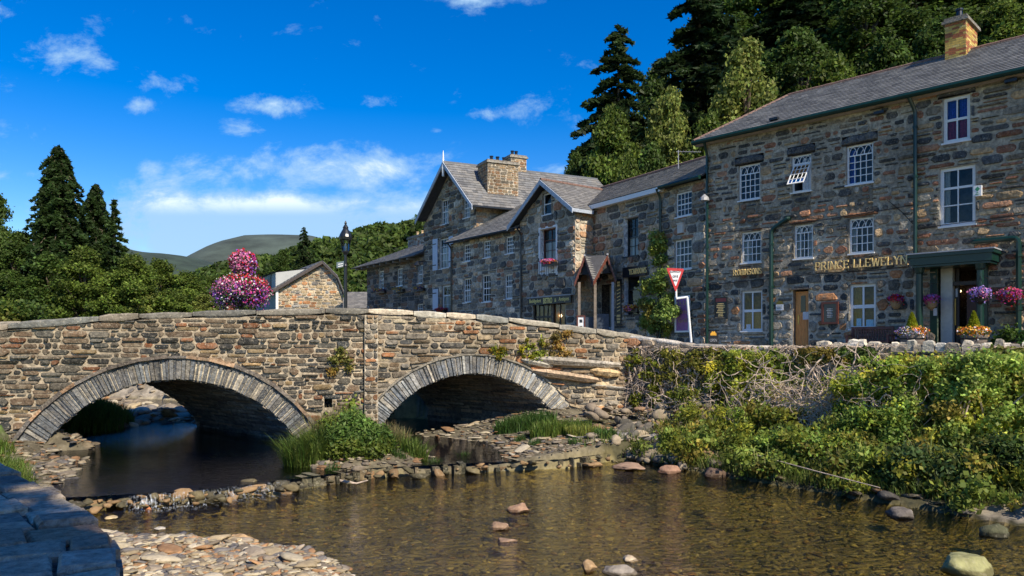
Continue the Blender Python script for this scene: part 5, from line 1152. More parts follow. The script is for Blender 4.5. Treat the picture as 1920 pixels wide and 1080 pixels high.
troof = mb.build('roof', SLATE, tea); mb = MB()
for i in range(26): A = TF.P(-3.2 + (TL + 3.2) * i / 26, -TD, trz + .04); B = TF.P(-3.2 + (TL + 3.2) * (i + .95) / 26, -TD, trz + .04); mb.tube([A, B], .08, 6)
mb.build('ridge_tiles', RIDGE, troof)
sg = TF.px(1237, 370, .3)[0]; gutter(TF, sg, TL, tz + .02, tea, GREENP, .36, .08)
mb = MB(); mb.box(TF.P(0, .02, tz - .12), TF.V(sg), TF.V(0, .28), (0, 0, .2)); mb.build('fascia', WHITE, tea)
sg = TF.px(1238, 400, .12)[0]; pipe([TF.P(sg, .34, tz), TF.P(sg, .12, tz - .35), TF.P(sg, .12, ZG)], .055, tea, GREENP)
r = TF.rect(1171, 1214, 499, 518); bd = board(TF, (r[0], r[1], TF.px(1190, 519)[1], TF.px(1190, 500)[1]), BLACKP, 'black board reading TEAROOMS in gold over the shop window', name='tearooms_sign', out=.12, th=.05)
serif_sign('TEAROOMS', TF, (TF.px(1180, 0, .13)[0], TF.px(1212, 0, .13)[0], TF.px(1196, 513, .13)[1], TF.px(1196, 503, .13)[1]), GOLD, out=.14, name='lettering', parent=bd, wt=.12)
r = TF.rect(1158, 1168, 524, 610); bd = board(TF, (r[0], r[1], r[2], r[3]), BLACKP, 'tall narrow black board with gold writing beside the shop window', name='vertical_sign', out=.1, th=.04)
sm_ = (r[0] + r[1]) / 2; hq = r[3] - r[2]
lines(TF, (r[0] + .05, r[1] - .05, r[3] - hq * .16, r[3] - hq * .04), 2, GOLD, bd, out=.102, seed=9, fill=.7); lines(TF, (r[0] + .05, r[1] - .05, r[2] + hq * .04, r[2] + hq * .24), 3, GOLD, bd, out=.102, seed=10, fill=.7)
mb = MB()
for i in range(7): z = r[2] + hq * (.30 + .075 * i); mb.box(TF.P(r[0] + .08, .101, z), TF.V(r[1] - r[0] - .16) + Vector((0, 0, .06)), TF.V(0, .004), (0, 0, .035))
mb.build('writing', GOLD, bd)
r = TF.rect(1202, 1215, 572, 584); bd = board(TF, r, LEAD, 'small grey louvred plate right of the tearooms window', name='wall_plate', frame=WHITE, fw=.02); lines(TF, grow(r, -.03), 2, BLACKP, bd, seed=4)
r = TF.rect(1271, 1281, 419, 437, .1); root = thing('electric_box', 'cream meter box between the two small-paned windows', 'box', TF.P(r[0], 0, r[2])); mb = MB(); mb.box(TF.P(r[0], 0, r[2]), TF.V(r[1] - r[0]), TF.V(0, .14), (0, 0, r[3] - r[2])); mb.box(TF.P(r[0] - .02, 0, r[3] - .02), TF.V(r[1] - r[0] + .04), TF.V(0, .17), (0, 0, .04)); mb.build('case', ENTP, root)
# purple poster board
r = TF.rect(1268, 1291, 558, 620, .1); PUR = mat('purple_board', (.26, .10, .28), .5, ns=6, nv=.3)
bd = board(TF, r, PUR, 'tall purple board in a white frame on the stone wall behind the road sign', name='poster_board', frame=WHITE, fw=.07, out=.1)
for i, t in enumerate(('A La', 'Carte', 'Grill')):
    hq = r[3] - r[2]; text_on(t, TF, (r[0] + .12, r[1] - .08, r[3] - hq * (.22 + .27 * i), r[3] - hq * (.08 + .27 * i)), mat('dull_gold', (.35, .25, .15), .6), bd, out=.102)
mb = MB(); e = r; mb.box(TF.P(r[0] - .13, .0, r[2] - .12), TF.V(r[1] - r[0] + .26), TF.V(0, .06), (0, 0, r[3] - r[2] + .26)); mb.build('backing_frame', GREENP, bd)
# double-gabled porch
pz = TF.px(1116, 478, 1.3)[1]; PR = Fac((TF.P(0, 0, 0).x, TF.P(0, 0, 0).y), TF.u, TF.n)
porchT = thing('gabled_porch', 'small slate porch with two pointed gables and carved brown bargeboards', 'porch', TF.P(1.0, .8, ZG))
D1 = 1.5
gab = []
SM = SLW
PG = Fac((W(1080, 540, 34.3).x, 34.3), (.80, -.10))
def pz_(x, y): s, z = PG.px(x, y); return s, z
gl = [(1077, 530, 1096, 480, 1113, 530), (1113, 530, 1139, 478, 1155, 525)]
bk = Vector((.32, 1.9, 0))
mbR = MB(); mbB = MB(); mbG = MB()
VF = .55
for (xa, ya, xb, yb, xc, yc) in gl:
    a, b, c = pz_(xa, ya), pz_(xb, yb), pz_(xc, yc); A, B, C_ = PG.P(a[0], VF if xa == 1113 else 0, a[1]), PG.P(b[0], 0, b[1]), PG.P(c[0], VF if xc == 1113 else 0, c[1])
    if xb == 1096: gL, gV = B, C_
    else: slates(mbR, gV, gV + Vector((.01, 0, 0)), gL, B, SM, 79, .12, .14)
    slates(mbR, C_, C_ + bk, B, B + bk, SM, 70 + xa, .14, .16); slates(mbR, A, A + bk, B, B + bk, SM, 71 + xa, .14, .16)
    for (p, q) in ((A, B), (B, C_)):
        for i in range(9):
            t0, t1 = i / 9, (i + 1) / 9; P0, P1 = p.lerp(q, t0), p.lerp(q, t1); o = PG.V(0, .06); dn = Vector((0, 0, -.20 - .05 * (i % 2)))
            mbB.add([P0 + o, P1 + o, P1 + o + dn * .8, (P0 + P1) / 2 + o + dn * 1.25, P0 + o + dn * .8], [(0, 1, 2, 3, 4)]); mbB.add([P0, P1, P1 + dn * .8, P0 + dn * .8], [(3, 2, 1, 0)]); mbB.add([P0, P1, P1 + o, P0 + o], [(0, 1, 2, 3)])
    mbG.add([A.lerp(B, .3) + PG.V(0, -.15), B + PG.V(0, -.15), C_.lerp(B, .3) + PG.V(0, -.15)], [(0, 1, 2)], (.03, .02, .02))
mbR.build('roof', SLATE, porchT); mbB.build('bargeboard', BROWNP, porchT); mbG.build('gable_infill', DARKIN, porchT)
mb = MB(); p = pz_(1139, 478); q = pz_(1096, 480); P_, Q_ = PG.P(p[0], .06, p[1] + .03), PG.P(q[0], .06, q[1] + .03); mb.tube([P_, P_ + bk], .05, 6); mb.tube([Q_, Q_ + bk], .05, 6); v = pz_(1113, 530); v = PG.P(v[0], .07, v[1] + .02); mb.tube([v, v + bk], .04, 6); mb.build('lead_ridge', LEAD, porchT)
POSTM = mat('weathered_post', (.20, .16, .12), .7, ns=8, nv=.4)
for x in (1086, 1116, 1149):
    s, z = pz_(x, 533); mb = MB(); mb.box(PG.P(s - .06, -.12, ZG), PG.V(.12), PG.V(0, .12), (0, 0, z - ZG + .1)); mb.build('post', POSTM if x != 1149 else LEAD, porchT)
r = (PG.px(1116, 595)[0], PG.px(1142, 595)[0], ZG, PG.px(1130, 588)[1]); mb = MB(); mb.box(PG.P(r[0], -.3, r[2]), PG.V(r[1] - r[0]), PG.V(0, .04), (0, 0, r[3] - r[2])); mb.box(PG.P(PG.px(1096, 600)[0], -.3, ZG), PG.V(.5), PG.V(0, .04), (0, 0, r[3] - ZG - .15)); mb.build('blue_panel', mat('slate_blue_board', (.04, .055, .08), .5, ns=10, nv=.4), porchT)
r = (PG.px(1084, 600, .3)[0], PG.px(1095, 600, .3)[0], 3.0, PG.px(1090, 594, .3)[1]); bd = board(PG, r, WHITE, 'small menu board in a red frame beside the porch post', name='menu_board', frame=BROWNP, fw=.06, out=.35); lines(PG, grow(r, -.05), 4, BLACKP, bd, out=.352, seed=14)
# ---------- bistro: gabled ----------
GF = Fac((.42, 39.15), (.60, -.80)); GL = 4.32
bis = thing('bistro_building', 'gabled stone bistro with white bargeboards and tall balcony window', 'building', (.42, 39.15, ZG))
ga = GF.px(1016, 340, .35); gzl, gzr = GF.px(972, 405, .35), GF.px(1076, 389, .35); apx = ga[0]; apz = ga[1]; gez = GF.px(1078, 386)[1]
slp = (apz - gez) / (GL - apx); gel = apz - slp * apx
def gtop(s): return apz - .12 - abs(s - apx) * slp * (1 if s > apx else 1)
gw = [(GF.rect(1017, 1034, 362, 402), dict(cols=1, rows=2, setb=.1), None), (GF.rect(1014, 1044, 428, 490), dict(cols=2, rows=3, paint=BROWNP, setb=.2, revealcol=(.65, .65, .63), fw=.05), [(0, 1, .0, .6, LACE)])]
shopr = GF.rect(999, 1060, 566, 604); shopr = (shopr[0], shopr[1], ZG + .2, shopr[3])
mb = masonry(MB(), GF, GL, gtop, ZG - .2, [g[0] for g in gw] + [shopr], pal=PAL_TEA, hh=(.24, .46), ll=(.3, .8), gap=.055, amp=.06, dep=(.03, .08), seed=81, mortar=(.40, .36, .29), zmax=apz)
RF = Fac((GF.P(GL, 0, 0).x, GF.P(GL, 0, 0).y), (.80, .60), (.60, -.80)); RFn = Fac((GF.P(GL, 0, 0).x, GF.P(GL, 0, 0).y), (.80, .60), (.60, -.80))
masonry(mb, RF, 1.35, lambda s: gez, ZG - .2, pal=[((.42, .30, .20), 3), ((.46, .25, .13), 2), ((.4, .36, .28), 2)], hh=(.24, .42), ll=(.3, .6), gap=.05, amp=.04, dep=(.02, .05), seed=82, mortar=(.42, .36, .28))
quadwall(mb, GF.P(0, 0, 0), GF.P(0, -5, 0), gel, gel, ZG - .3, (.2, .18, .15))
mb.build('wall', STONE, bis)
for r, o, c in gw: window(bis, GF, r, curtain=c, interior=DULL, **o)
# white surround and panel below balcony window
r = gw[1][0]; lowz = GF.px(1029, 517)[1]; mb = MB(); e = .10
for (a, b, c, d) in ((r[0] - e, r[0], lowz, r[3] + e), (r[1], r[1] + e, lowz, r[3] + e), (r[0], r[1], r[3], r[3] + e)): mb.box(GF.P(a, 0, c), GF.V(b - a), GF.V(0, .07), (0, 0, d - c))
for i in range(10): mb.box(GF.P(r[0] + (r[1] - r[0]) * i / 10, .0, lowz), GF.V((r[1] - r[0]) / 10 - .02), GF.V(0, .06), (0, 0, r[2] - lowz))
mb.build('white_surround', WHITE, bis)
mb = MB(); mb.tube([GF.P(r[0] - .12, .3, r[2] + .0), GF.P(r[1] + .12, .3, r[2] + .0)], .015, 5)
for i in range(9): x = r[0] - .1 + (r[1] - r[0] + .2) * i / 8; mb.tube([GF.P(x, .3, lowz), GF.P(x, .3, r[2])], .01, 4)
mb.tube([GF.P(r[0] - .12, .3, lowz), GF.P(r[1] + .12, .3, lowz)], .015, 5); mb.build('railing', BLACKM, bis)
SHOP = mat('shop_frame', (.03, .022, .02), .4)
window(bis, GF, (shopr[0], shopr[0] + (shopr[1] - shopr[0]) * .58, shopr[2], shopr[3]), cols=4, rows=3, paint=SHOP, bw=.05, interior=WARM, name='shop_window', sill=False)
window(bis, GF, (shopr[0] + (shopr[1] - shopr[0]) * .60, shopr[1], shopr[2], shopr[3]), cols=2, rows=1, paint=SHOP, bw=.07, interior=WARM, name='shop_door', sill=False)
a = GF.px(1057, 592, -.7); mb = MB(); mb.lathe(GF.P(a[0], -.5, a[1]), [(.03, -.08), (.08, 0), (.03, .08)], 8); mb.build('shop_lamp', MATS['lit_lamp'], bis)
# sign
z0, z1 = GF.px(1030, 570, .25)[1], GF.px(1030, 556.5, .25)[1]; r = (GF.px(990, 0, .25)[0], GF.px(1070, 0, .25)[0], z0, z1)
bd = board(GF, r, BLACKP, 'long black board reading Beddgelert BISTRO and Antiques in yellow', name='bistro_sign', out=.25, th=.06)
YEL = mat('yellow_lettering', (.90, .75, .25), .5, nv=.05)
q = lambda a, b: (r[0] + (r[1] - r[0]) * a, r[0] + (r[1] - r[0]) * b, z0 + .05, z1 - .05)
text_on('Beddgelert', GF, q(.03, .33), YEL, bd, out=.256); text_on('BISTRO', GF, (q(.37, .59)[0], q(.37, .59)[1], z0 + .03, z1 - .03), YEL, bd, out=.256, bold=.01); text_on('&', GF, (q(.64, .68)[0], q(.64, .68)[1], z0 + .08, z1 - .1), YEL, bd, out=.256); text_on('Antiques', GF, q(.73, .97), YEL, bd, out=.256)
mb = MB(); mb.box(GF.P(r[0] - .05, 0, z1), GF.V(r[1] - r[0] + .1), GF.V(0, .3), (0, 0, .05)); mb.build('lead_capping', LEAD, bd)
# gable roof; ridge runs back and right
rb = Vector((.80, .60, 0)) * 4.2
apF = GF.P(apx, .45, apz + .06); elF = GF.P(-.5, .45, apz + .06 - (apx + .5) * slp); erF = GF.P(GL + .35, .45, apz + .06 - (GL + .35 - apx) * slp)
mb = MB(); slates(mb, erF, erF + rb, apF, apF + rb, SLW, 84, .2, .28); slates(mb, elF, elF + rb, apF, apF + rb, SLW, 85, .2, .28)
broof = mb.build('roof', SLATE, bis); mb = MB()
for i in range(12): mb.tube([apF + rb * (i / 12) + Vector((0, 0, .04)), apF + rb * ((i + .95) / 12) + Vector((0, 0, .04))], .075, 6)
mb.build('ridge_tiles', RIDGE, broof)
PALEB = mat('pale_blue_board', (.38, .42, .47), .5)
mb = MB(); dn = Vector((0, 0, -.24)); o = GF.V(0, .05)
for p, q_ in ((elF, apF), (apF, erF)):
    mb.add([p, q_, q_ + dn, p + dn, p + o, q_ + o, q_ + o + dn, p + o + dn], [(4, 7, 6, 5), (0, 1, 2, 3), (0, 4, 5, 1), (3, 2, 6, 7), (0, 3, 7, 4), (1, 5, 6, 2)])
mb.add([erF, erF + rb * .32, erF + rb * .32 + dn * .7, erF + dn * .7], [(0, 1, 2, 3)]); mb.build('bargeboard', PALEB, broof)
# ---------- low house between ----------
LF = Fac((-3.66, 44.6), (.60, -.80)); LL = 6.8
low = thing('low_terrace_house', 'lower stone house with six small white windows in two rows', 'building', (-3.66, 44.6, ZG))
lz_ = LF.px(910, 444)[1]; lw = []
for (x0, x1, y0, y1) in ((869, 882, 458, 490), (906, 920, 451, 483), (948, 963, 443, 475), (869, 883, 522, 567), (904, 920, 515, 566), (946, 961, 514, 560)): lw.append(LF.rect(x0, x1, y0, y1))
mb = masonry(MB(), LF, LL, lambda s: lz_, ZG - .2, lw, pal=PAL_TEA, hh=(.2, .4), ll=(.3, .75), gap=.05, amp=.05, dep=(.02, .07), seed=91, mortar=(.40, .36, .29)); mb.build('wall', STONE, low)
shell(LF, LL, 5, lz_, low, (.2, .18, .15), right=False)
for i, r in enumerate(lw): window(low, LF, r, cols=3, rows=4, setb=.08, interior=DULL, curtain=[(0, 1, 0, .6, LACE)] if i % 2 else None, bw=.03)
lr = LF.px(970, 391, -4.2)[1]
mb = MB(); slates(mb, LF.P(-.15, .35, lz_ + .05), LF.P(LL + .1, .35, lz_ + .05), LF.P(-.15, -3.6, lr), LF.P(LL + .1, -3.6, lr), SL + SLW, 92, .25, .32); mb.build('roof', SLATE, low)
gutter(LF, -.1, LL, lz_, low, BLACKM, .40, .06)
for x in (977, 846): s = LF.px(x, 500, .1)[0]; pipe([LF.P(s, .36, lz_), LF.P(s, .1, lz_ - .3), LF.P(s, .1, ZG)], .05, low, BLACKM)
a = LF.px(953, 424, 0); mb = MB(); mb.lathe(LF.P(LF.px(953, 424, -1.8)[0], -1.8, LF.px(953, 424, -1.8)[1] - .3), [(.08, 0), (.08, .4), (.11, .42), (.11, .5)], 8); mb.build('flue', ENTP, low)
# ---------- tall gabled house ----------
HF = Fac((-5.87, 49.75), (.58, -.815)); HL = 6.44
hse = thing('gabled_house', 'tall gabled stone house with shutters, white finial and two big chimneys', 'building', (-5.87, 49.75, ZG))
HE = .7
ha = HF.px(831, 305, HE); hl, hr_ = HF.px(779, 415, HE), HF.px(886, 386, HE); hap = ha[0]; haz = ha[1]
slL = (haz - hl[1]) / (hap - hl[0]); slR = (haz - hr_[1]) / (hr_[0] - hap); print('house', ha, hl, hr_, slL, slR)
def htop(s): return haz - .15 - (hap - s) * slL if s < hap else haz - .15 - (s - hap) * slR
hw = [(HF.rect(828, 841, 374, 420), dict(cols=3, rows=4)), (HF.rect(869, 882, 372, 408), dict(cols=3, rows=4)), (HF.rect(824, 842, 447, 503), dict(cols=3, rows=4)), (HF.rect(829, 846, 535, 590), dict(cols=2, rows=3, fw=.08))]
mb = masonry(MB(), HF, HL, htop, ZG - .2, [h[0] for h in hw], pal=PAL_TEA, hh=(.24, .44), ll=(.35, .9), gap=.05, amp=.05, dep=(.03, .08), seed=101, mortar=(.37, .33, .27), zmax=haz)
HB = Vector((.90, .43, 0)).normalized(); hc = HF.P(HL, 0, 0); hez = htop(HL)
HS = Fac((hc.x, hc.y), (HB.x, HB.y), (HB.y, -HB.x))
masonry(mb, HS, 9.5, lambda s: hez, ZG - .2, pal=[((.36, .28, .18), 3), ((.32, .2, .11), 1.5), ((.28, .25, .2), 2)], hh=(.2, .4), ll=(.3, .8), gap=.04, amp=.04, dep=(.02, .06), seed=102, mortar=(.36, .3, .22))
hd = HF.P(0, 0, 0); quadwall(mb, hd, hd + HB * 10, htop(0), htop(0), ZG - .3, (.2, .18, .15)); q = hc + HB * 9.5; quadwall(mb, q, hd + HB * 10, hez, htop(0), ZG - .3, (.2, .18, .15)); mid = HF.P(hap, 0, 0) + HB * 9.7
mb.add([Vector((q.x, q.y, hez)), Vector((mid.x, mid.y, haz)), Vector((hd.x + HB.x * 10, hd.y + HB.y * 10, htop(0)))], [(0, 1, 2)], (.2, .18, .15))
mb.build('wall', STONE, hse)
for r, o in hw: window(hse, HF, r, setb=.08, interior=DULL, curtain=[(0, 1, 0, .7, LACE)], bw=.03, **o)
SHUT = mat('pale_shutter', (.55, .60, .68), .5, ns=10, nv=.08)
for (x0, x1, y0, y1) in ((811, 820, 448, 507), (841, 849, 443, 500), (811, 821, 542, 590)):
    r = HF.rect(x0, x1, y0, y1, .1); mb = MB(); 
    for i in range(3): mb.box(HF.P(r[0] + (r[1] - r[0]) * i / 3, .06, r[2]), HF.V((r[1] - r[0]) / 3 - .01), HF.V(0, .04), (0, 0, r[3] - r[2]))
    sh = mb.build('shutter', SHUT, hse); mb = MB()
    for f in (.15, .82): mb.box(HF.P(r[0] + .02, .10, r[2] + (r[3] - r[2]) * f), HF.V((r[1] - r[0]) * .7), HF.V(0, .015), (0, 0, .06))
    mb.build('strap_hinge', BLACKM, sh)
AP = HF.P(hap, HE, haz + .05); EL = HF.P(hl[0], HE, hl[1] + .05); ER = HF.P(hr_[0], HE, hr_[1] + .05); hb = HB * 11.2
mb = MB(); slates(mb, ER, ER + hb, AP, AP + hb, SL + SLW, 104, .27, .36); slates(mb, EL, EL + hb, AP, AP + hb, SL, 105, .27, .36)
hroof = mb.build('roof', SLATE, hse); mb = MB()
for p, q_ in ((EL, AP), (AP, ER)):
    o = HF.V(0, .06); dn = Vector((0, 0, -.26)); mb.add([p, q_, q_ + dn, p + dn, p + o, q_ + o, q_ + o + dn, p + o + dn], [(4, 7, 6, 5), (0, 1, 2, 3), (0, 4, 5, 1), (3, 2, 6, 7), (0, 3, 7, 4), (1, 5, 6, 2)])
mb.build('bargeboard', PALEB, hroof)
mb = MB(); mb.tube([AP, AP + HB * 11.2], .08, 6); mb.build('ridge_tiles', mat('slate_ridge', (.12, .13, .14), .6), hroof)
mb = MB(); mb.lathe(AP + Vector((0, 0, -.9)), [(.07, 0), (.09, .5), (.05, .9), (.06, 1.0), (.02, 1.6)], 8); mb.build('finial', WHITE, hroof)
mb = MB(); mb.tube([ER + Vector((0, 0, -.05)), ER + hb + Vector((0, 0, -.05))], .07, 6); mb.build('gutter', BLACKM, hroof)
HQ = Fac((ER.x, ER.y), (HB.x, HB.y), (HB.y, -HB.x))
CST = [((.26, .18, .10), 3), ((.22, .12, .06), 2), ((.14, .12, .09), 2)]
a0, a1 = HQ.px(912, 370, -1.2)[0], HQ.px(969, 370, -1.2)[0]; zc = HQ.px(935, 308, -1.2)[1]
chimney(hroof, HQ, a0, a1, -2.5, -1.0, ER.z - .1, zc, CST, pots=((.25, .6), (.45, .6), (.66, .6)))
a0, a1 = HQ.px(958, 330, -3.2)[0], HQ.px(987, 330, -3.2)[0]; chimney(hroof, HQ, a0, a1, -4.2, -3.2, AP.z - 1.6, HQ.px(970, 296, -3.2)[1], CST, pots=((.3, .5), (.55, .5)))
# ---------- far low building on the left ----------
MF = Fac((-11.07, 57.05), (.58, -.815)); ML = 8.96
far_ = thing('far_terrace_house', 'low stone house with wide eaves at the far left end of the row', 'building', (-11.07, 57.05, ZG))
mz = MF.px(740, 492)[1]; mw = [MF.rect(*t) for t in ((710, 720, 508, 541), (745, 755, 503, 536), (783, 793, 497, 531), (710, 720, 577, 600), (744, 752, 575, 600), (782, 793, 570, 600))]
mb = masonry(MB(), MF, ML + .2, lambda s: mz, ZG - .2, mw, pal=[((.07, .075, .08), 4), ((.2, .12, .08), 2), ((.28, .24, .2), 2)], hh=(.22, .42), ll=(.35, .9), gap=.05, amp=.06, dep=(.02, .07), seed=111, mortar=(.25, .22, .19)); mb.build('wall', STONE, far_)
shell(MF, ML, 6, mz, far_, (.2, .18, .15))
for r in mw: window(far_, MF, r, cols=3, rows=4, setb=.08, interior=DULL, bw=.03)
mrz = MF.px(795, 457, -3)[1]
E0, E1 = MF.P(-1.2, .8, mz + .0), MF.P(ML, .8, mz + .0); R0, R1 = MF.P(1.8, -3, mrz), MF.P(ML + .5, -3, mrz)
mb = MB(); slates(mb, E0, E1, R0, R1, SL + SLW, 112, .28, .36); Bk = MF.P(-1.2, -6.5, mz); mb.add([E0, R0, Bk], [(0, 1, 2)], (.13, .13, .13)); mr_ = mb.build('roof', SLATE, far_)
for i in range(9): mb = MB(); mb.box(MF.P(-.5 + i * 1.05, 0, mz - .18), MF.V(.1), MF.V(0, .75), (0, 0, .14)); mb.build('rafter_end', mat('grey_timber', (.25, .23, .2), .8), far_)
a0, a1 = MF.px(765, 450, -3.5)[0], MF.px(800, 450, -3.5)[0]; chimney(mr_, MF, a0, a1, -4.4, -3.5, mrz - .6, MF.px(778, 446, -3.5)[1], [((.5, .45, .38), 3), ((.3, .15, .1), 2)], pots=((.25, .5), (.5, .5), (.75, .5)), potm=mat('buff_pot', (.5, .36, .2), .7))
# ---------- white-sided barn cottage ----------
BF = Fac((-18.77, 60), (1, .0)); barn = thing('barn_cottage', 'stone gabled cottage with a white rendered side beyond the bridge', 'building', (-18.77, 60, 2.5))
bl = BF.px(524, 543), BF.px(643, 542); ba = BF.px(607, 493); BL = bl[1][0]
def btop(s): return float(np.interp(s, [0, ba[0], BL * .93, BL], [bl[0][1], ba[1], bl[1][1] + .9, bl[1][1] - .3]))
mb = masonry(MB(), BF, BL, btop, 2.0, pal=PAL_BARN, hh=(.15, .3), ll=(.25, .6), gap=.05, amp=.06, dep=(.02, .05), seed=121, mortar=(.50, .42, .30), zmax=ba[1]); mb.build('wall', STONE, barn)
bb_ = Vector((-.5, .87, 0)) * 9; REND = mat('white_render', (.50, .50, .46), .8, ns=2, nv=.08)
A = BF.P(0, 0, 0); mb = MB(); quadwall(mb, A, A + bb_, bl[0][1], bl[0][1], 2, (.5,) * 3); B = BF.P(BL, 0, 0); quadwall(mb, B, B + bb_, bl[1][1], bl[1][1], 2, (.5,) * 3)
# dormer cheek in white
dA = A + Vector((0, 0, 0)); sd_ = bb_.normalized(); inw = Vector((1, 0, 0))
p0 = A + sd_ * 1.2; zr = lambda d: bl[0][1] + (ba[1] - bl[0][1]) * d / ba[0]
c1 = p0 + inw * .05; c2 = p0 + inw * 3.1
mb.add([Vector((c1.x, c1.y, bl[0][1])), Vector((c2.x, c2.y, zr(3.1))), Vector((c1.x, c1.y, zr(3.1) - .35))], [(0, 1, 2)]); quadwall(mb, c1, c1 + sd_ * 6, zr(3.1) - .35, zr(3.1) - .35, bl[0][1] - .1, (.5,) * 3)
mb.build('render_wall', REND, barn)
ov = Vector((0, -.35, 0)); Ae = Vector((A.x - .45, A.y, bl[0][1] - .1)) + ov; Ap = BF.P(ba[0], 0, ba[1] + .15) + ov; Bp = BF.P(BL * .93, 0, bl[1][1] + 1.05) + ov; Be = BF.P(BL + .25, 0, bl[1][1] - .45) + ov
mb = MB(); slates(mb, Ae, Ae + bb_, Ap, Ap + bb_, SL, 122, .3, .4); slates(mb, Bp, Bp + bb_, Ap, Ap + bb_, SL, 123, .3, .4); slates(mb, Be, Be + bb_, Bp, Bp + bb_, SL, 124, .3, .4)
d1 = c1 + Vector((-.3, 0, zr(3.1) - .3)); d2 = c2 + Vector((0, 0, zr(3.1) + .08)); mb.add([d1, d2, d2 + sd_ * 6.2, d1 + sd_ * 6.2], [(0, 1, 2, 3)], (.13, .13, .14))
broof2 = mb.build('roof', SLATE, barn); mb = MB()
for p, q_ in ((Ae, Ap), (Ap, Bp), (Bp, Be)): mb.add([p, q_, q_ + Vector((0, 0, -.25)), p + Vector((0, 0, -.25))], [(0, 1, 2, 3)], (.1, .08, .07)); 
mb.build('bargeboard', mat('dark_brown_board', (.09, .07, .06), .7), broof2)
nL = Vector((-sd_.y, sd_.x, 0)); nL = -nL if nL.x > 0 else nL
for (d, w_, z0_, z1_, hh_) in ((1.6, 1.1, bl[0][1] + .2, bl[0][1] + 1.6, 0), (1.3, .8, 3.0, 5.2, 1), (3.6, .8, 3.0, 5.2, 1), (6.4, 1.0, 3.0, 5.2, 1)):
    base = (c1 if not hh_ else A) + sd_ * d + nL * .02; mb = MB(); mb.box(base + Vector((0, 0, z0_)), sd_ * w_, nL * .05, (0, 0, z1_ - z0_)); fo = mb.build('window', mat('dark_window_frame', (.05, .06, .07), .3), barn)
mb = MB(); mb.tube([A + nL * .1 + Vector((0, -.05, bl[0][1])), A + nL * .1 + Vector((0, -.05, 2))], .12, 6); mb.build('downpipe', WHITE, barn)
# a grey slate roof glimpsed behind the lamp post
gr = thing('back_cottage', 'grey slate roofed outhouse glimpsed between the lamp post and the terrace', 'building', (-13.6, 66, 2.5)); QF = Fac((W(640, 560, 66).x, 66), (1, -.05))
mb = MB(); q = QF.px(640, 545), QF.px(690, 545); slates(mb, QF.P(-.3, .3, QF.px(640, 578)[1]), QF.P(q[1][0] + 1, .3, QF.px(640, 578)[1]), QF.P(-.3, -3, q[0][1] + .1), QF.P(q[1][0] + 1, -3, q[0][1] + .1), SLW, 131, .3, .4); mb.build('roof', SLATE, gr)
mb = MB(); zz = QF.px(640, 578)[1]; mb.add([QF.P(0, 0, 2), QF.P(q[1][0] + .8, 0, 2), QF.P(q[1][0] + .8, 0, zz), QF.P(0, 0, zz)], [(0, 1, 2, 3)], (.2, .18, .15)); mb.build('wall', STONE, gr)
# ================= hills =================
def hill(name, x0, x1, y0, y1, prof, m, ycrest, back, nx_=90, ny_=30, rough=6, seed=3, **k):
    xs_ = np.linspace(x0, x1, nx_); ys_ = np.linspace(y0, y1, ny_); A, B = np.meshgrid(xs_, ys_)
    px_ = [p[0] for p in prof]; pz = [p[1] for p in prof]
    H_ = np.interp(A, px_, pz)
    f = np.where(B < ycrest, sm(B, y0, ycrest) ** .8, 1 - sm(B, ycrest, back))
    Zz = H_ * f + rough * fnoise(A, B, 1 / (x1 - x0) * 14, seed) * (f > .05) + rough * .5 * fnoise(A, B, 1 / (x1 - x0) * 40, seed + 1) * (f > .05)
    V_ = np.stack([A.ravel(), B.ravel(), Zz.ravel()], 1); i_ = (np.arange(ny_ - 1)[:, None] * nx_ + np.arange(nx_ - 1)[None]).ravel()
    o = np_mesh(name, V_, np.stack([i_, i_ + 1, i_ + 1 + nx_, i_ + nx_], 1), np.full((len(V_), 3), .1), m, kind='structure', **k)
    o.data.polygons.foreach_set('use_smooth', [True] * len(o.data.polygons)); return A, B, Zz
def prof(px, d): return [((x - 960) / FPX * d, EYE + (HOR - y) / FPX * d) for x, y in px]
MTN = mat('moorland', (.052, .070, .055), .95, ns=.012, nv=.55, bump=1, bs=.05); MT2 = mat('far_woodland', (.028, .045, .028), .95, ns=.04, nv=.5, bump=1, bs=.15)
hill('mountain', -1500, 900, 1000, 2600, prof([(0, 520), (300, 515), (380, 493), (410, 473), (445, 452), (480, 443), (540, 444), (590, 446), (640, 462), (740, 500), (1400, 560)], 1600), MTN, 1600, 2600, 160, 40, rough=5)
hill('wooded_hills', -1100, 500, 520, 1500, prof([(-200, 440), (100, 455), (230, 462), (262, 470), (290, 476), (330, 479), (370, 487), (400, 496), (440, 505), (520, 530), (800, 560), (1500, 600)], 820), MT2, 820, 1500, 160, 40, rough=7, seed=9)
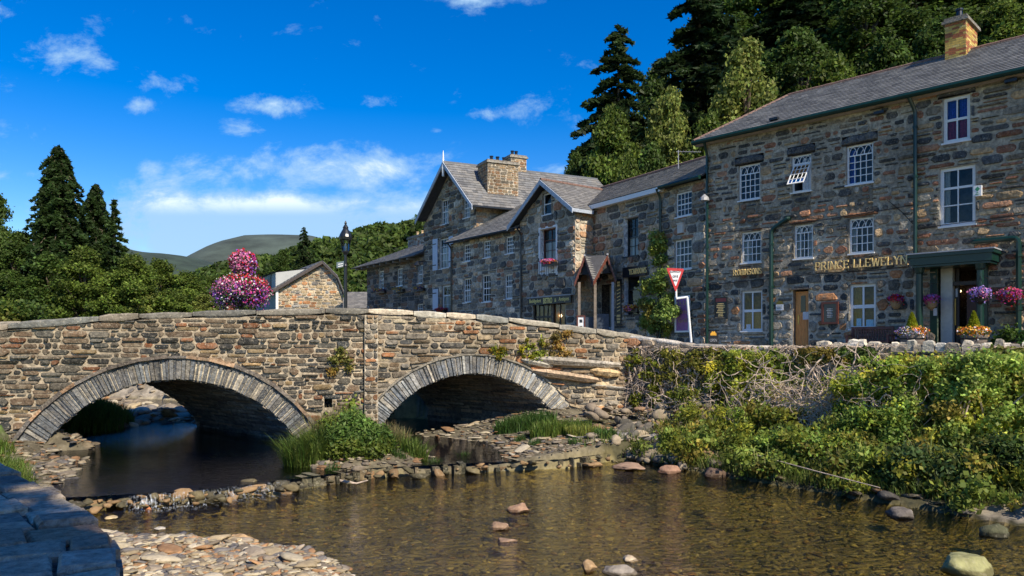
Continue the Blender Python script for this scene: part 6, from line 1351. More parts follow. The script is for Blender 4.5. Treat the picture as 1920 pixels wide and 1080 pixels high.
# ================= foliage builders =================
def crown_pts(blobs, n, shell=.35, up=.25):
    w_ = np.array([b[1] ** 2 for b in blobs], float); w_ /= w_.sum(); idx = rng.choice(len(blobs), n, p=w_)
    d = rng.normal(size=(n, 3)); d /= np.linalg.norm(d, axis=1)[:, None]; d[:, 2] = np.where(rng.random(n) < up, np.abs(d[:, 2]), d[:, 2])
    r = (1 - shell * rng.random(n) ** 1.5)[:, None]
    c = np.array([b[0] for b in blobs]); rr = np.array([b[1] for b in blobs]); fl = np.array([b[2] for b in blobs])
    off = d * r * rr[idx][:, None]; off[:, 2] *= .72
    return c[idx] + off, d, fl[idx]
def broad_proto(name, H, Wd, n, leaf, col, seed, trunk=True, low=.22, elong=1.5):
    r_ = random.Random(seed); blobs = []
    for i in range(95):
        t = r_.random(); ph = r_.uniform(0, 6.28); z = H * (low + (1 - low) * t * .93); rad = Wd / 2 * math.sin(math.pi * (.20 + .78 * t) ** .9) * r_.uniform(.35, 1.0) * .8
        b = Wd * r_.uniform(.06, .145) * (1.15 - .4 * t); blobs.append(((rad * math.cos(ph), rad * math.sin(ph), min(z, H - b * .7)), b, r_.uniform(.75, 1.3)))
    P_, d_, fl = crown_pts(blobs, n, .75); P_ = P_ + rng.normal(0, Wd * .018, P_.shape); c = np.array(col)[None] * fl[:, None]
    yel = rng.random(n)[:, None]; c = c * np.where(yel > .8, 1.7, 1)
    V_, F_, C_ = leaves(P_, leaf, c, .4, nrm=(d_ + np.array([0, 0, .5])) * .7, elong=elong)
    root = thing(name, '', 'tree'); mb = MB()
    if trunk:
        mb.tube([(0, 0, -1.5), (.1, 0, H * .2), (.0, .15, H * .45), (.1, .1, H * .8)], [Wd * .035, Wd * .03, Wd * .02, .05], 8)
        for b in blobs[::2]: p = Vector(b[0]); q = Vector((0, 0, max(H * .15, p.z - Wd * .35))); mb.tube([q, (q + p) / 2 + Vector((0, 0, .3)), p], [Wd * .014, Wd * .009, .03], 5)
        mb.build('trunk', BARK, root)
    np_mesh('crown', V_, F_, C_, LEAF, parent=root); return root
def spruce_proto(name, H, Wd, n, leaf, col, seed, droop=.35, trunkr=.3, dense=1., cyl=0.):
    r_ = random.Random(seed); Ps, Cs, Ds = [], [], []; root = thing(name, '', 'tree'); mb = MB(); mb.tube([(0, 0, -1.5), (0, 0, H * .5), (0, 0, H * .98)], [trunkr, trunkr * .6, .03], 7)
    nb = int(190 * dense)
    for i in range(nb):
        t = (i + r_.random()) / nb; z = H * (.05 + .94 * t); full = Wd / 2 * ((1 - t) ** (.78 - .42 * cyl) + .02) * r_.uniform(.55, 1.12); ph = r_.uniform(0, 6.28); k = max(10, int(n / nb * (full / (Wd / 2)) * 2.0)); tone = r_.uniform(.6, 1.35)
        f = rng.random(k) ** .6; wv = (.20 + .25 * (1 - f)) * full * .55
        x = f * full; y = rng.normal(0, 1, k) * wv * .45; zz = -droop * full * f ** 1.6 + droop * .25 * full * f + rng.normal(0, .07, k) * full * .5 - np.abs(y) * .25
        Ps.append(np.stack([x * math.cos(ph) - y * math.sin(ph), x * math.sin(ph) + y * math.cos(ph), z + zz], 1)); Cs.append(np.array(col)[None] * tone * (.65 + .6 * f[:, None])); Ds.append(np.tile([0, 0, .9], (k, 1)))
        mb.tube([(0, 0, z), (full * .5 * math.cos(ph), full * .5 * math.sin(ph), z - droop * .12 * full), (full * .92 * math.cos(ph), full * .92 * math.sin(ph), z - droop * .7 * full)], [.05, .035, .015], 4, cap=False)
    mb.build('trunk', BARK, root); P_ = np.concatenate(Ps); V_, F_, C_ = leaves(P_, leaf, np.concatenate(Cs), .25, elong=2.6, hang=.25 * cyl + .12)
    np_mesh('crown', V_, F_, C_, LEAF, parent=root); return root
def copy_tree(p, loc, sc_, rz, label, group=None, name=None, cat='tree'):
    r = p.copy(); COL.objects.link(r); r.location = loc; r.scale = sc_; r.rotation_euler = (0, 0, rz); r['label'] = label; r['category'] = cat
    if group: r['group'] = group
    for c in p.children: q = c.copy(); COL.objects.link(q); q.parent = r
    return r
G1 = (.095, .135, .022); G2 = (.058, .095, .018); G3 = (.17, .20, .045); GD = (.036, .062, .018)
PR_ = {}
def proto(k, f): PR_[k] = (f, None)
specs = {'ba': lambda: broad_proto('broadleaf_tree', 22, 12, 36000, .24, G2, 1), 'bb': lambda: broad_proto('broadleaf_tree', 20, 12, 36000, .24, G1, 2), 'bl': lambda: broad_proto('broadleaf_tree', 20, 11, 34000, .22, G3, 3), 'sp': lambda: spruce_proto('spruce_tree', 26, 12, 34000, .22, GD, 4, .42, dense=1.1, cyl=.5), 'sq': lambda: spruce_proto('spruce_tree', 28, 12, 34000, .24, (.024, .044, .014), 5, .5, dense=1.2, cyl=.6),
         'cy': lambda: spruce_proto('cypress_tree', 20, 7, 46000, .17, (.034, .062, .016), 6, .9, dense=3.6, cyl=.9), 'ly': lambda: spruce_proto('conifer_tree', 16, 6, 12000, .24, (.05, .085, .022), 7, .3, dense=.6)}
DIM = {'ba': (22, 12), 'bb': (20, 12), 'bl': (20, 11), 'sp': (26, 12), 'sq': (28, 12), 'cy': (20, 7), 'ly': (16, 6)}
used = {}
def tree_at(kind, px, ytop, d, wpx, label, group=None, zb=None):
    c = W(px, ytop, d); zg = float(Hh(np.array([c.x]), np.array([c.y]))[0]) if zb is None else zb; h = c.z - zg; w_ = wpx / FPX * d; H, Wd = DIM[kind]
    s = (w_ / Wd, w_ / Wd, h / H); rz = random.uniform(0, 6.28)
    if kind not in used:
        r = specs[kind](); used[kind] = r; r.location = (c.x, c.y, zg); r.scale = s; r.rotation_euler = (0, 0, rz); r['label'] = label; r['category'] = 'tree'
        if group: r['group'] = group
        return r
    return copy_tree(used[kind], (c.x, c.y, zg), s, rz, label, group)
GR = 'trees on the slope above the inn roofs'
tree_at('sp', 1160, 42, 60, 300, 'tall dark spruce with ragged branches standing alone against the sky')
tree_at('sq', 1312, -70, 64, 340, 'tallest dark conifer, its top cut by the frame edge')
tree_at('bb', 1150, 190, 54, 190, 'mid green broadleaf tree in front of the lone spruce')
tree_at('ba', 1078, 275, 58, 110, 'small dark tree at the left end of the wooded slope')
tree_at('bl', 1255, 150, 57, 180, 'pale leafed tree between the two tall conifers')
tree_at('bl', 1400, 60, 56, 250, 'large pale green tree right of the tallest conifer')
tree_at('bb', 1330, 200, 52, 170, 'rounded green tree just behind the tearooms ridge')
SLAB = [' left of the pub hip, lowest against the tearooms roof', ' rising directly over the hipped end of the pub roof', ' high above the middle of the pub roof hip', ' just above the first third of the pub ridge', None, ' cut by the top edge between hip and chimney', ' close behind the pub ridge left of the yellow chimney', ' behind and above the yellow chimney, cut by the frame', ' immediately behind the yellow chimney', ' beyond the yellow chimney at the top right edge', ' behind the pub ridge at the right frame edge', ' in the top right corner of the picture', ' in the second rank above the pub roof middle', ' hidden mostly behind the tallest conifer', ' in the rear rank right of the yellow chimney', ' outside the right frame edge', ' showing between the tallest conifer and pale tree', ' filling the gap between the two tall conifers', ' at the foot of the lone spruce', ' low over the pub ridge above the open window', ' behind the pale tree beside the tallest conifer', ' far up the slope left of the chimney', ' behind the large pale tree', ' peeping over the tearooms ridge']
for (x, y, d, w_, k) in ((1225, 255, 50, 130, 'ba'), (1425, 190, 49, 190, 'bb'), (1500, 40, 62, 260, 'ba'), (1560, 90, 54, 230, 'bb'), (1480, -60, 74, 300, 'sq'), (1620, -40, 68, 300, 'ba'), (1660, 60, 54, 230, 'ba'), (1720, -60, 72, 300, 'ba'), (1760, 20, 56, 240, 'ba'), (1840, -70, 70, 320, 'ba'), (1880, -10, 56, 260, 'bb'), (1950, -60, 64, 320, 'ba'), (1590, -90, 80, 320, 'ba'), (1400, -60, 84, 300, 'ba'), (1800, -120, 84, 340, 'ba'), (2020, -40, 58, 300, 'ba'), (1350, 20, 78, 260, 'ba'), (1230, 110, 80, 200, 'ba'), (1120, 250, 66, 130, 'bb'), (1540, 160, 47, 180, 'ba'), (1300, 130, 70, 220, 'ba'), (1690, 0, 90, 300, 'ba'), (1450, 90, 68, 230, 'ba'), (1180, 280, 47, 110, 'bb')):
    tree_at(k, x, y, d, w_, ('broadleaf tree' + SLAB.pop(0)) if k != 'sq' else 'conifer rising among the broadleaf wood above the inn' + (SLAB.pop(0) or ''), GR if k != 'sq' else None)
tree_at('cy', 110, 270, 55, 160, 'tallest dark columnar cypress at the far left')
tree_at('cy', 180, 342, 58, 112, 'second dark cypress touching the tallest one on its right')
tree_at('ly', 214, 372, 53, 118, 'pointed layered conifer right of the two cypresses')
tree_at('ba', -12, 350, 54, 130, 'dark tree cut by the left frame edge')
LLAB = ['left of the tallest cypress, under the frame-edge tree', 'in front of the tallest cypress trunk', 'below the second cypress', 'right of the pointed layered conifer', 'low right of the pointed conifer group', 'lowest left, above the clipped hedge', 'filling below the pointed conifer', 'midway between conifers and flower tower', 'outside the left frame edge', 'pale, in front of the belt right of the conifers', 'just left of the flower tower', 'low in the belt below the small pointed conifer', 'directly behind the flower tower', 'right of the clipped hedge, near the bridge end', 'pale, low beside the flower tower', 'right of the flower tower beyond the barn roof', 'low behind the lower flower tier']
GL_ = 'broadleaf trees along the left bank'
for (x, y, d, w_, k) in ((35, 425, 54, 150, 'ba'), (95, 470, 40, 170, 'ba'), (160, 455, 48, 170, 'bb'), (250, 470, 52, 170, 'bb'), (300, 480, 60, 150, 'bb'), (20, 500, 34, 150, 'ba'), (210, 505, 42, 150, 'bb'), (350, 505, 68, 150, 'bb'), (-60, 440, 44, 170, 'ba'), (270, 530, 44, 130, 'bl'), (400, 515, 80, 150, 'bb'), (330, 545, 56, 120, 'bb'), (450, 522, 90, 150, 'bb'), (130, 520, 36, 150, 'ba'), (385, 548, 62, 120, 'bl'), (500, 530, 100, 130, 'bb'), (430, 550, 70, 110, 'bb')):
    tree_at(k, x, y, max(d, 52), w_, 'broadleaf tree on the left bank, ' + LLAB.pop(0), GL_)
tree_at('ly', 322, 497, 74, 44, 'small pointed conifer rising from the belt left of the flower tower')
tree_at('sp', 570, 424, 130, 76, 'lone dark spruce on the skyline right of the round mountain', zb=4)
tree_at('ba', 530, 462, 135, 84, 'dark round tree left of the lone skyline spruce', zb=4)
# hedge
def hue_(fl):     # a share of the clumps are yellowing or dry
    u_ = np.modf(np.abs(fl) * 977.13)[0][:, None]
    return np.where(u_ > .86, np.array([1.25, .88, .9]), np.where(u_ > .60, np.array([1.3, 1.12, .85]), np.array([[.92, .98, 1.]])))
def bush(name, blobs, n, leaf, col, lab, cat, loc, stems=None, elong=1.4, cvar=.35, petals=None, stemm=None, group=None):
    root = thing(name, lab, cat, loc, group); L0 = np.array(loc)
    P_, d_, fl = crown_pts(blobs, n, .85); P_ = P_ + rng.normal(0, leaf * .9, P_.shape) * (rng.random((n, 1)) < .5) * 1.6; c = np.array(col)[None] * fl[:, None] * np.where(rng.random((n, 1)) > .85, 1.5, 1); V_, F_, C_ = leaves(P_, leaf, c * hue_(fl), cvar, nrm=(d_ + np.array([0, 0, .6])) * .7, elong=elong)
    np_mesh('foliage', V_, F_, C_, LEAF, parent=root, off=L0)
    if stems:
        mb = MB()
        for pts, r in stems: mb.tube(pts, r, 5)
        mb.build('stems', stemm or TWIG, root)
    return root
rr = random.Random(3)
hb_ = [((W(x, y, 26).x + rr.uniform(-.2, .2), 26 + rr.uniform(-.8, .8), W(x, y, 26).z), rr.uniform(.4, .6), rr.uniform(.85, 1.2)) for x in range(-60, 62, 11) for y in (585, 605, 630)]
bush('garden_hedge', hb_, 9000, .09, (.085, .13, .025), 'clipped bright green hedge behind the left end of the bridge', 'hedge', (W(0, 0, 26).x, 26, 1.5))
# far wooded hillside (one mass)
pf = prof([(440, 560), (500, 512), (560, 512), (600, 494), (650, 474), (700, 460), (760, 448), (800, 440), (900, 400), (1100, 380), (1400, 380)], 190)
A, B, Zz = hill('hillside', -95, 90, 95, 330, pf, mat('hillside_soil', (.02, .035, .012), .95), 190, 330, 60, 40, rough=3)
blobs = []
for _ in range(900):
    x = rr.uniform(-92, 20); y = 97 + 95 * rr.random() ** .9
    h = float(np.interp(x, [p[0] for p in pf], [p[1] for p in pf])) * float(sm(np.array(y), 95, 190) ** .8); b = rr.uniform(2.2, 4.0); blobs.append(((x, y, max(h, 2) + b * .3), b, rr.uniform(.6, 1.45)))
P_, d_, fl = crown_pts(blobs, 150000, .25, .8); V_, F_, C_ = leaves(P_, .75, np.array([.075, .115, .022])[None] * fl[:, None], .35, nrm=d_ + np.array([0, 0, .5]))
np_mesh('far_wood', V_, F_, C_, LEAF, label='dense green wood covering the far hillside behind the terrace', kind='stuff')
# ================= grass =================
def grass(P, h, col, wv=.012, bend=.5, cvar=.35):
    n = len(P); P = np.asarray(P); a = rng.uniform(0, 6.28, n); dx = np.stack([np.cos(a), np.sin(a), np.zeros(n)], 1); H_ = h * rng.uniform(.45, 1.2, n)[:, None]; b = bend * H_ * rng.uniform(.2, 1, (n, 1)); pr = np.stack([-dx[:, 1], dx[:, 0], np.zeros(n)], 1) * wv
    z = np.array([[0, 0, 1.]]); V_ = np.stack([P - pr, P + pr, P + pr * .8 + dx * b * .35 + z * H_ * .6, P - pr * .8 + dx * b * .35 + z * H_ * .6, P + dx * b + z * H_ * .93 + pr * .2, P + dx * b + z * H_ * .93 - pr * .2], 1).reshape(-1, 3); k = np.arange(n)[:, None] * 6
    F_ = np.concatenate([k + np.array([[0, 1, 2, 3]]), k + np.array([[3, 2, 4, 5]])]); c = np.broadcast_to(np.asarray(col, float), (n, 3)) * rng.uniform(1 - cvar, 1 + cvar, (n, 1)) * rng.uniform(.85, 1.15, (n, 3)); return V_, F_, np.repeat(c, 6, 0)
def tuft(cx, cy, rx, ry, n, h, col, **k):
    a = rng.uniform(0, 6.28, n); r = np.sqrt(rng.random(n)); x = cx + rx * r * np.cos(a); y = cy + ry * r * np.sin(a); z = Hh(x, y); return grass(np.stack([x, y, z - .02], 1), h, col, **k)
def wx_(px, d): return (px - 960) / FPX * d
GY = (.13, .19, .035); GB = (.075, .14, .03); GS = (.25, .22, .09)
# the tussock at the middle pier
cx = wx_(640, 17.6)
parts = [tuft(wx_(580, 17.2), 17.0, .5, .45, 1500, .75, GY, wv=.008, bend=.9), tuft(wx_(560, 17.2), 17.4, .35, .3, 700, .55, GB, wv=.008, bend=.9), tuft(wx_(612, 17.6), 17.6, .5, .5, 900, .95, GS, wv=.005, bend=.8), tuft(wx_(690, 17.6), 17.5, .7, .5, 1100, .42, GB, wv=.008, bend=.9), tuft(wx_(775, 17.6), 17.7, .32, .25, 500, .40, GY, wv=.008, bend=1.), tuft(wx_(745, 17.6), 17.9, .25, .2, 260, .55, GS, wv=.005, bend=.8), tuft(wx_(700, 18.5), 18.6, .8, .4, 500, .5, GS, wv=.006)]
np_mesh('pier_grass', *merge(parts), LEAF, label='long bright grass growing on the island at the middle pier', kind='stuff')
bl_ = [((wx_(x, d), d, .38 + z), r, t) for x, d, z, r, t in ((640, 17.2, .45, .42, 1), (690, 17.2, .35, .40, .9), (660, 17.6, .75, .36, 1.2), (620, 17.5, .62, .34, 1.1), (640, 16.9, .1, .36, .8), (680, 17.4, .6, .34, 1.3), (605, 17.2, .1, .3, .9), (715, 17.3, .2, .32, .8), (710, 17.6, .45, .3, .9), (665, 16.9, .2, .32, .8), (700, 16.9, .15, .28, .75), (590, 17.3, .3, .3, 1.1))]
bush('pier_bush', bl_, 14000, .045, (.11, .17, .035), 'dense green bush on the island at the foot of the middle pier', 'bush', (wx_(650, 17.2), 17.2, .35), elong=2.4)
bl_ = [((wx_(x, 20.3), 20.3 + o, EYE + (HOR - y) / FPX * 20.3), r, t) for x, y, o, r, t in ((655, 760, .2, .12, 1.2), (650, 775, .2, .16, 1.3), (640, 790, .1, .2, 1.1), (660, 795, .1, .2, 1.2), (645, 812, 0, .24, 1.1), (668, 812, 0, .2, 1.3), (650, 830, -.2, .26, 1))]
bush('climbing_vine', bl_, 2600, .075, (.20, .24, .035), 'yellow-green climbing plant on the masonry above the island bush', 'plant', (wx_(650, 20.3), 20.5, .8), elong=1.2)
# grass on the right apron, the left bank, and inside the arch
parts = [tuft(wx_(x, d), d, rx, .3, n, h, c) for x, d, rx, n, h, c in ((985, 21.6, .9, 2200, .38, GB), (1060, 20.9, .8, 2000, .38, GY), (1095, 20.4, .5, 1100, .34, (.25, .28, .06)), (1020, 20.6, .4, 500, .45, GY), (1135, 19.9, .3, 500, .3, GB))]
parts += [tuft(-8.6 - i * .45, 12.3 + i * .33, .35, .3, 420, .26, GY) for i in range(6)] + [tuft(-12.3, 17.6, .5, .5, 500, .3, GY)] + [tuft(-9.2 - .4 * i, 13.6 + .55 * i, .5, .4, 500, .30, GY, wv=.008, bend=.9) for i in range(6)] + [tuft(xx, yy, .18, .12, 130, .2, GB, wv=.006, bend=.9) for xx, yy in ((-2.6, 17.2), (-1.8, 17.4), (-3.9, 16.2), (-1.2, 18.6), (.6, 19.4), (1.6, 19.0), (2.4, 19.8), (-5.0, 15.6), (-2.9, 18.9), (3.0, 20.8), (.2, 20.6))]
np_mesh('bank_grass', *merge(parts), LEAF, label='short fresh grass along the river banks', kind='stuff')
parts = [tuft(-13.9 + rr.uniform(-1.1, .8), 24.4 + rr.uniform(-1.6, 1.6), .7, .7, 1100, .6, (.12, .19, .04)) for _ in range(14)]
np_mesh('long_bank_grass', *merge(parts), LEAF, label='tall shaded grass on the bank seen through the left arch', kind='stuff')
xs2 = rng.uniform(-60, -14, 26000); ys2 = rng.uniform(38, 75, 26000); m = ~inside(xs2, ys2, CH) | (seg_d(xs2, ys2, LBANK)[0] < 2.5) | (ys2 > 52); xs2, ys2 = xs2[m], ys2[m]
np_mesh('meadow_grass', *grass(np.stack([xs2, ys2, Hh(xs2, ys2)], 1), .45, (.10, .17, .03), wv=.05), LEAF, label='green meadow grass beyond the gravel bars', kind='stuff')
bl_ = [((-4.6 + rr.uniform(-1.2, .8), 28.8 + rr.uniform(-.3, 2.5), .5 + rr.uniform(0, 1.6)), .5, rr.uniform(.7, 1.2)) for _ in range(16)]
bush('bank_shrub', bl_, 7000, .11, (.06, .10, .03), 'green shrub seen through the right arch', 'shrub', (-4.4, 29.5, .4))
# ================= the creepers and shrubs on the riverside wall =================
def RP(px, y, o): s, z = RW.px(px, y, o); return RW.P(s, o, z)
def stems_at(px, py, n, spread, length, seed, o0=.16, rad=.013, down=.6):
    r_ = random.Random(seed); mb = MB()
    for i in range(n):
        x = px + r_.gauss(0, spread[0]); y = py + r_.gauss(0, spread[1]); p = RP(x, y, o0 + .05); p.z = min(p.z, 2.9); pts = [p.copy()]; k = r_.randint(7, 13); dirv = Vector((r_.gauss(0, 1), r_.uniform(-.3, 1.2), -r_.uniform(.1, 1) * down)); curl = r_.gauss(0, .35)
        u, nn = Vector((RW.u[0], RW.u[1], 0)), Vector((RW.n[0], RW.n[1], 0)); st = length / k * r_.uniform(.5, 1.3); ang = math.atan2(dirv.z, dirv.x); out = o0
        for j in range(k):
            ang += curl * .5 + r_.gauss(0, .38); out += r_.gauss(0, .04) + (.03 if out < o0 else -.006); out = max(o0 * .5, min(out, o0 + .45)); p = p + u * math.cos(ang) * st + Vector((0, 0, 1)) * (math.sin(ang) * st - .004); p.z = min(p.z, 2.93 + .05 * math.sin(j * 2 + i)); q = p.copy(); base = RW.P(0, 0, 0); dd = (q - base).dot(nn); q += nn * (out - dd); pts.append(q); p = q
        r0 = rad * r_.uniform(.35, 1.5) * (1.5 if r_.random() < .12 else .9); mb.tube(pts, [r0 * (1 - .65 * j / len(pts)) for j in range(len(pts))], 5, cap=False)
    return mb
def zcap(p): return (p.x, p.y, min(p.z, 2.74))
def creeper(px, py, wpx, hpx, lab, nst, nlf, col, seed, leaf=.07, rad=.011, out=.2, ln=.9, stemm=None, o0=.16):
    c = RP(px, py + hpx, .1); root = thing('creeper', lab, 'creeper', c, 'creepers hanging on the riverside wall'); r_ = random.Random(seed)
    mb = stems_at(px, py, nst, (wpx * .45, hpx * .45), ln, seed, rad=rad, o0=o0)
    # main stems from the top of the wall
    for i in range(max(3, nst // 14)):
        x = px + r_.uniform(-.5, .5) * wpx; pts = []
        for j in range(9): q_ = RP(x, py - hpx * .9 + hpx * 1.7 * j / 8, .10 + .10 * math.sin(j * 1.3 + i) + .04); q_.z = min(q_.z, 2.9 - .02 * j); pts.append(q_); x += r_.gauss(0, 7)
        mb.tube(pts, [.026 - .002 * j for j in range(9)], 5, cap=False)
    mb.build('stems', stemm or TWIG, root)
    if nlf:
        bl = [(zcap(RP(px + r_.uniform(-.5, .5) * wpx, py + r_.uniform(-.5, .5) * hpx, r_.uniform(.05, out))), r_.uniform(.12, .26), r_.uniform(.65, 1.35)) for _ in range(max(10, int(nlf / 90)))]
        P_, d_, fl = crown_pts(bl, nlf, .8); V_, F_, C_ = leaves(P_, leaf, np.array(col)[None] * fl[:, None], .35, nrm=d_ + np.array([RW.n[0], RW.n[1], .4]), elong=1.3); np_mesh('foliage', V_, F_, C_, LEAF, parent=root, off=np.array(c))
    return root
YG = (.24, .26, .03); RG = (.22, .13, .03)
creeper(1195, 700, 90, 90, 'pale bare tangled stems hanging beside the jutting slabs', 130, 2400, YG, 1)
creeper(1240, 770, 110, 90, 'bare twigs fanning over the bank rocks left of the green patches', 130, 3000, YG, 2)
creeper(1300, 690, 130, 70, 'mixed reddish and green creeper near the narrow wall end', 120, 8000, (.24, .23, .04), 3, leaf=.06)
creeper(1330, 770, 150, 100, 'wide tangle of bare stems with yellow leaf tufts', 210, 8000, YG, 4)
creeper(1420, 700, 110, 80, 'dense green creeper spilling from the wall top beside the tangle', 90, 9000, (.17, .23, .04), 5, out=.35)
creeper(1500, 720, 90, 110, 'greyish looping stems below the first upright coping stones', 150, 7000, (.21, .25, .04), 6)
creeper(1545, 665, 90, 40, 'orange-yellow creeper tuft under the first upright coping stones', 30, 3000, (.26, .20, .04), 7, leaf=.055, out=.3)
creeper(1560, 780, 90, 110, 'thick fan of pale stems hanging down like roots', 260, 3500, (.12, .16, .03), 8, rad=.015, ln=1.3, out=.45)
creeper(1440, 810, 150, 60, 'yellow-green creeper patch low on the wall in the middle', 80, 7000, (.19, .22, .035), 9, out=.4)
creeper(1610, 690, 70, 90, 'narrow leafy creeper between the stem fan and the tall shrub', 60, 3400, (.11, .16, .03), 10, out=.35)
creeper(1890, 690, 80, 90, 'creeper with orange edged leaves at the far right of the wall', 60, 4200, (.15, .16, .03), 11, out=.4)
creeper(1880, 790, 110, 110, 'dim tangle of long stems right of the tall shrub', 120, 2200, (.07, .11, .025), 12, out=.5, ln=1.3)
creeper(1275, 790, 120, 70, 'pale twiggy fringe hanging low in front of the fallen blocks', 150, 5000, YG, 13, o0=1.3)
creeper(1385, 780, 130, 90, 'bare stems sprawling over the yellow-green mass by the wall end', 170, 8000, YG, 14, o0=1.7)
creeper(1470, 760, 110, 90, 'long arching pale stems over the looping creeper', 170, 7500, YG, 15, o0=1.9, ln=1.2)
creeper(1570, 770, 100, 110, 'thick pale root-like stems drooping in the middle of the bank', 230, 3500, YG, 16, o0=2.3, rad=.016, ln=1.4)
creeper(1670, 800, 90, 90, 'thin pale stems poking through the tall leafy shrub', 110, 900, YG, 17, o0=3.2)
def shrub(px, ytop, ybot, wpx, o, n, leaf, col, lab, seed, name='shrub', nst=16, elong=1.4):
    r_ = random.Random(seed); base = RP(px, ybot, o); s0_, _z = RW.px(px, ybot, o); zg = float(Hh(np.array([base.x]), np.array([base.y]))[0]); base.z = zg; st = []; bl = []
    top_z = RW.px(px, ytop, o)[1]; D = base.y; hw = wpx / 2 / FPX * D * 1.15
    for i in range(nst * 6):
        t = r_.uniform(.12, 1.0); ph = r_.uniform(0, 6.28); rad = hw * r_.uniform(.1, 1) ** .6 * (.55 + .75 * math.sin(math.pi * min(t + .12, 1) * .9)) ; rad = min(rad, hw)
        q = Vector((base.x + RW.u[0] * rad * math.cos(ph) + RW.n[0] * rad * .45 * math.sin(ph), base.y + RW.u[1] * rad * math.cos(ph) + RW.n[1] * rad * .45 * math.sin(ph), zg + (top_z - zg) * t - .05)); bl.append((tuple(q), r_.uniform(.12, .30), r_.uniform(.6, 1.4)))
        if i % 5 == 0: b0 = base + Vector((r_.gauss(0, .2), r_.gauss(0, .15), -.1)); st.append(([b0, b0.lerp(q, .45) + Vector((0, 0, .25)), q], [.03, .02, .008]))
    return bush(name, bl, n, leaf, col, lab, 'shrub', tuple(base), stems=st, elong=elong)
shrub(1700, 668, 905, 200, 2.6, 26000, .055, (.30, .38, .06), 'tall leafy shrub with small round leaves left of the pub entrance view', 21)
shrub(1815, 668, 920, 200, 2.9, 26000, .055, (.32, .39, .08), 'tallest pale green shrub with grey stems below the entrance planters', 22)
shrub(1640, 770, 915, 130, 3.4, 11000, .055, (.17, .24, .045), 'lower dark green shrub at the foot of the tall leafy one', 23)
shrub(1745, 850, 960, 170, 4.9, 13000, .05, (.085, .125, .035), 'soft grey-green low shrub overhanging the water', 24, elong=2.2)
shrub(1900, 830, 985, 130, 4.6, 14000, .055, (.07, .11, .025), 'dark leafy shrub at the lower right frame edge', 25)
shrub(1340, 805, 885, 120, 3.2, 8000, .05, (.25, .31, .06), 'small feathery bush on the bank below the tangle of stems', 26, elong=2.6)
shrub(1530, 815, 905, 190, 4.0, 15000, .055, (.20, .27, .05), 'broad low bush in the middle of the right bank', 27)
shrub(1440, 825, 890, 140, 3.6, 9000, .05, (.22, .28, .05), 'low green bush between the feathery bush and the broad one', 28)
n = 34000; s_ = rng.uniform(1.8, 16, n); o_ = rng.uniform(.2, 5.6, n); m_ = (s_ > 3.2) | (rng.random(n) < .18); s_, o_ = s_[m_], o_[m_]; x = WL0.x + RW.u[0] * s_ + RW.n[0] * o_; y = WL0.y + RW.u[1] * s_ + RW.n[1] * o_; z = Hh(x, y); m = z > -.02
np_mesh('bank_undergrowth', *merge([grass(np.stack([x, y, z], 1)[m], .30, (.14, .18, .04), wv=.008, bend=1.1, cvar=.5)]), LEAF, label='dark tangled grass and weeds along the foot of the riverside wall', kind='stuff')
shrub(1610, 694, 850, 110, 1.0, 11000, .055, (.34, .38, .055), 'yellow-green leafy mass in front of the fan of pale stems right side', 31, nst=12)
shrub(1395, 660, 760, 120, .45, 8500, .05, (.36, .37, .05), 'sunlit yellow-green mass hanging from the wall top left of the upright stones', 32, nst=12)
shrub(1500, 760, 880, 110, 1.4, 7000, .05, (.25, .31, .05), 'medium green leafy bush between the looping stems and the stem fan', 33, nst=12)
shrub(1890, 682, 850, 110, 1.6, 14000, .055, (.24, .30, .05), 'leafy shrub behind the dark one at the right frame edge', 34, nst=12)
sb_ = []
for _ in range(520):
    s_q = rr.uniform(2.6, 16.8); o_q = rr.uniform(1.0, 5.3 + .07 * s_q); x = WL0.x + RW.u[0] * s_q + RW.n[0] * o_q; y = WL0.y + RW.u[1] * s_q + RW.n[1] * o_q; z = float(Hh(np.array([x]), np.array([y]))[0])
    if z < -.12: continue
    h_ = rr.uniform(.05, .55) * (1.5 if o_q < 3 else 1); sb_.append(((x, y, z + h_), rr.uniform(.16, .34), rr.uniform(.55, 1.45)))
P_, d_, fl = crown_pts(sb_, 60000, .9); P_ = P_ + rng.normal(0, .05, P_.shape); lc_ = np.array((.22, .26, .045))[None] * fl[:, None] * hue_(fl); u1 = np.modf(np.abs(fl) * 391.7)[0]; ma, mb_ = u1 < .3, u1 > .7; mc_ = ~(ma | mb_); nq = (d_ + np.array([0, 0, .6])) * .7
kb = rng.random(len(P_)) < .4; gq = P_[mc_][::14] - np.array([0, 0, .1])
V_, F_, C_ = merge([leaves(P_[ma], .045, lc_[ma], .4, nrm=nq[ma], elong=3.2), leaves(P_[mb_ & kb], .08, lc_[mb_ & kb], .35, nrm=nq[mb_ & kb], elong=1.2), leaves(P_[mc_], .06, lc_[mc_], .4, nrm=nq[mc_], elong=1.7), grass(gq, .45, (.26, .27, .09), wv=.006, bend=.7)])
np_mesh('bank_scrub', V_, F_, C_, LEAF, label='tangled yellow-green scrub and brambles covering the right bank down to the water', kind='stuff')
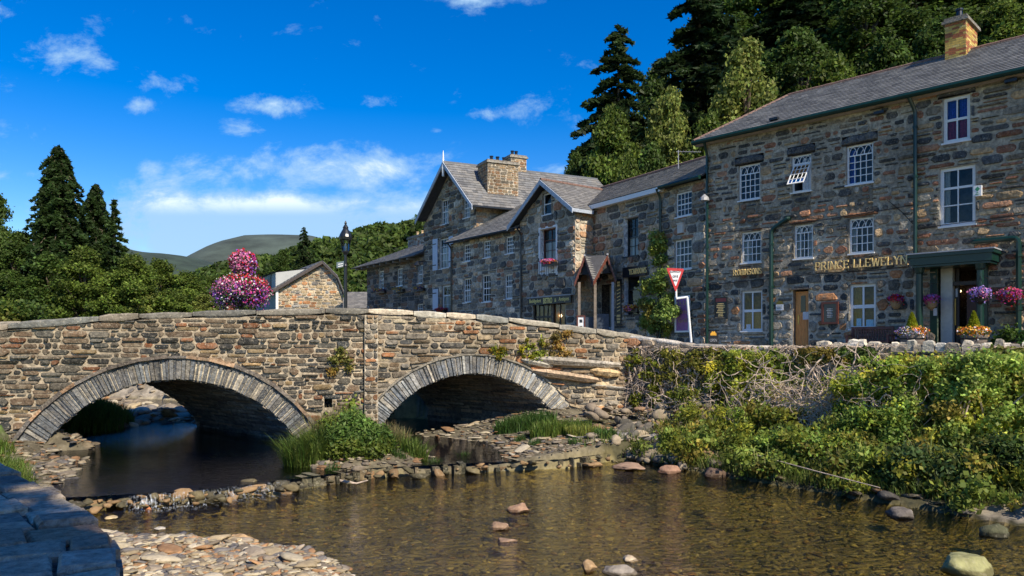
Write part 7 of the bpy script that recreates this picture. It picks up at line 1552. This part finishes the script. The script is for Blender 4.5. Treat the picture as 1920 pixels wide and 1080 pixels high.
# small growth on the bridge
for (px_, py_, w_, h_, n_, c, lab) in ((640, 675, 36, 50, 900, (.25, .24, .06), 'dry yellow weed growing from a joint above the middle pier'), (1000, 655, 50, 34, 900, YG, 'yellow-green weed tuft above the right arch crown'), (1045, 650, 44, 50, 1100, (.28, .21, .07), 'dry orange weed hanging beside the jutting slabs'), (930, 662, 30, 20, 350, YG, 'tiny weed tuft on the drip course of the right arch')):
    s_, z_ = BR.px(px_, py_, .1); r_ = random.Random(px_); D = BR.P(s_, .1, z_).y
    bl = [(tuple(BR.P(s_ + r_.uniform(-.5, .5) * w_ / FPX * D, r_.uniform(.04, .14), z_ + r_.uniform(-.5, .5) * h_ / FPX * D)), r_.uniform(.06, .13), r_.uniform(.7, 1.3)) for _ in range(12)]
    bush('wall_weed', bl, n_, .045, c, lab, 'weed', tuple(BR.P(s_, .1, z_)), elong=2.2)
# unseen trees added behind the camera to shade the near wall
t_ = specs['bb'](); t_.location = (2.9, -5.6, .6); t_.scale = (.42, .42, 1.25); t_['label'] = 'unseen broadleaf tree added behind the viewpoint to shade the slate-topped wall'; t_['category'] = 'tree'
t2 = copy_tree(t_, (4.6, -9.6, .6), (.5, .5, 1.5), 2.0, 'second unseen broadleaf tree added behind the viewpoint for shade')
# ================= street furniture and planting =================
PCOL = {'r': (.55, .03, .04), 'm': (.55, .05, .24), 'p': (.20, .07, .36), 'w': (.75, .72, .72), 'k': (.65, .22, .38), 'y': (.75, .42, .04), 'o': (.70, .18, .03), 'l': (.38, .25, .62)}
def flower_mass(c, R3, n, cols, ps=.05, green=.35, seed=1, zones=None):
    """points on an ellipsoid: returns (leaf mesh data, petal mesh data)"""
    d = rng.normal(size=(n, 3)); d /= np.linalg.norm(d, axis=1)[:, None]; f = 1 - .18 * rng.random((n, 1)); R3 = np.array(R3); P_ = np.array(c) + d * R3 * f * (1 + .10 * np.sin(d[:, :1] * 6 + seed) * np.cos(d[:, 2:] * 5 + seed) + .10 * rng.normal(size=(n, 1))); tr_ = (rng.random(n) < .14) & (d[:, 2] < .2); P_[tr_, 2] -= R3[2] * rng.uniform(.2, .9, tr_.sum())
    zc = rng.normal(size=(14, 3)); zc /= np.linalg.norm(zc, axis=1)[:, None]; zi = (d @ zc.T + rng.normal(0, .12, (n, 14))).argmax(1); names = [cols[i % len(cols)] for i in range(14)]; rng.shuffle(names)
    if zones: names = [zones(zc[i]) if rng.random() < .8 else names[i] for i in range(14)]
    cc = np.array([PCOL[x] for x in names])[zi]; mix = rng.random(n) < .38; cc[mix] = np.array([PCOL[cols[i]] for i in rng.integers(0, len(cols), mix.sum())])
    isg = rng.random(n) < green; L1 = leaves(P_[isg] - d[isg] * .03, ps * .9, (.07, .13, .03), .35, nrm=d[isg]); L2 = leaves(P_[~isg], ps, cc[~isg], .25, nrm=d[~isg] * 2.2, elong=1.0); return L1, L2
def flowers(parent, ms, off): 
    np_mesh('leaves', *merge([m_[0] for m_ in ms]), LEAF, parent=parent, off=off); np_mesh('flowers', *merge([m_[1] for m_ in ms]), PETAL, parent=parent, off=off)
fd = 21.9; fc = W(453, 540, fd); ft = thing('flower_tower', 'two tiered tower of red, pink, purple and white petunias on the bridge', 'planter', (fc.x, fc.y, fc.z - .8))
sc1 = fd / FPX; off = np.array(ft.location)
zone = lambda v: 'r' if v[2] > .45 else ('w' if -.75 < v[0] < -.35 and v[2] > -.2 else ('m' if v[0] > .3 else ('p' if v[2] < -.1 else 'k')))
ms = [flower_mass((fc.x, fc.y, fc.z - .02), (50 * sc1, 43 * sc1, 27 * sc1), 6500, 'rmpwkpw', .048, .34, 1, zone), flower_mass((fc.x - .3, fc.y, fc.z - .3), (32 * sc1, 35 * sc1, 20 * sc1), 1500, 'pwpk', .045, .4, 5), flower_mass((fc.x + .35, fc.y, fc.z - .22), (28 * sc1, 30 * sc1, 22 * sc1), 1300, 'mpk', .045, .4, 7), flower_mass((W(456, 491, fd).x, fc.y, W(456, 491, fd).z), (25 * sc1, 24 * sc1, 22 * sc1), 2600, 'rmpwk', .055, .22, 2, zone)]
flowers(ft, ms, off); mb = MB(); mb.tube([(fc.x, fc.y, fc.z - .95), (fc.x, fc.y, fc.z + .8)], .05, 8); mb.lathe((fc.x, fc.y, fc.z - .42), [(.2, -.1), (.55, .15), (.5, .2)], 14); mb.lathe((fc.x, fc.y, W(0, 515, fd).z), [(.12, -.08), (.28, .1), (.25, .12)], 12); mb.build('tiered_stand', mat('dark_metal', (.06, .05, .04), .5), ft)
mb = MB(); q = W(432, 574, fd - .2); mb.lathe(q + Vector((0, 0, -.25)), [(.10, 0), (.15, .22), (.16, .26)], 10); mb.build('terracotta_pot', mat('terracotta', (.42, .14, .07), .7), ft)
# lamp post
ld = 25.6; lp = W(648, 580, ld); lamp = thing('lamp_post', 'black Victorian style lamp post with glazed lantern on the bridge', 'street lamp', (lp.x, lp.y, 3.0)); S = ld / FPX
def lz2(y): return W(0, y, ld).z
mb = MB(); mb.lathe((lp.x, lp.y, 3.0), [(.13, -.3), (.13, .5), (.08, .6), (.065, .7), (.055, lz2(500) - 3.0), (.075, lz2(499) - 3.0), (.05, lz2(495) - 3), (.045, lz2(478) - 3), (.11, lz2(473) - 3)], 12); mb.build('post', BLACKM, lamp)
mb = MB(); hw_ = [(.11, 471), (.17, 450)]
for k_ in range(6):
    a = math.radians(60 * k_ + 15); mb.tube([(lp.x + .12 * math.cos(a), lp.y + .12 * math.sin(a), lz2(471)), (lp.x + .175 * math.cos(a), lp.y + .175 * math.sin(a), lz2(448))], .012, 5)
mb.lathe((lp.x, lp.y, 0), [(.13, lz2(472)), (.13, lz2(470.5))], 12); mb.lathe((lp.x, lp.y, 0), [(.22, lz2(449)), (.23, lz2(445)), (.20, lz2(440)), (.12, lz2(432)), (.085, lz2(429)), (.10, lz2(427)), (.06, lz2(423)), (.03, lz2(421)), (.045, lz2(418.5)), (.01, lz2(414))], 14); mb.build('lantern_cap', BLACKM, lamp)
mb = MB(); mb.lathe((lp.x, lp.y, 0), [(.11, lz2(470.5)), (.165, lz2(449))], 6); mb.build('lantern_glass', GLASS, lamp)
mb = MB(); mb.lathe((lp.x, lp.y, 0), [(.03, lz2(470)), (.04, lz2(462)), (.02, lz2(456))], 8); mb.build('burner', WHITE, lamp)
fp = W(638, 495, ld - .02); mb = MB(); mb.box(W(631, 503, ld), (W(646, 500, ld) - W(631, 503, ld)), (0, .03, 0), (0, 0, 11 * S)); sg_ = mb.build('finger_sign', mat('grey_green_board', (.14, .18, .19), .5), lamp)
mb = MB()
for i in range(2): mb.box(W(634, 500.5 - i * 4, ld - .012), (W(643, 499 - i * 4, ld) - W(634, 500.5 - i * 4, ld)), (0, .004, 0), (0, 0, 1.6 * S))
mb.build('lettering', WHITE, sg_)
# give way sign
gd = 26.0; A, B, Cc = W(1249, 502, gd), W(1283, 504, gd), W(1267, 548, gd); gv = thing('give_way_sign', 'red bordered triangular GIVE WAY sign on a cranked white pole', 'road sign', W(1293, 640, gd)[:2] + (2.8,))
def tri(mb, k, y0, y1):
    c = (A + B + Cc) / 3; P3 = [c + (p - c) * k for p in (A, B, Cc)]; Q = []
    for i in range(3):
        p, pn, pp = P3[i], P3[(i + 1) % 3], P3[(i - 1) % 3]; Q += [p + (pp - p).normalized() * .05 * k, p + ((pp - p).normalized() + (pn - p).normalized()) * .018, p + (pn - p).normalized() * .05 * k]
    Q = Q[::-1]; vs = [q + Vector((0, y0, 0)) for q in Q] + [q + Vector((0, y1, 0)) for q in Q]; n_ = 9
    mb.add(vs, [tuple(range(n_)), tuple(reversed(range(n_, 2 * n_)))] + [(i, i + n_, (i + 1) % n_ + n_, (i + 1) % n_) for i in range(n_)])
mb = MB(); tri(mb, 1, -.01, .01); mb.build('red_border', RED, gv); mb = MB(); tri(mb, .66, -.016, -.011); wf = mb.build('white_face', mat('sign_white', (.8, .78, .78), .4, nv=0), gv)
GFc = Fac((A.x - .3, gd), (1, 0.0001)); 
for t, y0, y1, x0, x1 in (('ILDIWCH', 507.5, 511.5, 1257, 1276), ('GIVE', 516, 520.5, 1261, 1272), ('WAY', 524, 528, 1262.5, 1271)): text_on(t, GFc, GFc.rect(x0, x1, y0, y1, .03), BLACKP, wf, out=.02)
mb = MB(); mb.tube([W(1267, 505, gd + .06), W(1268, 558, gd + .06)], .036, 8); mb.tube([W(1268, 560, gd + .06), W(1289, 557, gd + .06)], .036, 8); mb.tube([W(1288.5, 557, gd + .06), W(1296, 642, gd + .06)], .042, 8); mb.build('pole', WHITE, gv)
# OPEN board
od = 27.5; ob = W(1337, 640, od); OB = Fac((ob.x - .3, ob.y), (1, -.2)); r = OB.rect(1328, 1347, 622, 650); ab = thing('open_board', 'black arched pavement board reading OPEN under a golden emblem', 'sign', (ob.x, ob.y, 2.8))
s0, s1 = r[0], r[1]; mb = MB(); cx = (s0 + s1) / 2; zb_ = 2.8; zt_ = OB.px(1337, 628)[1]; ring = [(s0, zb_), (s1, zb_), (s1, zt_)] + [(cx + (s1 - s0) / 2 * math.cos(t), zt_ + (s1 - s0) / 2 * math.sin(t)) for t in np.linspace(.2, math.pi - .2, 9)] + [(s0, zt_)]
mb.add([OB.P(a, .03, b) for a, b in ring] + [OB.P(a, 0, b) for a, b in ring], [tuple(range(len(ring))), tuple(reversed(range(len(ring), 2 * len(ring))))] + [(i, i + len(ring), (i + 1) % len(ring) + len(ring), (i + 1) % len(ring)) for i in range(len(ring))]); mb.build('panel', BLACKP, ab)
text_on('OPEN', OB, (s0 + .05, s1 - .05, OB.px(1337, 641)[1], OB.px(1337, 635)[1]), LEAD, ab, out=.036); mb = MB(); mb.add([OB.P(cx + .11 * math.cos(t), .035, zt_ - .02 + .13 * math.sin(t) + .04 * (i % 2)) for i, t in enumerate(np.linspace(0, math.pi, 9))], [tuple(range(9))]); mb.build('emblem', mat('amber_paint', (.7, .35, .03), .5), ab)
# bench
r = PF.rect(1588, 1668, 612, 642, .55); bn = thing('park_bench', 'dark slatted wooden bench under the ground floor window of the pub', 'bench', PF.P((r[0] + r[1]) / 2, .5, ZG)); bz = r[3]; BW = mat('bench_wood', (.16, .06, .045), .6, ns=6, nv=.35); s0, s1 = r[0], r[1]
mb = MB(); mb.box(PF.P(s0, .12, bz - .09), PF.V(s1 - s0), PF.V(0, .05), (0, 0, .09)); mb.box(PF.P(s0, .16, bz - .52), PF.V(s1 - s0), PF.V(0, .05), (0, 0, .06))
for i in range(16): mb.box(PF.P(s0 + .06 + (s1 - s0 - .16) * i / 15, .135, bz - .48), PF.V(.045), PF.V(0, .02), (0, 0, .41))
mb.build('backrest', BW, bn); mb = MB()
for i in range(5): mb.box(PF.P(s0, .2 + i * .095, bz - .52), PF.V(s1 - s0), PF.V(0, .08), (0, 0, .025))
mb.build('seat', BW, bn)
for s_ in (s0, s1 - .06):
    for o in (.13, .60): mb = MB(); mb.box(PF.P(s_, o, ZG), PF.V(.06), PF.V(0, .06), (0, 0, (bz - ZG - (.0 if o < .2 else .30)))); mb.build('leg', BW, bn)
    mb = MB(); mb.box(PF.P(s_ - .005, .13, bz - .32), PF.V(.07), PF.V(0, .55), (0, 0, .035)); mb.build('armrest', BW, bn)
# barrel planters
for (x, cols, lab, sd_) in ((1710, 'wwoyl', 'barrel planter with pale flowers and a small gold conifer beside the left porch post', 1), (1826, 'yyow', 'barrel planter with yellow and orange flowers beside the right porch post', 2)):
    o = 1.35; s_, z1 = PF.px(x, 628, o); bp_ = thing('barrel_planter', lab, 'planter', PF.P(s_, o, ZG)); mb = MB(); c = PF.P(s_, o, ZG); hh = z1 - ZG
    mb.lathe(c, [(.26, 0), (.34, hh * .5), (.37, hh), (.33, hh), (.30, hh - .06)], 18); mb.build('barrel', mat('barrel_oak', (.20, .16, .13), .8, ns=4, nv=.3, aniso=(12, 12, 1), bump=.5), bp_)
    mb = MB()
    for f in (.2, .75): mb.lathe(c + Vector((0, 0, hh * f)), [(.27 + .105 * f + .012, -.025), (.27 + .105 * f + .016, .025)], 18)
    mb.build('hoop', BLACKM, bp_)
    ms = [flower_mass((c.x, c.y, z1 + .10), (.44, .42, .19), 1500, cols, .05, .35, sd_)]; flowers(bp_, ms, np.array(bp_.location))
    n = 2600; t = rng.random(n); a = rng.uniform(0, 6.28, n); rr_ = .19 * (1 - t) ** .8 * (1 - .25 * rng.random(n)); P_ = np.stack([c.x + rr_ * np.cos(a), c.y + rr_ * np.sin(a), z1 + .18 + t * .52], 1); V_, F_, C_ = leaves(P_, .035, (.30, .33, .02), .3, elong=2); np_mesh('dwarf_conifer', V_, F_, C_, LEAF, parent=bp_, off=np.array(bp_.location))
def basket(F, x, y, o, cols, lab, R_=.26, sd_=1, wicker=True, hang=.5):
    s_, z = F.px(x, y, o); c = F.P(s_, o, z); b = thing('hanging_basket', lab, 'hanging basket', c, 'hanging baskets on the inn front'); flowers(b, [flower_mass((c.x, c.y, c.z), (R_, R_, R_ * .6), 1100, cols, .05, .28, sd_)], np.array(c))
    mb = MB(); mb.lathe(c, [(.06, -.34), (.14, -.26), (.18, -.1), (.19, 0)], 12); mb.build('bowl', mat('wicker', (.35, .22, .10), .8, ns=60, nv=.5) if wicker else BLACKM, b); mb = MB()
    for k_ in range(3): a = 2.1 * k_; mb.tube([c + Vector((.18 * math.cos(a), .18 * math.sin(a), 0)), c + Vector((0, 0, hang))], .006, 4, cap=False)
    w_ = F.P(s_, 0, z + hang); mb.tube([w_, c + Vector((0, 0, hang))], .014, 5); mb.build('chain_and_bracket', BLACKM, b)
basket(PF, 1680, 560, .4, 'rpr', 'hanging basket of red and purple flowers between the window and porch', .24, 3)
basket(PF, 1746, 560, .5, 'mmkl', 'wicker hanging basket of magenta and lilac flowers left of the entrance', .23, 4)
basket(PF, 1838, 549, .9, 'klpl', 'hanging basket of purple flowers in front of the right porch post', .30, 5, False)
basket(PF, 1893, 552, .5, 'mrkp', 'wide hanging basket of mixed pink and red flowers beside the far right pipe', .33, 6, False)
def winbox(F, x0, x1, y, o, cols, lab, n=700, h=.13):
    a, b = F.px(x0, y, o)[0], F.px(x1, y, o)[0]; z = F.px((x0 + x1) / 2, y, o)[1]; c = F.P((a + b) / 2, o, z); w_ = thing('window_box', lab, 'window box', c); mb = MB(); mb.box(F.P(a, o - .1, z - .18), F.V(b - a), F.V(0, .2), (0, 0, .18)); mb.build('box', BLACKM, w_)
    e = abs(b - a) / 2; flowers(w_, [flower_mass((c.x, c.y, z + .05), (e * .85, e * .75, h), n, cols, .06, .3, 3)], np.array(c))
winbox(GF, 1018, 1042, 492, .32, 'mkro', 'window box of pink and red flowers on the balcony of the gabled bistro')
winbox(TF, 1173, 1198, 578, .08, 'yook', 'window box of orange and pink flowers in the tearooms shop window')
winbox(HF, 820, 836, 582, .5, 'rrm', 'tub of red flowers at the door of the tall gabled house')
winbox(MF, 706, 722, 545, .2, 'ryp', 'small window box under the leftmost upper window of the far house', 400)
winbox(MF, 741, 757, 543, .2, 'yy', 'small green trailing window box under the middle upper window of the far house', 200)
winbox(MF, 779, 795, 541, .2, 'py', 'small window box under the upper window nearest the gabled house', 300)
# wall lantern on far house
a = MF.px(783, 502, .9); c = MF.P(a[0], .9, a[1]); wl = thing('wall_lantern', 'black bracket lantern below the eaves of the far stone house', 'lamp', c); mb = MB(); mb.lathe(c, [(.26, .15), (.12, .35), (.03, .45)], 10); mb.tube([c + Vector((0, 0, .4)), MF.P(a[0] + .3, 0, a[1] + .4)], .03, 5); mb.build('hood', BLACKM, wl); mb = MB(); mb.lathe(c, [(.08, -.3), (.2, .15)], 8); mb.build('glass_globe', GLASS, wl)
# climbing shrub and trellis on the tearooms
TP = lambda x, y, o: TF.P(TF.px(x, y, o)[0], o, TF.px(x, y, o)[1])
r_ = random.Random(77); bl = []
for i in range(50):
    t = r_.random(); y = 440 + 190 * t; w_ = 8 + 26 * max(0, min(1, (t - .28) * 2.2)) - 12 * max(0, (t - .75) * 4); bl.append((tuple(TP(1230 + r_.uniform(-1, 1) * w_ + (4 if t < .3 else 0), y, r_.uniform(.1, .25 + .5 * (.3 < t < .85)))), r_.uniform(.16, .32), r_.uniform(.65, 1.3)))
c = TP(1232, 625, .2); bush('climbing_shrub', bl, 10000, .065, (.24, .31, .07), 'feathery green climber growing up the downpipe of the tearooms', 'shrub', (c.x, c.y, ZG), elong=2.2, stems=[([Vector((c.x, c.y, ZG)), TP(1234, 560, .2), TP(1236, 480, .15), TP(1237, 435, .12)], [.04, .03, .02, .01])], stemm=BARK)
r = TF.rect(1217, 1233, 585, 640, .15); tl = thing('trellis', 'pale square wooden trellis at the foot of the green climber', 'trellis', TF.P(r[0], .15, ZG)); mb = MB()
for i in range(5): mb.box(TF.P(r[0] + (r[1] - r[0]) * i / 4, .14, ZG), TF.V(.025), TF.V(0, .02), (0, 0, r[3] - ZG))
for i in range(8): mb.box(TF.P(r[0], .155, ZG + (r[3] - ZG - .03) * i / 7), TF.V(r[1] - r[0]), TF.V(0, .02), (0, 0, .03))
mb.build('lattice', mat('pale_timber', (.5, .42, .30), .7), tl)
# television aerial over the tearooms ridge
a = W(1272, 300, 34); ae = thing('roof_aerial', 'thin metal television aerial on the roof beside the pub gable', 'aerial', a); mb = MB(); mb.tube([a + Vector((0, 0, -.4)), a + Vector((0, 0, .45))], .02, 5); mb.tube([a + Vector((-.1, 0, .38)), a + Vector((1.0, -.1, .34))], .012, 4)
for i in range(7): q = a + Vector((.05 + .14 * i, -.01 * i, .37)); mb.tube([q + Vector((0, -.18, .02)), q + Vector((0, .18, -.02))], .008, 4)
mb.build('mast', LEAD, ae)
# hedge plant at the far right pavement
bl = [(tuple(PF.P(PF.px(1908, 640, 1.2)[0] + r_.uniform(-.5, 1.2), 1.2 + r_.uniform(-.3, .3), 2.95 + r_.uniform(0, .35))), .25, r_.uniform(.7, 1.2)) for _ in range(12)]
bush('potted_shrub', bl, 3000, .07, (.06, .12, .025), 'dark green plant on the pavement at the far right', 'plant', tuple(PF.P(PF.px(1908, 640, 1.2)[0], 1.2, ZG)))
# driftwood stick
mb = MB(); q = [W(620, 902, 15.9), W(650, 908, 15.75), W(668, 911, 15.7), W(690, 905, 15.7)]; mb.tube([p + Vector((0, 0, .05)) for p in q], [.02, .03, .02, .012], 6); mb.build('driftwood', TWIG, None, 'pale bent stick lying at the water edge below the island bush', 'stick', loc=q[1])
mb = MB(); q = [W(1420, 862, 16.2), W(1530, 893, 14.6), W(1650, 925, 13.4)]; mb.tube([p + Vector((0, 0, .10)) for p in q], [.008, .012, .008], 5); mb.build('trailing_bramble', TWIG, None, 'long thin bramble stem arching over the right bank undergrowth', 'bramble', loc=q[1])
